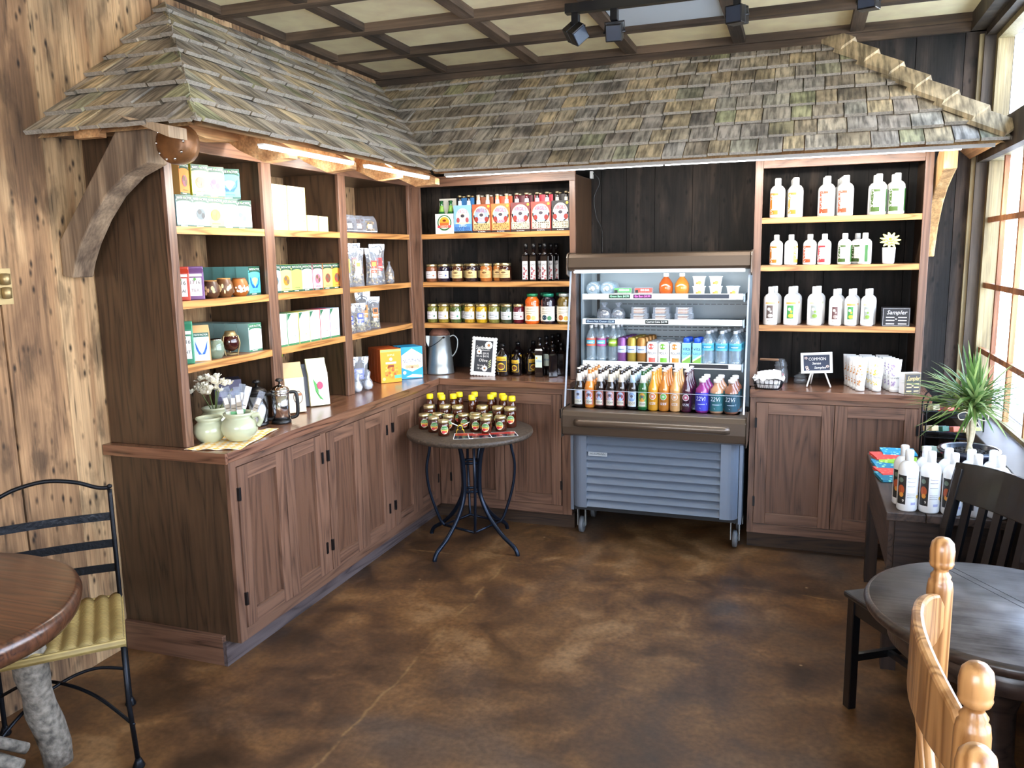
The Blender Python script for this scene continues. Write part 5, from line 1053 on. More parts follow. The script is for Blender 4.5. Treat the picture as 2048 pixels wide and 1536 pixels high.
def food_bag(w, d, h, fillc, labc, lab2, txt, loc, deg, lab, seed, white=False):
    rnd = random.Random(seed); c = MB(); nx, nz = 8, 8; vs = []; fs = []
    def half(sg):
        for j in range(nz+1):
            for i in range(nx+1):
                u = i/nx*2-1; v = j/nz; th = d/2*max(0, (1-u*u))**.5*(1.0 if v < .55 else max(.04, 1-(v-.55)/.3)); th *= min(1, .45+v*5)
                vs.append((u*w/2*(1-.12*math.sin(v*PI))*(1+.06*(v > .85)), sg*(th+.0008)+rnd.uniform(-.0015, .0015), v*h+rnd.uniform(-.001, .001)*(v > 0)))
    half(-1); half(1); K = (nx+1)*(nz+1)
    for s_ in range(2):
        for j in range(nz):
            for i in range(nx):
                q = [s_*K+j*(nx+1)+i, s_*K+j*(nx+1)+i+1, s_*K+(j+1)*(nx+1)+i+1, s_*K+(j+1)*(nx+1)+i]; fs.append(q if s_ == 0 else q[::-1])
    c.add(vs, fs, M_BAGC, True); o = c.build('pasta_bag')
    f = MB(); fm = mat('pasta_'+fillc, fillc, .6, var=.25, bscale=70)
    for i in range(46): 
        v = rnd.uniform(.06, .60); u = rnd.uniform(-.72, .72); f.lathe([(0, -.008), (.0065, -.003), (.006, .005), (0, .008)], fm, M=TR(u*w/2, rnd.uniform(-.6, .6)*d/2*(1-u*u), v*h, rnd.uniform(0, 3), rnd.uniform(0, 3)), n=6)
    f.build('pasta', o)
    a = Art(y0=-d/2*.99-.001); a.rect(-w*.20, w*.22, h*.34, h*.66, labc, 0); a.rect(-w*.12, w*.14, h*.52, h*.62, lab2, 1); a.text(txt, .001, h*.43, .014, 'ffffff' if labc != 'e8d84a' else '3a2a10', 1, wmax=w*.38); a.rect(-w*.14, w*.14, h*.37, h*.38, 'f0e0c0', 1); a.build('label', o)
    return put(o, loc, math.radians(deg), lab, 'bag', 'clear bags of pasta')
for y, x, w, h, fc, lc, l2, tx, d in ((-1.10, .34, .085, .235, 'd8c8a0', 'e8d84a', '1a1a1a', 'ORZO', 'clear pasta bag with yellow label, far left of second shelf'), (-1.01, .36, .085, .215, 'c8b488', 'efe8d0', 'e8d84a', 'PASTA', 'clear pasta bag with white and yellow label at front'), (-.915, .28, .09, .245, 'd0bc90', 'c8382c', 'e8c83a', 'PENNE', 'tall clear pasta bag with red and yellow label'),
      (-.83, .36, .085, .215, 'c8b080', 'd84a2c', 'e8d03a', 'PASTA', 'clear pasta bag with orange red label'), (-.715, .33, .095, .24, 'd8c4a0', 'b82c2c', '8a1c1c', 'ROTINI', 'wide clear pasta bag with red label, right of second shelf')):
    food_bag(w, .055, h, fc, lc, l2, tx, (x, y, Z2), 48, d, int(abs(y)*100))
o = lathe_thing('gift_bag', [(.026, 0), (.03, .01), (.028, .07), (.012, .105), (.005, .118), (.009, .135)], M_BAGC, 16); lumps(40, .024, .024, .085, mat('granola', 'b8935a', .7, var=.3, bscale=90), .008, 3).build('granola', o); put(o, (.34, -.585, Z2), 0, 'small tied clear bag of granola at right end of second shelf', 'bag')
for y, x, w, h, fc, lc, l2, tx, d in ((-1.105, .35, .075, .15, 'd8c8a0', '3048a8', 'e8e8f0', 'RICE', 'clear bag with blue label half behind the stile'), (-1.02, .365, .08, .165, 'd0c090', '3048b8', 'f0f0f4', 'QUINOA', 'clear bag with royal blue label on third shelf'), (-.91, .33, .09, .225, 'd8c488', 'c87a2c', '3a2a18', 'GRAIN', 'tall clear bag with orange brown label on third shelf'), (-.80, .34, .075, .19, 'c8bc88', 'b86a28', '3a2a18', 'BEAN', 'slim clear bag with orange label on third shelf')):
    food_bag(w, .05, h, fc, lc, l2, tx, (x, y, Z3), 48, d, int(abs(y)*90))
# counter of the long run
CZ = .9215
for y, x, d in ((-1.16, .335, 'left'), (-1.03, .345, 'right')):
    food_bag(.13, .07, .19, 'd8dce8', '8a94c8', 'dfe4f4', 'CHIPS', (x, y, CZ), 45, 'large clear bag with lavender print on counter, %s of two' % d, 7)
for i, (x, y) in enumerate(((.40, -1.13), (.415, -1.04))):
    o = lathe_thing('wrapped_scoop', [(0, 0), (.024, .008), (.030, .03), (.024, .05), (.012, .075), (.018, .105), (.004, .12)], M_BAGC, 16); MB().lathe([(0, .003), (.02, .010), (.026, .03), (.02, .045), (.010, .06)], M_WHITE, n=16).build('scoop', o); put(o, (x, y, CZ), 0, 'white scoop wrapped in clear film, %s one in front of lavender bags' % ('left', 'right')[i], 'packet', 'wrapped white scoops')
def cracker(w, h, d, c1, c2, fn, loc, deg, lab):
    o = MB().box(-w/2, w/2, -d/2, d/2, 0, h, H(c2)).build('cracker_box', bevel=.001)
    if fn: a = Art(y0=-d/2-.0002); a.rect(-w/2+.001, w/2-.001, .001, h-.001, c1, 0); fn(a, w, h); a.build('front_print', o)
    return put(o, loc, math.radians(deg), lab, 'box', 'cracker boxes on the counter')
def nutthin(a, w, h):
    a.poly([(-w/2+.002, h*.36), (0, h*.22), (w/2-.002, h*.36), (w/2-.002, h*.74), (0, h*.95), (-w/2+.002, h*.74)], 'f4f6f8', 1); a.text('NUT-THINS', 0, h*.56, .03, '2a3a5a', 2, wmax=w*.86)
    for k in range(-2, 3): a.disc(k*w*.12, h*.38, w*.09, 'd8b890', 2, h*.06)
    a.disc(0, h*.36, w*.05, '9a6a40', 3, h*.03); a.poly([(-w*.3, h*.06), (w*.45, h*.02), (w*.45, h*.10), (0, h*.14)], 'e8f4fa', 1); a.disc(-w*.36, h*.2, w*.08, 'f4f6f8', 2); a.text('ALMOND', 0, h*.85, .010, '2a3a5a', 2)
def orangebox(a, w, h):
    a.rect(-w/2+.002, w/2-.002, h*.92, h-.003, '9fc86a', 1); a.text('SIMPLE', 0, h*.82, .016, 'f8e8b0', 2, wmax=w*.5); a.disc(0, h*.70, .010, 'fff4e0', 2); a.rect(-w*.25, w*.25, h*.56, h*.62, 'fff0c8', 2); a.rect(-w*.14, w*.14, h*.46, h*.53, '8a3a10', 2)
    rnd = random.Random(5)
    for k in range(22): a.disc(rnd.uniform(-w*.25, w*.28), rnd.uniform(h*.14, h*.46), rnd.uniform(.006, .011), ('c8641c', 'f0b84a', 'e08a2c')[k % 3], 2+k % 3, n=9)
    a.rect(w*.15, w*.48, h*.12, h*.22, '5fc8a0', 6); a.disc(-w*.35, h*.12, .010, 'f8d880', 2)
n50 = (math.sin(math.radians(50)), -math.cos(math.radians(50)))
for j in range(4): cracker(.135, .205, .048, 'f0a01c', 'b8501c', orangebox if j == 0 else None, (.40-n50[0]*.05*j, -.745-n50[1]*.05*j, CZ), 50, ('orange cracker box at front of the left stack on counter', 'orange cracker box second behind the front one', 'brown orange cracker box third from front', 'brown orange cracker box deepest in the line')[j])
for j in range(3): cracker(.14, .20, .045, '1f9fd0', '1b8cc0', nutthin if j == 0 else None, (.455-n50[0]*.047*j, -.565-n50[1]*.047*j, CZ), 44, ('bright blue nut cracker box at front beside the pitcher', 'blue cracker box second behind the blue front one', 'blue cracker box deepest behind the blue front one')[j])
for j, c in enumerate(('7a4a34', '3a7a5a', '6a4a3a')): cracker(.13, .20, .045, c, c, None, (.20-.02*j, -1.10+.075*j, CZ), 60, ('brown cracker box behind the lavender bags', 'green topped cracker box behind the lavender bags', 'dark cracker box nearest the orange line, behind bags')[j])
# coffee bags
def coffee(w, d, h, col, side, art, loc, deg, lean, lab):
    t = thing('coffee_bag', lab, 'bag', loc, math.radians(deg), 'paper bags on the counter')
    o = MB().prism([(-d/2, 0), (d/2, 0), (d/2*.9, h*.7), (.006, h*.90), (.004, h), (-.004, h), (-.006, h*.90), (-d/2*.9, h*.7)], 'x', -w/2, w/2, mat('bag_'+side, side, .55, bump=.3, bscale=30)).build('bag', t, bevel=.003); o.rotation_euler = (-lean, 0, 0)
    a = Art(y0=-d/2-.0018); art(a, w, h); o = a.build('front_print', t); o.rotation_euler = (-lean, 0, 0); return t
def radish(a, w, h):
    a.rect(-w/2+.002, w/2-.002, .002, h*.69, 'f3f3ea', 0); a.disc(.005, h*.42, w*.16, 'c0305a', 2, h*.085); a.disc(.02, h*.32, w*.1, 'f0dce4', 3, h*.05); a.poly([(-.03, h*.58), (-.005, h*.42), (-.005, h*.18), (-.02, h*.3)], '3f9a3c', 2); a.poly([(-.02, h*.3), (.0, h*.14), (.02, h*.1), (.0, h*.22)], '3f9a3c', 2); a.disc(-.01, h*.62, .006, 'a8c8e0', 2)
def kraft(a, w, h): a.rect(-w/2+.002, w/2-.002, .002, h*.69, 'e8d6b4', 0); a.disc(.012, h*.30, .024, '4a2f22', 1, .032, 22); a.disc(.012, h*.30, .020, 'f0e2c4', 2, .028, 22); a.rect(-.006, .030, h*.33, h*.38, 'a8683a', 3)
coffee(.10, .065, .25, 'c9a878', 'cba97a', kraft, (.395, -1.735, CZ), 52, .12, 'kraft coffee bag with oval emblem on the counter')
coffee(.10, .06, .25, 'c9a878', 'd8bb92', lambda a, w, h: a.rect(-w/2+.002, w/2-.002, .002, h*.69, 'ead9b8', 0), (.30, -1.745, CZ), 52, .15, 'plain kraft coffee bag behind the oval emblem one')
coffee(.105, .06, .245, 'f0f0e0', 'e8e8b8', radish, (.40, -1.53, CZ), 52, .12, 'white paper bag with red radish print and yellow top')
coffee(.10, .055, .22, '30343c', '3a3e48', lambda a, w, h: None, (.335, -1.60, CZ), 52, .12, 'dark grey bag between kraft and radish bags')
for j, (x, y, h) in enumerate(((.13, -1.76, .262), (.12, -1.57, .245))):
    o = MB().box(-.075, .075, -.04, .04, 0, h, H('9ac01e')).box(-.077, .077, -.042, .042, h+.0005, h+.018, H('a8d424')).build('lime_canister', bevel=.005); put(o, (x, y, CZ), math.radians(60), ('lime green box at the back left behind kraft bags', 'lower lime green box behind the dark grey bag')[j], 'box', 'lime green boxes')
# french presses
def press(white, loc, deg, lab):
    t = thing('french_press', lab, 'coffee press', loc, math.radians(deg), 'french presses on the counter'); r = .042; h = .15
    body = MB().lathe([(r*.96, .012), (r*.96, h)], mat('mirror_steel', 'e2e4e8', .16, 1) if not white else M_CLEAR, n=30)
    if white: body.lathe([(r*.9, .014), (r*.9, h*.6)], mat('press_card', 'e9e9ec', .5), n=30)
    body.build('beaker', t)
    MB().lathe([(r*1.04, 0), (r*1.07, .003), (r*1.05, .014), (r*.98, .016)], M_BLK, n=30).build('base', t)
    f = MB(); f.lathe([(r*1.0, h-.014), (r*1.04, h-.010), (r*1.04, h), (r*.97, h)], M_BLK if white else M_CHROME, n=30)
    if white:
        for a0 in (-2.6, -1.0): f.tube([(r*1.02*math.cos(a0+s*1.5), r*1.02*math.sin(a0+s*1.5), .014+(h-.03)*s) for s in [i/10 for i in range(11)]], .0045, M_BLK, 6).tube([(r*1.02*math.cos(a0+1.5-s*1.5), r*1.02*math.sin(a0+1.5-s*1.5), .014+(h-.03)*s) for s in [i/10 for i in range(11)]], .0045, M_BLK, 6)
    f.build('frame', t); MB().tube(smooth_path([(r*.98, 0, h-.008), (r+.028, 0, h-.012), (r+.034, 0, h*.6), (r+.030, 0, h*.22), (r*1.0, 0, h*.14)]), [.006]+[.0085]*23+[.006], M_BLK, 8).build('handle', t)
    MB().lathe([(r*1.02, h+.0005), (r*1.04, h+.006), (r*.9, h+.016), (r*.4, h+.026), (.006, h+.030), (.004, h+.044)], M_CHROME if not white else M_BLK, n=30).prism([(-r*.9, h-.004), (-r*1.35, h+.002), (-r*.9, h+.004)], 'y', -.01, .01, M_CHROME).build('lid', t)
    MB().lathe([(.004, h+.042), (.016, h+.046), (.019, h+.052), (.012, h+.059), (0, h+.061)], M_BLK if white else mat('knob_grey', '3a3634', .25, .5), n=18).build('knob', t)
press(False, (.480, -1.965, CZ), 35, 'chrome french press with black handle at the counter front'); press(True, (.405, -2.035, CZ), 35, 'black framed french press with white card inside, behind the chrome one')
o = MB().box(-.06, .06, -.05, .05, 0, .215, H('2c2a3c')).build('product_box', bevel=.002); a = Art(y0=-.0502); a.rect(-.058, .058, .12, .213, '4a4862', 0); a.rect(-.04, .04, .14, .16, '8a88a4', 1); a.build('front_print', o); put(o, (.26, -2.06, CZ), math.radians(45), 'dark box behind the french presses', 'box')
# crocks with honey sticks
def crock_prof(r, h): return [(r*.55, 0), (r*.62, .003), (r*.92, h*.25), (r, h*.45), (r*.9, h*.68), (r*.70, h*.80), (r*.68, h*.84), (r*.80, h*.92), (r*.82, h*.97), (r*.76, h), (r*.68, h*.97), (r*.60, h*.86), (r*.70, h*.6), (r*.7, h*.2), (0, h*.12)]
def crock(r, h, loc, lab, tilt=0, handle=False):
    t = thing('stoneware_crock', lab, 'pot', loc, 0, 'sage stoneware crocks'); c = MB().lathe(crock_prof(r, h), M_CLAY, n=36)
    o = c.build('body', t)
    if handle: o = MB().tube(smooth_path([(r*.72, r*.2, h*.85), (r*1.05, r*.35, h*.9), (r*1.15, r*.4, h*.7), (r*1.0, r*.3, h*.5)]), .010, M_CLAY, 10).build('handle', t)
    return t
c0 = crock(.077, .118, (.535, -2.335, .9275), 'round sage crock holding wrapped honey sticks, front of the counter', handle=True)
rnd = random.Random(12)
for i in range(8):
    x = .535+rnd.uniform(-.028, .028); y = -2.335+rnd.uniform(-.028, .028); L = rnd.uniform(.15, .185); rx, ry = rnd.uniform(-.16, .16), (-.28, -.18, -.08, .0, .08, .2, .34, .44)[i]
    o = MB().box(-.013, .013, -.004, .004, 0, L, M_BAGC).build('honey_stick_pack'); MB().box(-.010, .010, -.003, .003, .012, L*.78, mat('stick_tan', 'c0a070', .6, var=.2)).build('sticks', o); a = Art(y0=-.0043); a.rect(-.013, .013, .0, L*.42, ('6fae7a', 'd8e0c8', 'efece0')[i % 3], 0); a.rect(-.008, .008, L*.62, L*.8, 'e8e4d8', 0); a.rect(-.008, .008, L*.5, L*.52, '5a4a34', 0); a.build('label', o)
    o.location = (x, y, .985); o.rotation_euler = (rx, ry, .7); tag(o, 'wrapped honey stick bundle in the front crock, %s from the left' % ('first', 'second', 'third', 'fourth', 'fifth', 'sixth', 'seventh', 'eighth')[i], 'packet', 'honey stick bundles')
t = crock(.068, .105, (.415, -2.375, .9215), 'sage crock lying open against the left stile behind the front crock')
crock(.07, .11, (.30, -2.20, .9215), 'sage crock with artificial cream flowers at the back')
t = thing('flower_bunch', 'cream artificial flowers standing in the rear crock', 'flowers', (.30, -2.20, 1.02)); fm = mat('petal_cream', 'fff8e2', .7); rnd = random.Random(3); c = MB()
for i in range(26):
    cx, cy, cz = rnd.uniform(-.07, .09), rnd.uniform(-.09, .07), rnd.uniform(.075, .145)
    for k in range(9):
        M_ = TR(cx, cy, cz, rx=rnd.uniform(-.3, .3), ry=rnd.uniform(-.3, .3), rz=2*PI*k/9) @ TR(ry=-rnd.uniform(.2, 1.1)); c.add([(0, 0, 0), (.012, -.008, .002), (.024, -.005, .007), (.027, .002, .005), (.022, .008, .008), (.012, .007, .002)], [(0, 1, 2, 3, 4, 5)], fm, False, M_)
c.build('blossoms', t); c = MB(); 
for i in range(8): c.tube([(0, 0, -.03), (rnd.uniform(-.05, .07), rnd.uniform(-.06, .05), .09)], .002, mat('stem_green', '5a6a34', .6), 5)
c.build('stems', t)
o = lathe_thing('salt_cellar', [(.024, 0), (.036, .012), (.038, .03), (.03, .045), (.026, .05)], M_WHITE, 24); MB().lathe([(.026, .0505), (.02, .06), (.007, .065), (.008, .072), (0, .075)], M_WHITE, n=20).build('lid', o); put(o, (.475, -2.195, CZ), 0, 'small white lidded ceramic pot between crock and french press', 'pot')
# yellow cloth
def clothmesh(poly, z, m, seed, amp=.004, n=26):
    xs = [p[0] for p in poly]; ys = [p[1] for p in poly]; vs = []; fs = []; ok = {}
    A_, B_, C_, D_ = [Vector((p[0], p[1], 0)) for p in poly]
    for j in range(n+1):
        for i in range(n+1):
            u, v = i/n, j/n; p = A_.lerp(B_, u).lerp(D_.lerp(C_, u), v); e = min(u, 1-u, v, 1-v); zz = z+amp*(1+math.sin(u*17+seed)*math.cos(v*13))*(1 if e > .12 else 1.6)
            vs.append((p.x, p.y, zz))
    for j in range(n):
        for i in range(n): q = j*(n+1)+i; fs.append((q, q+1, q+n+2, q+n+1))
    c = MB(); c.add(vs, fs, m, True); return c
def check_mat():
    m, n, l, b_ = principled('yellow_check_cloth'); t = n.new('ShaderNodeTexCoord'); mp = n.new('ShaderNodeMapping'); mp.inputs['Rotation'].default_value = (0, 0, .4); l.new(t.outputs['Object'], mp.inputs['Vector'])
    ck = n.new('ShaderNodeTexChecker'); ck.inputs['Scale'].default_value = 42; ck.inputs['Color1'].default_value = (*srgb('f2b81c'), 1); ck.inputs['Color2'].default_value = (*srgb('f2efe4'), 1); l.new(mp.outputs[0], ck.inputs['Vector'])
    w = n.new('ShaderNodeTexWave'); w.inputs['Scale'].default_value = 14; l.new(mp.outputs[0], w.inputs['Vector']); mx = n.new('ShaderNodeMix'); mx.data_type = 'RGBA'; mx.inputs[0].default_value = .4; l.new(ck.outputs[0], mx.inputs[6])
    r = n.new('ShaderNodeValToRGB'); r.color_ramp.elements[0].color = (*srgb('f0c030'), 1); r.color_ramp.elements[1].color = (*srgb('f6f2e6'), 1); l.new(w.outputs['Fac'], r.inputs[0]); l.new(r.outputs[0], mx.inputs[7]); l.new(mx.outputs[2], b_.inputs['Base Color']); b_.inputs['Roughness'].default_value = .8; return m
c = clothmesh([(.425, -2.545), (.64, -2.47), (.545, -2.08), (.40, -2.20)], .9225, check_mat(), 1, .0015); tag(c.build('cloth', solid=.0012), 'yellow and white checked cloth under the sage crocks', 'cloth')

# ================================================================ RIGHT SHELVES: lotion bottles
def lotion(h, r, art, name='lotion_bottle'):
    o = lathe_thing(name, [(r*.9, 0), (r, .006), (r*1.0, h*.66), (r*.93, h*.73), (r*.68, h*.79), (r*.40, h*.82), (r*.38, h*.84)], M_LOTION, 26)
    MB().lathe([(r*.43, h*.825), (r*.42, h*.985), (r*.36, h), (0, h)], M_WHITE, n=20).build('cap', o); a = Art(R=r+.0003); art(a, r, h); a.build('label', o); return o
def border(c):
    def f(a, r, h):
        rnd = random.Random(c); 
        a.rect(-r*1.2, -r*.45, h*.08, h*.62, c, 0); a.rect(-r*.45, r*.1, h*.08, h*.19, c, 0); a.rect(-r*.7, r*.6, h*.19, h*.56, 'f6f6f4', 1); a.rect(-r*1.2, r*.1, h*.56, h*.62, c, 0)
        for i in range(24): a.disc(rnd.uniform(-r*1.1, -r*.55), rnd.uniform(h*.1, h*.6), .003, 'f2efe8', 1, .002, n=6)
        a.rect(-r*.2, r*.2, h*.49, h*.505, '8a8a8a', 2); a.rect(-r*.2, r*.15, h*.33, h*.345, 'a0a0a0', 2)
    return f
def greenb(a, r, h):
    border('3c5a1c')(a, r, h); a.rect(r*.95, r*1.4, h*.08, h*.62, '2f6a28', 0)
def pict(top, pic, p2):
    def f(a, r, h):
        a.rect(-r*.7, r*.7, h*.55, h*.60, top, 0); a.rect(-r*.55, r*.35, h*.18, h*.52, pic, 0); a.disc(0, h*.25, r*.35, p2, 1, h*.05); a.disc(-r*.2, h*.42, r*.22, 'd8d8cc', 1, h*.04); a.disc(r*.05, h*.36, r*.16, p2, 1, h*.03); a.text('SOAP', -r*.1, h*.12, .010, '4a4a4a', 0); a.text('common sense', .0, h*.64, .007, '7a7a7a', 0)
    return f
GL = 'white lotion bottles on the right shelves'; w1 = .0395; H1 = .212
for x, c, d, nb in ((2.606, 'c8741c', 'tall bottle with orange label, left end of top right shelf', 0), (2.699, 'c8741c', 'tall bottle with orange label, second on top right shelf', 2), (2.859, 'a8401c', 'tall bottle with rust label, third on top right shelf', 1), (2.951, 'a8401c', 'tall bottle with rust label, fourth on top right shelf', 3), (3.111, 'g', 'tall bottle with green border label, fifth on top right shelf', 1), (3.199, 'g', 'tall bottle with green border label, right end of top right shelf', 1)):
    o = lotion(H1, w1, greenb if c == 'g' else border(c)); put(o, (x, -.34, R1), 0, 'White '.lower()+d, 'bottle', GL)
    for j in range(nb): dup(o, (x-.006*(j+1), -.34+.082*(j+1), R1), .3, '%s, the one %s behind' % (d.replace('tall bottle', 'white bottle').replace('top right shelf', 'top shelf'), ('directly', 'second', 'third')[j]), GL)
for x, c, d, rz in ((2.608, 'c8741c', 'short bottle with orange label, left end of second right shelf', 0), (2.685, 'dca040', 'short bottle with pale label turned away, second on second right shelf', 1.6), (2.782, 'b8481c', 'short bottle with coral label, third on second right shelf', 0), (2.856, 'b82c34', 'short bottle with red label, fourth on second right shelf', 0), (2.958, 'g', 'short bottle with green label, fifth on second right shelf', 0), (3.058, 'g', 'short bottle showing green side strip, beside the flower pot', -1.0)):
    o = lotion(.165, .0345, greenb if c == 'g' else border(c)); put(o, (x, -.335, R2), rz, 'white '+d, 'bottle', GL)
    if x > 3.0: dup(o, (3.025, -.255, R2), .2, 'short white bottle with green label behind the one beside the flower pot', GL)
for x, h, r, top, pic, p2, d in ((2.588, .212, .0385, 'e8b070', '5a4a44', 'b0a8a0', 'white soap bottle with dark animal picture, left end of third right shelf'), (2.696, .212, .0385, 'e89a3c', '3f8a4a', 'e0b030', 'white soap bottle with green citrus picture, second on third right shelf'), (2.819, .212, .0385, 'c8d8a0', '9aa09a', '7a9a3a', 'white soap bottle with grey olive picture, third on third right shelf'),
      (2.925, .198, .0325, 'efe8e0', '6a4a4a', 'a89a94', 'smaller soap bottle with dark animal picture, fourth on third right shelf'), (3.003, .198, .0325, 'e89a3c', '3f8a4a', 'e0b030', 'smaller soap bottle with green citrus picture, fifth on third right shelf'), (3.085, .198, .0325, 'c8d8a0', '9aa09a', '7a9a3a', 'smaller soap bottle with grey olive picture, sixth on third right shelf')):
    o = lotion(h, r, pict(top, pic, p2), 'soap_bottle'); put(o, (x, -.335, R3), 0, d, 'bottle', GL); dup(o, (x+.018, -.335+2.15*r, R3), 0, 'soap bottle behind the front soap bottle'+' '+('at the %s place on third right shelf' % ['leftmost', 'second', 'third', 'fourth', 'fifth', 'sixth'][[2.588, 2.696, 2.819, 2.925, 3.003, 3.085].index(x)]), GL)
# flower pot
t = thing('flower_pot', 'small white pot with pale yellow artificial flower on second right shelf', 'flower pot', (3.175, -.34, R2)); MB().lathe([(.026, 0), (.027, .004), (.029, .006), (.033, .085), (.031, .087), (.030, .07), (0, .07)], M_WHITE, n=28).build('pot', t)
c = MB(); ym = mat('petal_yellow', 'f2ea8a', .6)
for ring, (n_, L, tz, zz) in enumerate(((11, .052, .35, .118), (9, .040, .8, .122), (7, .026, 1.2, .124))):
    for k in range(n_):
        an = 2*PI*k/n_+ring*.3; M_ = TR(0, -.035, zz, rx=.95) @ TR(rz=an) @ TR(ry=-tz*.55)
        c.add([(0, 0, 0), (L*.5, -.010, .003), (L, -.003, 0), (L, .003, 0), (L*.5, .010, .003)], [(0, 1, 2, 3, 4)], ym, False, M_)
c.build('petals', t); MB().lathe([(.0, 0), (.010, .002), (.008, .008), (0, .01)], mat('flower_heart', 'd8901c', .6), M=TR(0, -.035, .124, rx=.95), n=12).build('flower_centre', t)
c = MB(); rnd = random.Random(2); lm = mat('leaf_dark', '3a4a30', .5)
for k in range(9):
    an = rnd.uniform(0, 2*PI); M_ = TR(0, 0, .09) @ TR(rz=an) @ TR(ry=-rnd.uniform(.3, 1.0)); c.add([(0, 0, 0), (.035, -.012, .004), (.07, 0, 0), (.035, .012, .004)], [(0, 1, 2, 3)], lm, False, M_)
c.build('leaves', t)
def sampler(w, h, d, gold, loc, deg, lab, white_side=False):
    o = MB().box(-w/2, w/2, -d/2, d/2, 0, h, H('f0f2f6') if white_side else H('1c1a1e')).build('sampler_box', bevel=.001); a = Art(y0=-d/2-.0002); fc = 'd8b870' if gold else 'e8e8ee'
    a.rect(-w/2+.0005, w/2-.0005, .0005, h-.0005, '17161b', 0); 
    for u0, u1, v0, v1 in ((-w/2+.004, w/2-.004, h-.005, h-.0042), (-w/2+.004, w/2-.004, .0042, .005), (-w/2+.004, -w/2+.0048, .004, h-.004), (w/2-.0048, w/2-.004, .004, h-.004)): a.rect(u0, u1, v0, v1, fc, 1)
    a.text('Sampler', .004, h*.74, h*.30, fc, 1, wmax=w*.74, slant=.25)
    for v in (.46, .30, .12): a.rect(-w*.36, -w*.06, h*v, h*(v+.05), fc, 1); a.rect(w*.08, w*.38, h*v, h*(v+.05), fc, 1)
    a.disc(0, h*.4, h*.05, fc, 1, h*.03); a.build('front_print', o); return put(o, loc, math.radians(deg), lab, 'box', 'black soap sampler boxes')
sampler(.135, .100, .08, False, (3.225, -.33, R3), 0, 'black soap sampler box with silver script on third right shelf')
sampler(.090, .110, .05, True, (3.300, -.455, .9215), 24, 'black sampler box with gold script standing on the right counter', True)
# tubes
def tube_(c1, c2, txt):
    c = MB(); n = 20; vs = []; fs = []; pr = [(0, .022, .022), (.02, .022, .022), (.06, .026, .021), (.11, .029, .014), (.16, .032, .005), (.172, .033, .0012)]
    for z, a_, b_ in pr:
        for i in range(n): an = 2*PI*i/n; vs.append((a_*math.cos(an), b_*math.sin(an), z))
    for j in range(len(pr)-1):
        for i in range(n): fs.append((j*n+i, j*n+(i+1) % n, (j+1)*n+(i+1) % n, (j+1)*n+i))
    fs += [tuple(reversed(range(n))), tuple(5*n+i for i in range(n))]
    c.add(vs, fs, M_LOTION, True); o = c.build('lotion_tube'); rnd = random.Random(txt)
    m = MB(); k = 0
    def pt(u, v): 
        j = max(i for i in range(5) if pr[i][0] <= v); f = (v-pr[j][0])/(pr[j+1][0]-pr[j][0]); a_ = pr[j][1]*(1-f)+pr[j+1][1]*f; b_ = pr[j][2]*(1-f)+pr[j+1][2]*f; th = u/.03
        return ((a_+.0006)*math.sin(th), -(b_+.0006+.0002*k)*math.cos(th), v)
    for i in range(34):
        if c2 == 'band': break
        k = i % 3; u = rnd.gauss(-.012, .009); v = rnd.choice((rnd.uniform(.085, .145), rnd.uniform(.03, .055))); r = rnd.uniform(.002, .005)
        m.add([pt(u+r*math.cos(t_), v+r*math.sin(t_)) for t_ in [2*PI*q/7 for q in range(7)]], [tuple(range(7))], H((c1, c2)[i % 2]))
    k = 4; tv, tf, tw = text_geo(txt); m.add([pt(.002+p[0]*.014, .075+p[1]*.016) for p in tv], tf, H('2a2a2e')); m.build('label', o)
    MB().lathe([(.021, -.0005), (.0235, .0), (.0235, .018), (.0225, .0195)], M_WHITE, n=22).build('cap', o); return o
for x, c1, c2, tx, d in ((3.063, 'c8782c', 'e0a86a', 'Oat', 'orange speckled'), (3.144, 'f0d050', 'f4e08a', 'Verbena', 'yellow speckled'), (3.229, '9a84b8', 'b8a4cc', 'Lavender', 'lavender speckled')):
    o = tube_(c1, c2, tx); put(o, (x, -.42, .9225), 0, 'white tube with %s print, front of its line on right counter' % d, 'tube', 'lotion tubes on the right counter')
    for j in range(4): dup(o, (x-.012*(j+1), -.42+.049*(j+1), .9225), 0, 'white tube with %s print, %s in its line' % (d, ('second', 'third', 'fourth', 'last')[j]))
# easel sign
t = thing('easel_sign', 'small chalkboard on white easel reading common sense samples', 'sign', (2.845, -.33, .921), math.radians(-4))
M_ = TR(0, 0, .075, rx=-.16, ry=-.07); w, h = .165, .115; c = MB(); 
for x0, x1, z0, z1 in ((-w/2, w/2, h-.014, h), (-w/2, w/2, 0, .014), (-w/2, -w/2+.014, .0142, h-.0142), (w/2-.014, w/2, .0142, h-.0142)): c.box(x0, x1, -.006, .006, z0, z1, M_WHITE, M_)
c.build('frame', t); a = Art(y0=-.0015); a.rect(-w/2+.013, w/2-.013, .013, h-.013, '1d2a44', 0); a.text('COMMON', .004, .078, .024, 'f2f2ee', 1, wmax=.09); a.text('Sense', 0, .054, .020, 'f2f2ee', 1, wmax=.06, slant=.2); a.text('Samples', .018, .030, .019, 'f2f2ee', 1, wmax=.06, slant=.2)
for u, v in ((-.052, .034), (-.048, .022), (-.055, .085), (.056, .036)): 
    for k in range(5): an = 2*PI*k/5; a.disc(u+.006*math.cos(an), v+.005*math.sin(an), .003, 'f0d0c0', 1, n=6)
o = a.build('chalk_panel', t); o.matrix_local = M_
for x0, x1, y1 in ((-.028, -.048, -.045), (.04, .075, -.035), (-.02, -.035, .06)): MB().tube([(x0, .008 if y1 > 0 else .0, .085), (x1, y1, .004)], .0045, M_WHITE, 6).build('leg', t)
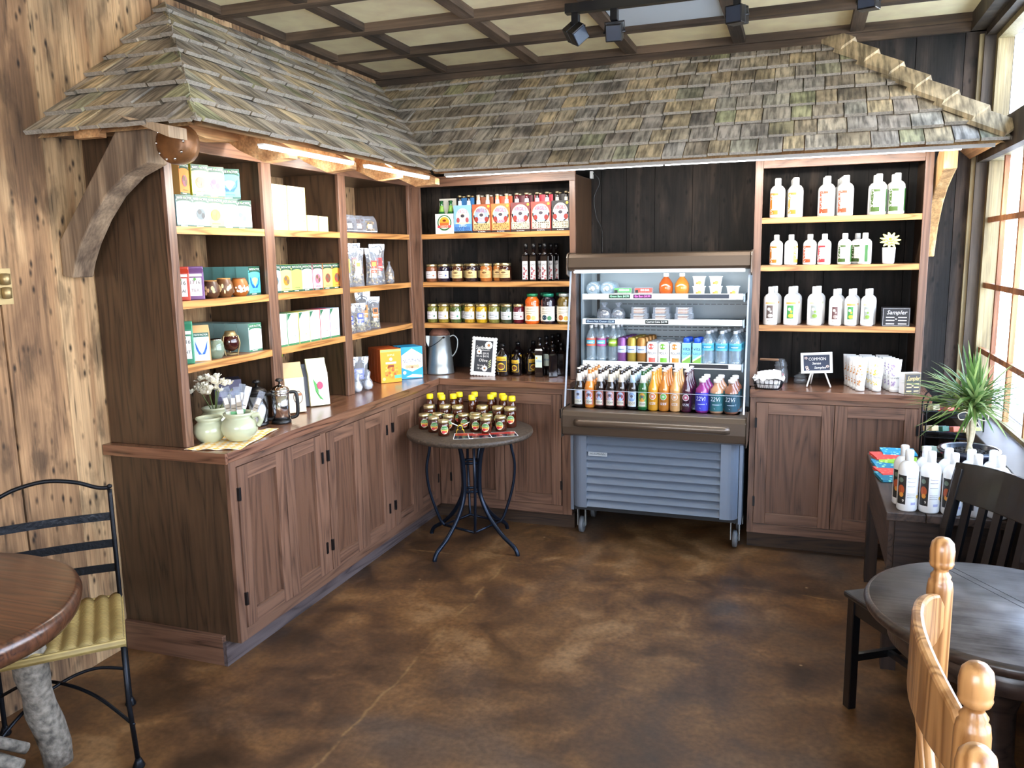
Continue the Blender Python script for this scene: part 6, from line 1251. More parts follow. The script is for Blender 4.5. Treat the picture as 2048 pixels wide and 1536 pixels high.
# basket, jar, dish
t = thing('wire_basket', 'wire basket lined with white paper beside the cooler on right counter', 'basket', (2.594, -.455, .9215), math.radians(-8)); c = MB()
for z, s in ((.004, .85), (.03, .92), (.058, 1.0)):
    c.tube([(-.075*s, -.06*s, z), (.075*s, -.06*s, z), (.075*s, .06*s, z), (-.075*s, .06*s, z)], .0018, M_IRON, 5, closed=True)
for i in range(12):
    u = -.07+.14*i/11; 
    for sy in (-1, 1): c.tube([(u*.85, sy*.051, .004), ((u+.008*(-1)**i), sy*.06, .058)], .0011, M_IRON, 4)
for i in range(8):
    u = -.055+.11*i/7
    for sx in (-1, 1): c.tube([(sx*.064, u*.85, .004), (sx*.075, u, .058)], .0011, M_IRON, 4)
c.build('wire_body', t); 
c = MB(); rnd = random.Random(8); vs = []; n = 28
for j, (s, z) in enumerate(((.80, .007), (.9, .04), (.97, .062), (1.12, .066), (1.2, .055))):
    for i in range(n): an = 2*PI*i/n; q = 1/max(abs(math.cos(an)), abs(math.sin(an)))**.75; vs.append((.07*s*q*math.cos(an), .056*s*q*math.sin(an), z+(rnd.uniform(-.012, .012) if j > 2 else 0)))
fs = [(j*n+i, j*n+(i+1) % n, (j+1)*n+(i+1) % n, (j+1)*n+i) for j in range(4) for i in range(n)]+[tuple(reversed(range(n)))]
c.add(vs, fs, mat('paper_liner', 'f4f4f2', .8), True); c.build('paper_liner', t)
c = MB(); c.tube([(-.072, 0, .058), (-.066, 0, .10), (-.056, 0, .150), (-.05, 0, .158)], .0018, M_IRON, 5); c.tube([(.072, 0, .058), (.066, 0, .10), (.056, 0, .150), (.05, 0, .158)], .0018, M_IRON, 5); c.build('bail', t); MB().lathe([(.004, -.05), (.007, -.048), (.007, .048), (.004, .05)], mat('grip_wood', '6a4a30', .5), M=TR(0, 0, .160, ry=PI/2), n=12).build('handle', t)
for k in range(5): o = MB().box(-.03, .03, -.0012, .0012, 0, .075, MATS['paper_liner']).build('paper_packet', loc=(2.564+.018*k, -.468+.012*k, .945)); o.rotation_euler = (-.25, .2*(k-2)*.6, .3*k-.5); tag(o, 'white paper packet standing in the wire basket, %s from left' % ORD[k].replace('front', 'first'), 'packet', 'paper packets in the basket')
t = thing('glass_jar', 'clear glass jar with ridged glass lid behind the wire basket', 'jar', (2.652, -.235, .9215)); MB().lathe([(.036, 0), (.04, .006), (.041, .06), (.034, .085), (.03, .095)], M_CLEAR, n=26).build('body', t); MB().lathe([(.036, .096), (.037, .104), (.03, .108), (.034, .116), (.022, .126), (.024, .134), (.012, .14), (0, .14)], M_CLEAR, n=26).build('lid', t)
lumps(16, .022, .022, .05, mat('candy_pink', 'd05a6a', .4), .009, 4).build('sweets', t)
t = thing('glass_dish', 'low clear glass dish left of the easel, toward the wall', 'dish', (2.76, -.20, .9215)); MB().lathe([(.03, 0), (.036, .004), (.034, .018), (.028, .03)], M_CLEAR, n=24).build('dish', t); MB().lathe([(.036, .031), (.037, .036), (.02, .046), (.008, .050), (.012, .058), (0, .06)], M_CLEAR, n=24).build('lid', t)

# ================================================================ BISTRO TABLE WITH HONEY
BX, BY, BZ = .980, -.890, .69
t = thing('bistro_table', 'round brown bistro table with curved blue black iron legs holding honey', 'table', (BX, BY, 0), math.radians(0))
WV = mat('woven_slate_top', '43382e', .5, bump=1, bscale=70, var=.5)
MB().lathe([(.345, BZ-.030), (.357, BZ-.028), (.363, BZ-.016), (.361, BZ-.003), (.354, BZ), (0, BZ)], WV, n=64).build('tabletop', t)
base = math.radians(27)
for k in range(4):
    a = base+PI/4+k*PI/2; ca, sa = math.cos(a), math.sin(a); w = 1.0
    prof = [(.20, BZ-.029), (.115, BZ-.06), (.075, BZ-.15), (.062, BZ-.28), (.070, .30), (.13, .19), (.22, .10), (.305, .045), (.328, .012), (.330, .0)]
    MB().tube(smooth_path([(r*ca, r*sa, z) for r, z in prof]), .0125, M_BLUEIRON, 10).build('leg', t)
for k in range(4):
    a = base+k*PI/2; ca, sa = math.cos(a), math.sin(a); prof = [(.24, BZ-.029), (.235, BZ-.10), (.255, BZ-.22), (.24, .33), (.19, .17), (.165, .13)]
    MB().tube(smooth_path([(r*ca, r*sa, z) for r, z in prof]), .0085, M_BLUEIRON, 8).build('stay', t)
for z in (.33, .50): 
    c = MB(); c.tube([(.060*math.cos(base+PI/4+PI/2*i), .060*math.sin(base+PI/4+PI/2*i), z) for i in range(4)], .009, M_BLUEIRON, 6, closed=True); c.build('collar', t)
c = MB(); c.tube([(.165*math.cos(base+PI/2*i), .165*math.sin(base+PI/2*i), .128) for i in range(4)], .008, M_BLUEIRON, 6, closed=True); c.build('brace_ring', t)
GH = 'honey jars on the bistro table'
def hlabel(a, r, h):
    z = h*.42; R_l = min(.024, h*.28); a.disc(0, z, R_l*.92, 'f0e2c0', 0, R_l, 22); a.disc(0, z+R_l*.3, R_l*.8, '3f8a4c', 1, R_l*.58, 18); a.rect(-R_l*.85, R_l*.85, z-R_l*.25, z+.001, 'e8b850', 2); a.disc(-R_l*.25, z-R_l*.5, R_l*.42, 'c8303c', 3, R_l*.32); a.disc(R_l*.35, z-R_l*.45, R_l*.32, 'd86a2c', 3, R_l*.26); a.text('HONEY', 0, z+R_l*.35, .010, 'f4ecd0', 4, wmax=R_l*1.3)
def hjar(r, h):
    o = lathe_thing('honey_jar', [(r*.88, 0), (r, .006), (r, h*.72), (r*.93, h*.79), (r*.84, h*.83)], mat('honey_dark', '451a08', .05, coat=1, trans=.15), 24)
    MB().lathe([(r*.93, h*.825), (r*.95, h*.84), (r*.95, h*.98), (r*.88, h), (0, h)], M_GOLD, n=24).build('lid', o); a = Art(R=r+.0004); hlabel(a, r, h); a.build('label', o); return o
js = hjar(.033, .088); jt = hjar(.036, .118)
small = [(.715, -.940, 'front row small honey jar at left end'), (.805, -1.005, 'front row small honey jar, second from left'), (.899, -1.075, 'foremost small honey jar near the table edge'), (1.030, -.925, 'small honey jar right of the bee figure'), (1.105, -.955, 'small honey jar at front right beside the printed sheet'), (1.168, -.885, 'small honey jar, second from the right front'),
         (.785, -.905, 'small honey jar in second row at left'), (.868, -.935, 'small honey jar in second row behind the foremost jar'), (.937, -.880, 'small honey jar behind the bee figure at left'), (1.000, -.850, 'small honey jar in the middle of second row'), (1.075, -.855, 'small honey jar in second row toward the right')]
tall = [(.695, -.825, 'taller honey jar at left end of the third row'), (.787, -.800, 'taller honey jar, second in the third row'), (.868, -.800, 'taller honey jar in the middle of third row'), (1.010, -.765, 'taller honey jar right of centre in third row'), (1.105, -.760, 'taller honey jar near right end of third row'), (1.185, -.770, 'large dark honey jar at the right end of the group')]
rnd = random.Random(6)
for i, (x, y, d) in enumerate(small):
    if i == 0: put(js, (x, y, BZ+.0005), .5, d, 'jar', GH)
    else: dup(js, (x, y, BZ+.0005), .35+rnd.uniform(-.25, .35), d)
for i, (x, y, d) in enumerate(tall):
    if i == 0: put(jt, (x, y, BZ+.0005), .5, d, 'jar', GH)
    else: dup(jt, (x, y, BZ+.0005), .35+rnd.uniform(-.3, .3), d)
def hbottle():
    r = .0245; o = lathe_thing('honey_bottle', [(r*.9, 0), (r, .005), (r, .085), (r*.9, .105), (r*.92, .12), (r*.7, .135), (r*.62, .142)], mat('honey_amber', '5e280c', .05, coat=1, trans=.5), 22)
    MB().lathe([(r*.80, .142), (r*.84, .145), (r*.82, .168), (r*.70, .171), (0, .171)], mat('yellow_cap', 'f2dc1c', .4), n=22).build('cap', o); a = Art(R=r+.0004); hlabel(a, r, .12); a.build('label', o); return o
hb = hbottle()
bots = [(.668, -.755), (.716, -.705), (.752, -.765), (.806, -.720), (.818, -.655), (.905, -.625), (.932, -.735), (1.030, -.680), (1.025, -.620), (1.090, -.640), (1.120, -.695), (1.175, -.710)]
bl = ['at far left', 'second from left, rear', 'third from left, front', 'fourth from left', 'fifth from left, rearmost', 'in the centre, rear', 'in the centre, in front of another', 'right of centre, front', 'right of centre, rear', 'third from right, rear', 'second from right', 'at far right']
for i, (x, y) in enumerate(bots):
    l = 'yellow capped honey bottle on bistro table, '+bl[i]
    if i == 0: put(hb, (x, y, BZ+.0005), .4, l, 'bottle', 'yellow capped honey bottles')
    else: dup(hb, (x, y, BZ+.0005), .4, l)
t = thing('bee_figure', 'bee figurine with white wings between the honey jars', 'figurine', (.960, -.985, BZ+.001), .4); by = mat('bee_yellow', 'e8c83a', .4)
c = MB(); 
for i in range(5): c.lathe([(0, -.006), (.010+.006*math.sin((i+.5)*PI/5), -.004), (.010+.006*math.sin((i+.5)*PI/5), .004), (0, .006)], M_BLK if i % 2 == 0 else by, M=TR(0, -.018+.010*i, .030, rx=PI/2), n=14)
c.build('body', t); MB().lathe([(0, -.012), (.011, -.005), (.012, .003), (0, .011)], M_BLK, (0, -.030, .034), 14).build('head', t)
for s in (-1, 1):
    c = MB(); M_ = TR(s*.010, 0, .038, ry=-s*.45); c.lathe([(0, -.0012), (1, -.0004), (1, .0004), (0, .0012)], M_WHITE, M=M_ @ TR(s*.024, 0, 0) @ Matrix.Diagonal((.024, .014, 1, 1)), n=16); c.build('wing', t)
c = MB()
for i in range(6): s = (-1, 1)[i % 2]; c.tube([(s*.008, -.015+.010*(i//2), .024), (s*.02, -.018+.012*(i//2), .014), (s*.022, -.018+.012*(i//2), .0)], .0014, by, 5)
c.build('legs', t)
# printed sheet: overlapping glossy cards
def card(x, y, deg, w, h, lab, z):
    a = MB(); a.box(-w/2, w/2, -h/2, h/2, 0, .0005, H('f2f0ee')); o = a.build('picture_card', loc=(x, y, z), rz=math.radians(deg)); b_ = MB(); b_.add([(-w/2+.004, -h/2+.004, .0007), (w/2-.004, -h/2+.004, .0007), (w/2-.004, h*.05, .0007), (-w/2+.004, h*.05, .0007)], [(0, 1, 2, 3)], mat('print_navy', '232a3c', .15)); b_.add([(-w/2+.004, h*.05, .0007), (w/2-.004, h*.05, .0007), (w/2-.004, h/2-.004, .0007), (-w/2+.004, h/2-.004, .0007)], [(0, 1, 2, 3)], mat('print_red', 'b03c34', .15))
    b_.build('print', o); tag(o, lab, 'card', 'glossy picture cards')
card(1.015, -1.065, 20, .11, .15, 'glossy red and navy card lowest at the left of the fan', BZ+.0005); card(1.105, -1.035, 26, .14, .12, 'glossy red and navy card in the middle of the fan', BZ+.0015); card(1.215, -.975, 30, .15, .12, 'glossy red and navy card at the right of the fan', BZ+.0025)

# ================================================================ RIGHT SIDE: rustic table
t = thing('rustic_table', 'old dark wooden table under the window holding bottles and plant', 'table', (3.10, -1.25, 0)); OW = wood('old_table_wood', 'y', '231812', '4a382d', rough=.5, coat=.1); OWZ = wood('old_table_wood_z', 'z', '1c120e', '38281f', rough=.5, coat=.1)
z0 = .66; c = MB()
for i in range(3): c.box(3.088+.142*i, 3.088+.142*i+.140, -1.745, -.755, z0-.035, z0, OW)
kid(c, 'tabletop', t, bevel=.004)
kid(MB().box(3.105, 3.125, -1.70, -.79, z0-.25, z0-.036, OW), 'apron', t); kid(MB().box(3.126, 3.49, -1.715, -1.695, z0-.25, z0-.036, wood('old_table_wood_x', 'x', '1c120e', '38281f', rough=.5, coat=.1)), 'apron', t)
kid(MB().box(3.126, 3.49, -.80, -.78, z0-.25, z0-.036, MATS['old_table_wood_x']), 'apron', t)
for x in (3.10, 3.45):
    for y in (-1.735, -.82): kid(MB().prism([(x, y), (x+.055, y), (x+.055, y+.055), (x, y+.055)], 'z', 0, z0-.252 if y > -1 else z0-.252, OWZ), 'leg', t)
ZT2 = z0+.0008
def bigl(a, r, h): 
    a.rect(-r*1.35, -r*.42, h*.12, h*.60, '2c2a28', 0); a.disc(-r*.9, h*.36, r*.34, 'b0522c', 1, h*.08); a.disc(-r*.85, h*.28, r*.22, 'd8903c', 2, h*.04); a.disc(-r*.95, h*.52, r*.25, '6a7a6a', 1, h*.04); a.text('9', -r*.65, h*.18, .016, 'e8e4dc', 3)
    for v in (.56, .50, .42, .30, .27, .24): a.rect(-r*.28, r*.5, h*v, h*v+.0016, '6a7078', 0)
    a.disc(r*.85, h*.25, r*.18, 'd8b040', 0, h*.03); a.rect(r*.1, r*.6, h*.12, h*.16, 'a8a8c8', 0)
bb = lotion(.240, .0375, bigl, 'lotion_bottle'); GLB = 'large lotion bottles on the old table'; nm5 = ('leftmost', 'second from left', 'third from left', 'fourth from left, behind black chair', 'rightmost, behind black chair')
for i, (x, y) in enumerate(((3.165, -1.690), (3.243, -1.692), (3.320, -1.700), (3.398, -1.702), (3.474, -1.70))):
    l = 'large white lotion bottle on old table, front row, '+nm5[i]
    if i == 0: put(bb, (x, y, ZT2), .15, l, 'bottle', GLB)
    else: dup(bb, (x, y, ZT2), .15, l)
    dup(bb, (x-.008, y+.079, ZT2), .1, 'large white lotion bottle on old table, back row, '+nm5[i].split(',')[0])
# folded bright cloths
t = thing('folded_fabric', 'bright teal, red and green folded fabric on corner of old table', 'fabric', (3.18, -1.13, ZT2)); rnd = random.Random(4)
def patt(nm, c1, c2):
    m, n, l, b_ = principled(nm); tt = n.new('ShaderNodeTexCoord'); v = n.new('ShaderNodeTexVoronoi'); v.inputs['Scale'].default_value = 45; l.new(tt.outputs['Object'], v.inputs['Vector']); r = n.new('ShaderNodeValToRGB'); r.color_ramp.elements[0].position = .25; r.color_ramp.elements[0].color = (*srgb(c2), 1); r.color_ramp.elements[1].position = .35; r.color_ramp.elements[1].color = (*srgb(c1), 1)
    l.new(v.outputs['Distance'], r.inputs[0]); l.new(r.outputs[0], b_.inputs['Base Color']); b_.inputs['Roughness'].default_value = .7; return m
for i, (c1, c2, dx, dy, an, w, d_) in enumerate((('0f6f86', '7ac8b0', 0, -.10, .25, .17, .12), ('e0483c', 'ea6a5a', .0, -.03, .35, .17, .10), ('1f7a9a', '8ad0a0', .0, .05, .15, .18, .12), ('8fbf3a', 'c8e07a', .02, .10, -.1, .16, .10), ('e0483c', 'ea6a5a', -.01, .15, .3, .16, .09), ('1f8fb8', '9ad8e0', .03, .20, .1, .15, .09))):
    M_ = TR(dx, dy, .002+.011*i*.8, rx=.08, rz=an); cc = MB(); pr = [(-d_/2, 0), (d_/2, 0), (d_/2, .004), (-d_/2+.006, .0045), (-d_/2+.004, .008), (d_/2, .009), (d_/2, .012), (-d_/2, .012), (-d_/2-.006, .006)]
    cc.prism(pr, 'x', -w/2, w/2, patt('fabric_%d' % i, c1, c2), M=M_); cc.build('fold', t)
# soap rack
t = thing('soap_rack', 'black wire three tier rack of wrapped soaps beside the plant', 'rack', (3.44, -.86, ZT2), 0); c = MB()
for y in (-.07, .07):
    c.tube(smooth_path([(-.12, y, 0), (-.12, y, .20), (-.115, y, .30), (-.07, y, .345), (.0, y, .355), (.07, y, .345), (.115, y, .30), (.12, y, .20), (.12, y, 0)]), .0035, M_IRON, 7)
c.build('frame', t)
for z in (.03, .13, .23):
    c = MB(); c.tube([(-.12, -.07, z), (.12, -.07, z), (.12, .07, z), (-.12, .07, z)], .003, M_IRON, 6, closed=True)
    for i in range(9): c.tube([(-.12, -.07+.0175*i, z), (.12, -.07+.0175*i, z)], .0012, M_IRON, 4)
    c.build('tier', t)
cols = [('a8a080', 'c8beA0'), ('c8584a', '8a3a5a'), ('d8c090', '3a2a20'), ('3f8a6a', 'e8e4d0'), ('c8b48a', 'efe8d8'), ('2f6a5a', 'b8d0d8'), ('c86a50', 'b04a70'), ('c8b888', 'a09870'), ('9a9a50', 'c8c878'), ('c8d8c0', 'e8f0e4'), ('8fb8b8', 'c0dcdc'), ('a89a58', 'd8d0a0'), ('7a2a28', '3a1a1a')]
k = 0
for z, n_ in ((.233, 4), (.133, 5), (.033, 4)):
    for i in range(n_):
        x = 3.44-.088+.176*i/(n_-1); c1, c2 = cols[k % len(cols)]; o = MB().box(-.017, .017, -.040, .040, 0, .026, H(c1)).build('soap_bar', bevel=.003); MB().box(-.0176, .0176, -.012, .012, -.0004, .0268, H(c2)).build('band', o)
        o.location = (x, -.875, ZT2+z+.006); o.rotation_euler = (-.22, .0, .35+.05*i); o.location.z += .012
        tag(o, '%s soap bar, %s from left on %s tier of wire rack' % ({'a8a080': 'khaki', 'c8584a': 'red', 'd8c090': 'sand', '3f8a6a': 'green', 'c8b48a': 'cream', '2f6a5a': 'dark teal', 'c86a50': 'coral', 'c8b888': 'beige', '9a9a50': 'olive', 'c8d8c0': 'pale green', '8fb8b8': 'aqua', 'a89a58': 'mustard', '7a2a28': 'maroon'}[c1], ORD[i].replace('front', 'first'), {.233: 'top', .133: 'middle', .033: 'bottom'}[z]), 'soap', 'soap bars in the wire rack'); k += 1
# plant
PXY = (3.435, -1.33)
t = thing('potted_dracaena', 'spiky potted dracaena in dark round pot by the window', 'plant', (PXY[0], PXY[1], ZT2)); PM = mat('glazed_pot', '2a2c3a', .25, coat=.5)
MB().lathe([(.07, 0), (.075, .004), (.095, .12), (.100, .150), (.118, .160), (.122, .172), (.114, .180), (.100, .176), (.095, .15), (0, .15)], PM, n=44).build('pot', t)
c = MB(); rnd = random.Random(1); sm = mat('potting_soil', '1e1814', .95, bump=1, bscale=160)
c.lathe([(.094, .160), (.05, .166), (0, .167)], sm, n=30)
for i in range(70): a_ = rnd.uniform(0, 2*PI); q = .088*math.sqrt(rnd.random()); c.lathe([(0, -.004), (.005, 0), (0, .004)], sm, (q*math.cos(a_), q*math.sin(a_), .168), 5)
c.build('soil', t)
c = MB(); tm = mat('plant_trunk', 'b8ae90', .7, bump=.5, bscale=80, var=.2)
for dx, dy, bx in ((-.008, 0, .014), (.010, .006, -.006), (0, -.008, -.012)): c.tube(smooth_path([(bx, dy, .15), (dx, dy, .23), (dx*1.6, dy*1.6, .31), (dx*2, dy*2, .355)]), .0075, tm, 8)
c.build('trunk', t)
c = MB(); c.tube(smooth_path([(.02, -.018, .318), (.0, -.024, .322), (-.022, -.012, .318), (-.02, .012, .32), (.01, .02, .32), (.02, -.018, .318)]), .0025, mat('raffia', 'e2dcc8', .7), 6)
for s in (-1, 1): c.tube(smooth_path([(.0, -.022, .320), (s*.03, -.03, .338), (s*.055, -.028, .326), (s*.045, -.03, .305), (.0, -.022, .318)]), .0022, MATS['raffia'], 6).tube(smooth_path([(0, -.022, .32), (s*.02, -.03, .29), (s*.035, -.03, .262)]), .002, MATS['raffia'], 5)
c.build('raffia_bow', t)
def leaf_mat():
    m, n, l, b_ = principled('dracaena_leaf'); g = n.new('ShaderNodeNewGeometry'); r = n.new('ShaderNodeValToRGB'); e = r.color_ramp.elements
    e[0].color = (*srgb('4a6a3c'), 1); e[1].color = (*srgb('a8bc70'), 1); q = e.new(.5); q.color = (*srgb('6f9248'), 1); q = e.new(.8); q.color = (*srgb('a8b878'), 1); l.new(g.outputs['Random Per Island'], r.inputs[0]); l.new(r.outputs[0], b_.inputs['Base Color']); b_.inputs['Roughness'].default_value = .35
    tr = n.new('ShaderNodeBsdfTranslucent'); l.new(r.outputs[0], tr.inputs['Color']); mx = n.new('ShaderNodeMixShader'); mx.inputs[0].default_value = .3; o_ = n['Material Output']; l.new(b_.outputs[0], mx.inputs[1]); l.new(tr.outputs[0], mx.inputs[2]); l.new(mx.outputs[0], o_.inputs[0]); return m
lm = leaf_mat(); c = MB(); rnd = random.Random(9)
for i in range(210):
    az = rnd.uniform(0, 2*PI); el = math.asin(min(1, max(-.28, rnd.gauss(.50, .36)))); L = rnd.uniform(.19, .29)*(1 if el > .2 else .85); droop = rnd.uniform(.02, .09); z_ = .34+rnd.uniform(0, .06); hd_ = Vector((math.cos(az)*math.cos(el), math.sin(az)*math.cos(el), math.sin(el))); sd = hd_.cross(Vector((0, 0, 1))); sd = sd.normalized() if sd.length > .01 else Vector((1, 0, 0)); nn_ = sd.cross(hd_).normalized()
    vs = []; N_ = 6; w = rnd.uniform(.0065, .0105); st = rnd.choice(((-.016, 0), (.018, .008), (0, -.012)))
    for j in range(N_+1):
        f = j/N_; p = Vector((st[0], st[1], z_))+hd_*L*f+Vector((0, 0, -droop*f*f)); ww = w*(1-f)**.6*(.55+.9*min(f*3, 1)*.5)+.0004; vs += [p-sd*ww+nn_*ww*.35, p, p+sd*ww+nn_*ww*.35]
    fs = [];
    for j in range(N_): fs += [(3*j, 3*j+1, 3*j+4, 3*j+3), (3*j+1, 3*j+2, 3*j+5, 3*j+4)]
    wall = max(v.x for v in vs)+PXY[0]
    if wall > 3.645: vs = [Vector((v.x-(max(0, v.x+PXY[0]-3.52))*(wall-3.64)/(wall-3.52), v.y, v.z)) for v in vs]
    c.add(vs, fs, lm, True)
c.build('foliage', t)

# ================================================================ CHAIRS AND ROUND TABLE
def frame(o, f):                  # local frame: x right, y back
    return math.atan2(f[1], f[0])-PI/2 if False else 0
t = thing('black_chair', 'black painted slat back wooden chair turned toward the cooler', 'chair', (3.205, -2.14, 0), math.radians(-57)); BW = M_BLACKWOOD; W2, D2 = .20, .20
c = MB(); n = 10; pr = [(-.205, -.20), (.205, -.20), (.190, .20), (-.190, .20)]
c.prism(pr, 'z', .432, .455, BW); c.build('seat', t, bevel=.008)
for s in (-1, 1): MB().box(s*.188-.018, s*.188+.018, -.178, -.146, 0, .431, BW).build('leg', t, bevel=.003)
for s in (-1, 1): MB().prism([(.165, 0), (.20, 0), (.185, .44), (.215, .66), (.262, .875), (.232, .885), (.182, .66), (.150, .44)], 'x', s*.175-.016, s*.175+.016, BW).build('back_post', t, bevel=.004)
c = MB(); vs = []; 
for j, (yy, zz) in enumerate(((.228, .765), (.262, .895), (.240, .900), (.206, .770))):
    for i in range(11): u = i/10*2-1; vs.append((u*.197, yy+.022*(1-u*u), zz+.012*(1-u*u)*(j in (1, 2))))
fs = [(j*11+i, j*11+i+1, ((j+1) % 4)*11+i+1, ((j+1) % 4)*11+i) for j in range(4) for i in range(10)]+[(0, 11, 22, 33), (10, 43, 32, 21)]
c.add(vs, fs, BW); c.build('crest_rail', t, bevel=.003)
for i in range(5): u = -.125+.0625*i; cv = .020*(1-(u/.19)**2); MB().prism([(.172+cv*.3, .455), (.184+cv*.3, .455), (.236+cv, .772), (.224+cv, .775)], 'x', u-.015, u+.015, BW).build('slat', t)
for x0, x1, y0, y1, z0_ in ((-.17, .17, -.172, -.155, .40), (-.17, .17, .16, .175, .40)): MB().box(x0, x1, y0, y1, z0_-.03, z0_+.031, BW).build('apron', t)
for s in (-1, 1): MB().box(s*.186-.008, s*.186+.008, -.146, .152, .375, .431, BW).build('apron', t); MB().box(s*.184-.009, s*.184+.009, -.146, .17, .185, .212, BW).build('stretcher', t)
MB().box(-.175, .175, -.02, -.002, .19, .210, BW).build('stretcher', t)
t = thing('round_table', 'round dark table with worn grey top in the right foreground', 'table', (3.275, -2.78, 0), 0); 
def worn():
    m, n, l, b_ = principled('worn_table_top'); tt = n.new('ShaderNodeTexCoord'); z = n.new('ShaderNodeTexNoise'); z.inputs['Scale'].default_value = 9; z.inputs['Detail'].default_value = 7; l.new(tt.outputs['Object'], z.inputs['Vector']); mp = n.new('ShaderNodeMapping'); mp.inputs['Scale'].default_value = (6, 120, 6); mp.inputs['Rotation'].default_value = (0, 0, .6); l.new(tt.outputs['Object'], mp.inputs['Vector']); z2 = n.new('ShaderNodeTexNoise'); z2.inputs['Scale'].default_value = 1; l.new(mp.outputs[0], z2.inputs['Vector'])
    a_ = n.new('ShaderNodeMath'); a_.operation = 'MULTIPLY_ADD'; l.new(z2.outputs['Fac'], a_.inputs[0]); a_.inputs[1].default_value = .4; l.new(z.outputs['Fac'], a_.inputs[2]); r = n.new('ShaderNodeValToRGB'); e = r.color_ramp.elements; e[0].position = .5; e[0].color = (*srgb('332c29'), 1); e[1].position = .85; e[1].color = (*srgb('68625e'), 1); l.new(a_.outputs[0], r.inputs[0]); l.new(r.outputs[0], b_.inputs['Base Color']); b_.inputs['Roughness'].default_value = .38; return m
c = MB(); WT = worn(); c.lathe([(.325, .7375), (.3252, .7385), (0, .7385)], WT, n=72).lathe([(.300, .700), (.322, .702), (.335, .712), (.339, .725), (.334, .736), (.325, .738)], wood('dark_table_edge', 'x', '1e1613', '3a2c25', rough=.3, coat=.4), n=72)
gm = mat('gap_dark', '0a0807', .9)
for an, o_ in ((-1.02, .05), (-1.02, .075)): c.box(-.31, .31, o_-.0008, o_+.0008, .7386, .7389, gm, TR(rz=an))
c.build('tabletop', t); MB().lathe([(.27, .625), (.275, .63), (.275, .699), (.26, .699)], MATS['dark_table_edge'], n=48).build('apron', t)
MB().lathe([(.03, .16), (.065, .17), (.075, .24), (.05, .32), (.045, .45), (.07, .55), (.085, .6), (.12, .66), (.12, .699)], MATS['dark_table_edge'], n=24).build('pedestal', t)
for k in range(4): MB().tube(smooth_path([(.04*math.cos(k*PI/2+.4), .04*math.sin(k*PI/2+.4), .22), (.14*math.cos(k*PI/2+.4), .14*math.sin(k*PI/2+.4), .20), (.25*math.cos(k*PI/2+.4), .25*math.sin(k*PI/2+.4), .09), (.30*math.cos(k*PI/2+.4), .30*math.sin(k*PI/2+.4), .027)]), [.03]*12+[.025]*7, MATS['dark_table_edge'], 10).build('foot', t)
# oak chairs
OK = wood('honey_oak', 'z', '976536', 'c9965f', rough=.3, coat=.5, contrast=.4, pores=.3, bump=.1)
def post_prof(z): # finial at top z
    return [(.0, z), (.012, z-.002), (.019, z-.010), (.0215, z-.024), (.021, z-.040), (.0205, z-.046), (.0215, z-.049), (.019, z-.056), (.0125, z-.060), (.0125, z-.066), (.018, z-.074), (.0165, z-.080), (.0205, z-.085), (.0215, z-.092), (.0225, z-.10), (.023, z-.30), (.022, .50), (.022, .44), (.018, .3), (.021, .2), (.014, 0)]
def oak_chair(loc, rz, lab, half=.25):
    t = thing('oak_chair', lab, 'chair', loc, rz, 'honey oak dining chairs'); zt = 1.145
    for s in (-1, 1): MB().lathe(list(reversed(post_prof(zt))), OK, (s*half, .0, 0), 26).build('back_post', t)
    c = MB(); vs = []; N_ = 16; prf = []
    for i in range(N_+1):
        u = i/N_*2-1; bow = -.052*(1-u*u); arch = .045*(1-abs(u)**2.2); e = .0 if abs(u) < .93 else -.02*(abs(u)-.93)/.07
        x = u*(half-.016); vs += [(x, bow-.010, 1.040+arch+e), (x, bow+.010, 1.040+arch+e), (x, bow+.010, .955-e), (x, bow-.010, .955-e)]
    fs = []
    for i in range(N_):
        for k in range(4): fs.append((4*i+k, 4*i+(k+1) % 4, 4*i+4+(k+1) % 4, 4*i+4+k))
    fs += [(3, 2, 1, 0), tuple(4*N_+k for k in range(4))]; c.add([(v[0], v[1]*-1 if False else v[1], v[2]) for v in vs], fs, OK); c.build('crest_rail', t, bevel=.006)
    for i in range(6):
        u = -.72+.288*i; x = u*half; bow = -.048*(1-u*u); MB().tube([(x*.92, .02, .46), (x*.96, bow*.4+.01, .70), (x, bow, .957)], [.007, .010, .0065], OK, 10).build('spindle', t)
    c = MB(); poly = []
    for i in range(24): an = 2*PI*i/24; q = 1/max(abs(math.cos(an)), abs(math.sin(an)))**.7; poly.append((.215*q*math.cos(an)*1.05, .215+.195*q*math.sin(an)))
    c.prism(poly, 'z', .430, .462, OK); c.build('seat', t, bevel=.01)
    for s in (-1, 1): MB().lathe([(.012, 0), (.018, .03), (.022, .16), (.014, .20), (.024, .26), (.018, .40), (.018, .4295)], OK, (s*.19, .36, 0), 18).build('leg', t)
    MB().tube([(-.18, .35, .2), (.18, .35, .2)], .010, OK, 8).build('stretcher', t)
    for s in (-1, 1): MB().tube([(s*.235, .02, .18), (s*.19, .34, .18)], .010, OK, 8).build('stretcher', t)
    return t
oak_chair((2.990, -3.720, 0), -PI/2-.066, 'honey oak chair with turned finials in right foreground')
o = oak_chair((2.945, -4.42, 0), -PI/2+.03, 'honey oak chair nearest the camera, only one finial showing')

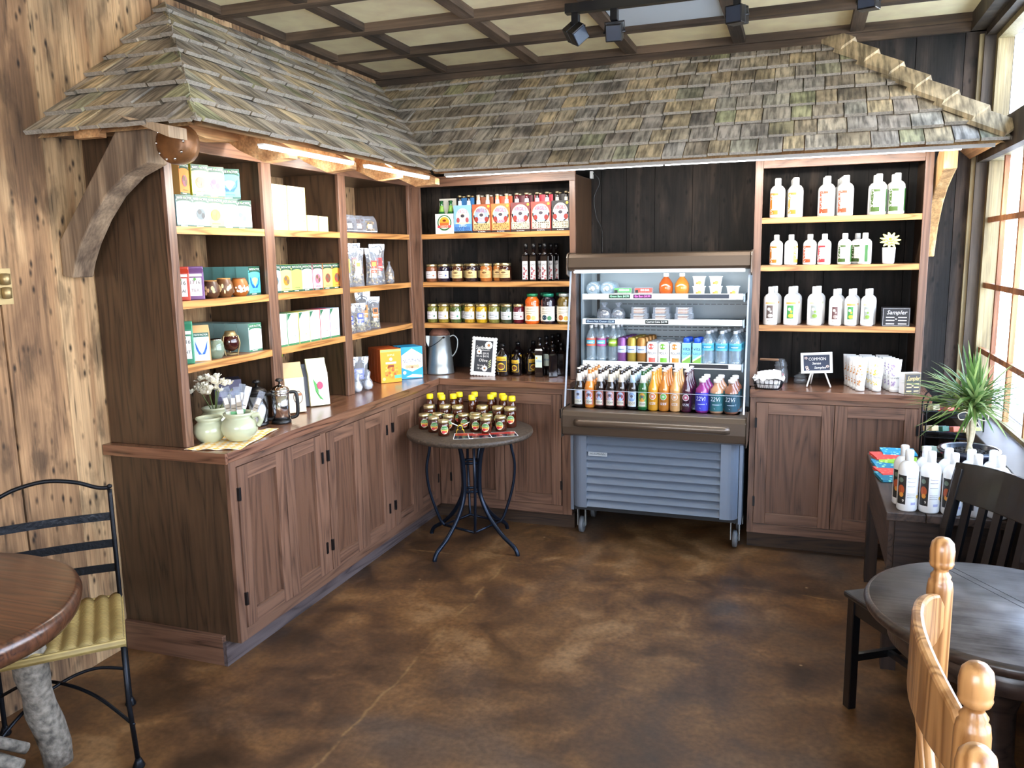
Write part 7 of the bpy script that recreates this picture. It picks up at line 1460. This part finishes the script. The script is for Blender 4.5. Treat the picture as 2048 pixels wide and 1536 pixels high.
# ================================================================ LEFT FOREGROUND: slab table, iron chair
t = thing('slab_table', 'thick round redwood slab table on rough log legs, left foreground', 'table', (.422, -3.707, 0)); SL = wood('redwood_slab', 'x', '2c1911', '5e3a26', rough=.28, coat=.7, contrast=.5)
c = MB(); n = 72; ring = []; rnd = random.Random(2); rad = [.478+.006*math.sin(3*2*PI*i/n+1)+.003*math.sin(7*2*PI*i/n) for i in range(n)]
pr = [(.86, .672), (.965, .674), (.99, .69), (1.0, .715), (.985, .735), (.96, .7395), (0, .7398)]; vs = []; fs = []
for k, z in pr:
    for i in range(n): vs.append((rad[i]*k*math.cos(2*PI*i/n), rad[i]*k*math.sin(2*PI*i/n), z))
for j in range(len(pr)-1):
    for i in range(n): fs.append((j*n+i, j*n+(i+1) % n, (j+1)*n+(i+1) % n, (j+1)*n+i))
fs.append(tuple(reversed(range(n)))); c.add(vs, fs, SL, True); c.build('tabletop', t)
BK = mat('grey_bark', '7c7468', .95, bump=1, bscale=45, var=.6)
for (x0, y0), (x1, y1), r in (((.043, .322), (-.007, .467), .050), ((-.18, .05), (-.34, .22), .045), ((.05, -.2), (.12, -.36), .045)):
    c = MB(); rnd = random.Random(int(x0*100)); pts = [(x0+(x1-x0)*f+rnd.uniform(-.006, .006), y0+(y1-y0)*f+rnd.uniform(-.006, .006), .671-(.671-.0)*f) for f in [i/9 for i in range(10)]]; c.tube(pts, [r*rnd.uniform(.86, 1.08) for _ in pts], BK, 16); c.build('leg', t)
MB().tube([(-.20, .20, .18), (-.06, .27, .13), (.04, .30, .10)], [.026, .023, .020], BK, 10).build('branch_brace', t); MB().tube([(-.10, .02, .22), (-.02, .2, .25), (.03, .33, .14)], [.022, .02, .018], BK, 10).build('branch_brace', t)
t = thing('iron_chair', 'black wrought iron chair with woven straw seat at the slab table', 'chair', (.385, -3.175, 0), math.radians(226.2)); IR = M_IRON
# local: +y = facing direction reversed -> seat front at +y after rotation handled below
hw = .205; r = .0085
def T2(u, v, z): return (u, v, z)
for s in (-1, 1):
    MB().tube(smooth_path([(s*hw, -.205, 0), (s*hw, -.20, .22), (s*hw, -.195, .45), (s*hw, -.215, .64), (s*(hw), -.245, .845)]), r, IR, 10).build('back_post', t)
    MB().tube([(s*(hw+.012), .235, 0), (s*hw, .215, .22), (s*hw, .20, .445)], r, IR, 10).build('leg', t)
    for yv in (-.205, .235): MB().lathe([(.018, 0), (.020, .006), (.014, .022), (.009, .034)], IR, (s*(hw+(.012 if yv > 0 else 0)), yv, 0), 14).build('foot_cap', t)
    MB().lathe([(0, -.010), (.010, -.004), (.010, .004), (0, .010)], IR, (s*hw, -.247, .855), 12).build('finial', t)
MB().tube(smooth_path([(-hw, -.247, .85), (-hw*.8, -.25, .855), (-hw*.45, -.252, .885), (0, -.254, .90), (hw*.45, -.252, .885), (hw*.8, -.25, .855), (hw, -.247, .85)]), .0075, IR, 10).build('top_rail', t)
HM = mat('hammered_iron', '23262c', .4, .6, bump=.9, bscale=60)
for z, yv in ((.745, -.231), (.645, -.217), (.555, -.206)):
    c = MB(); N_ = 12; vs = []
    for i in range(N_+1): u = i/N_*2-1; yb = yv-.018*(1-u*u); vs += [(u*hw, yb-.002, z-.015), (u*hw, yb+.002, z-.015), (u*hw, yb+.002, z+.015), (u*hw, yb-.002, z+.015)]
    fs = [(4*i+k, 4*i+(k+1) % 4, 4*i+4+(k+1) % 4, 4*i+4+k) for i in range(N_) for k in range(4)]+[(3, 2, 1, 0), tuple(4*N_+k for k in range(4))]; c.add(vs, fs, HM); c.build('back_slat', t)
MB().tube([(-hw, -.19, .44), (hw, -.19, .44), (hw, .20, .44), (-hw, .20, .44)], .008, IR, 8, closed=True).build('seat_frame', t)
def straw():
    m, n, l, b_ = principled('woven_straw'); tt = n.new('ShaderNodeTexCoord'); w = n.new('ShaderNodeTexWave'); w.wave_type = 'BANDS'; w.bands_direction = 'Y'; w.inputs['Scale'].default_value = 28; w.inputs['Distortion'].default_value = .6; l.new(tt.outputs['Object'], w.inputs['Vector']); z = n.new('ShaderNodeTexNoise'); z.inputs['Scale'].default_value = 14; l.new(tt.outputs['Object'], z.inputs['Vector'])
    r_ = n.new('ShaderNodeValToRGB'); r_.color_ramp.elements[0].color = (*srgb('6e5a2c'), 1); r_.color_ramp.elements[1].color = (*srgb('c2a868'), 1); a_ = n.new('ShaderNodeMath'); a_.operation = 'MULTIPLY_ADD'; a_.inputs[1].default_value = .6; l.new(w.outputs['Fac'], a_.inputs[0]); mm = n.new('ShaderNodeMath'); mm.operation = 'MULTIPLY'; mm.inputs[1].default_value = .5; l.new(z.outputs['Fac'], mm.inputs[0]); l.new(mm.outputs[0], a_.inputs[2]); l.new(a_.outputs[0], r_.inputs[0]); l.new(r_.outputs[0], b_.inputs['Base Color']); b_.inputs['Roughness'].default_value = .6; bp = n.new('ShaderNodeBump'); bp.inputs['Strength'].default_value = .8; bp.inputs['Distance'].default_value = .003; l.new(w.outputs['Fac'], bp.inputs['Height']); l.new(bp.outputs[0], b_.inputs['Normal']); return m
ST = straw(); c = MB(); n1, n2 = 90, 10; vs = []; fs = []
for i in range(n1+1):
    u = i/n1; x = -hw-.010+(2*hw+.02)*u; hgt = .012*abs(math.sin(u*PI*9)); e = min(u, 1-u)
    for j in range(n2+1):
        v = j/n2; yy = -.20+.412*v; sag = -.012*math.sin(PI*v)*math.sin(PI*u); vs.append((x, yy, .448+hgt+sag-(.010 if e < .02 else 0)))
K = len(vs)
for i in range(n1+1):
    for j in range(n2+1): x, yy, z = vs[i*(n2+1)+j]; vs.append((x, yy, z-.018-.012*0))
for i in range(n1):
    for j in range(n2): q = i*(n2+1)+j; fs.append((q, q+n2+1, q+n2+2, q+1)); fs.append((K+q, K+q+1, K+q+n2+2, K+q+n2+1))
for i in range(n1): a_, b_ = i*(n2+1), (i+1)*(n2+1); fs.append((a_, K+a_, K+b_, b_)); fs.append((a_+n2, b_+n2, K+b_+n2, K+a_+n2))
for j in range(n2): fs.append((j, j+1, K+j+1, K+j)); q = n1*(n2+1)+j; fs.append((q, K+q, K+q+1, q+1))
c.add(vs, fs, ST, True); c.tube([(-hw-.008, .213, .440), (hw+.008, .213, .440)], .014, ST, 10).tube([(-hw-.008, -.201, .440), (hw+.008, -.201, .440)], .012, ST, 10).build('woven_seat', t)
for a_, b_ in (((-hw, -.20), (hw+.01, .228)), ((hw, -.20), (-hw-.01, .228))): MB().tube(smooth_path([(a_[0], a_[1], .15), (a_[0]*.5, a_[1]*.5+.0, .225), (0, .01, .25), (b_[0]*.5, b_[1]*.5, .225), (b_[0], b_[1], .15)]), .006, IR, 8).build('stretcher', t)

# ================================================================ TRACK LIGHTS
t = thing('light_track', 'black ceiling track carrying the spot lights', 'light', (1.95, -1.15, 2.802)); MB().box(-.28, 1.3, -.018, .018, .0, .043, M_BLK).build('rail', t); MB().box(-.31, -.281, -.022, .022, .0, .043, M_BLK).build('feed_box', t)
SB = mat('spot_black', '111216', .3, .3)
def spot(x, y, rx, ry, rz, drop, lab):
    t = thing('spot_light', lab, 'light', (x, y, 2.799), 0, 'black cube spotlights on the ceiling track'); MB().box(-.016, .016, -.022, .022, -.05, 0, SB).build('adapter', t)
    M_ = TR(0, 0, -drop, rx, ry, rz); c = MB(); c.box(-.038, .038, -.045, .045, -.038, .038, SB, M_); c.build('head', t, bevel=.004); MB().box(-.0385, .0385, -.0002, .0012, -.0385, .0385, mat('seam_grey', '5a6270', .3), M_).box(-.032, .032, -.0475, -.0455, -.032, .032, mat('spot_lens', '2c3442', .25), M_).build('lens', t)
    MB().tube([(-.046, 0, -drop), (-.046, 0, -.055), (.046, 0, -.055), (.046, 0, -drop)], .0035, SB, 6).tube([(-.052, 0, -drop), (.052, 0, -drop)], .006, SB, 8).build('yoke', t)
spot(1.688, -1.15, .6, -.7, .5, .085, 'black cube spotlight at the left end of the track'); spot(1.875, -1.15, .35, .0, .1, .10, 'black cube spotlight second from left with yoke visible')
spot(2.43, -1.15, .1, .0, -.3, .045+.04, 'black cube spotlight right of the white ceiling panel'); spot(2.97, -1.15, .1, 0, -.3, .085, 'black cube spotlight farthest right, cut by the picture top')
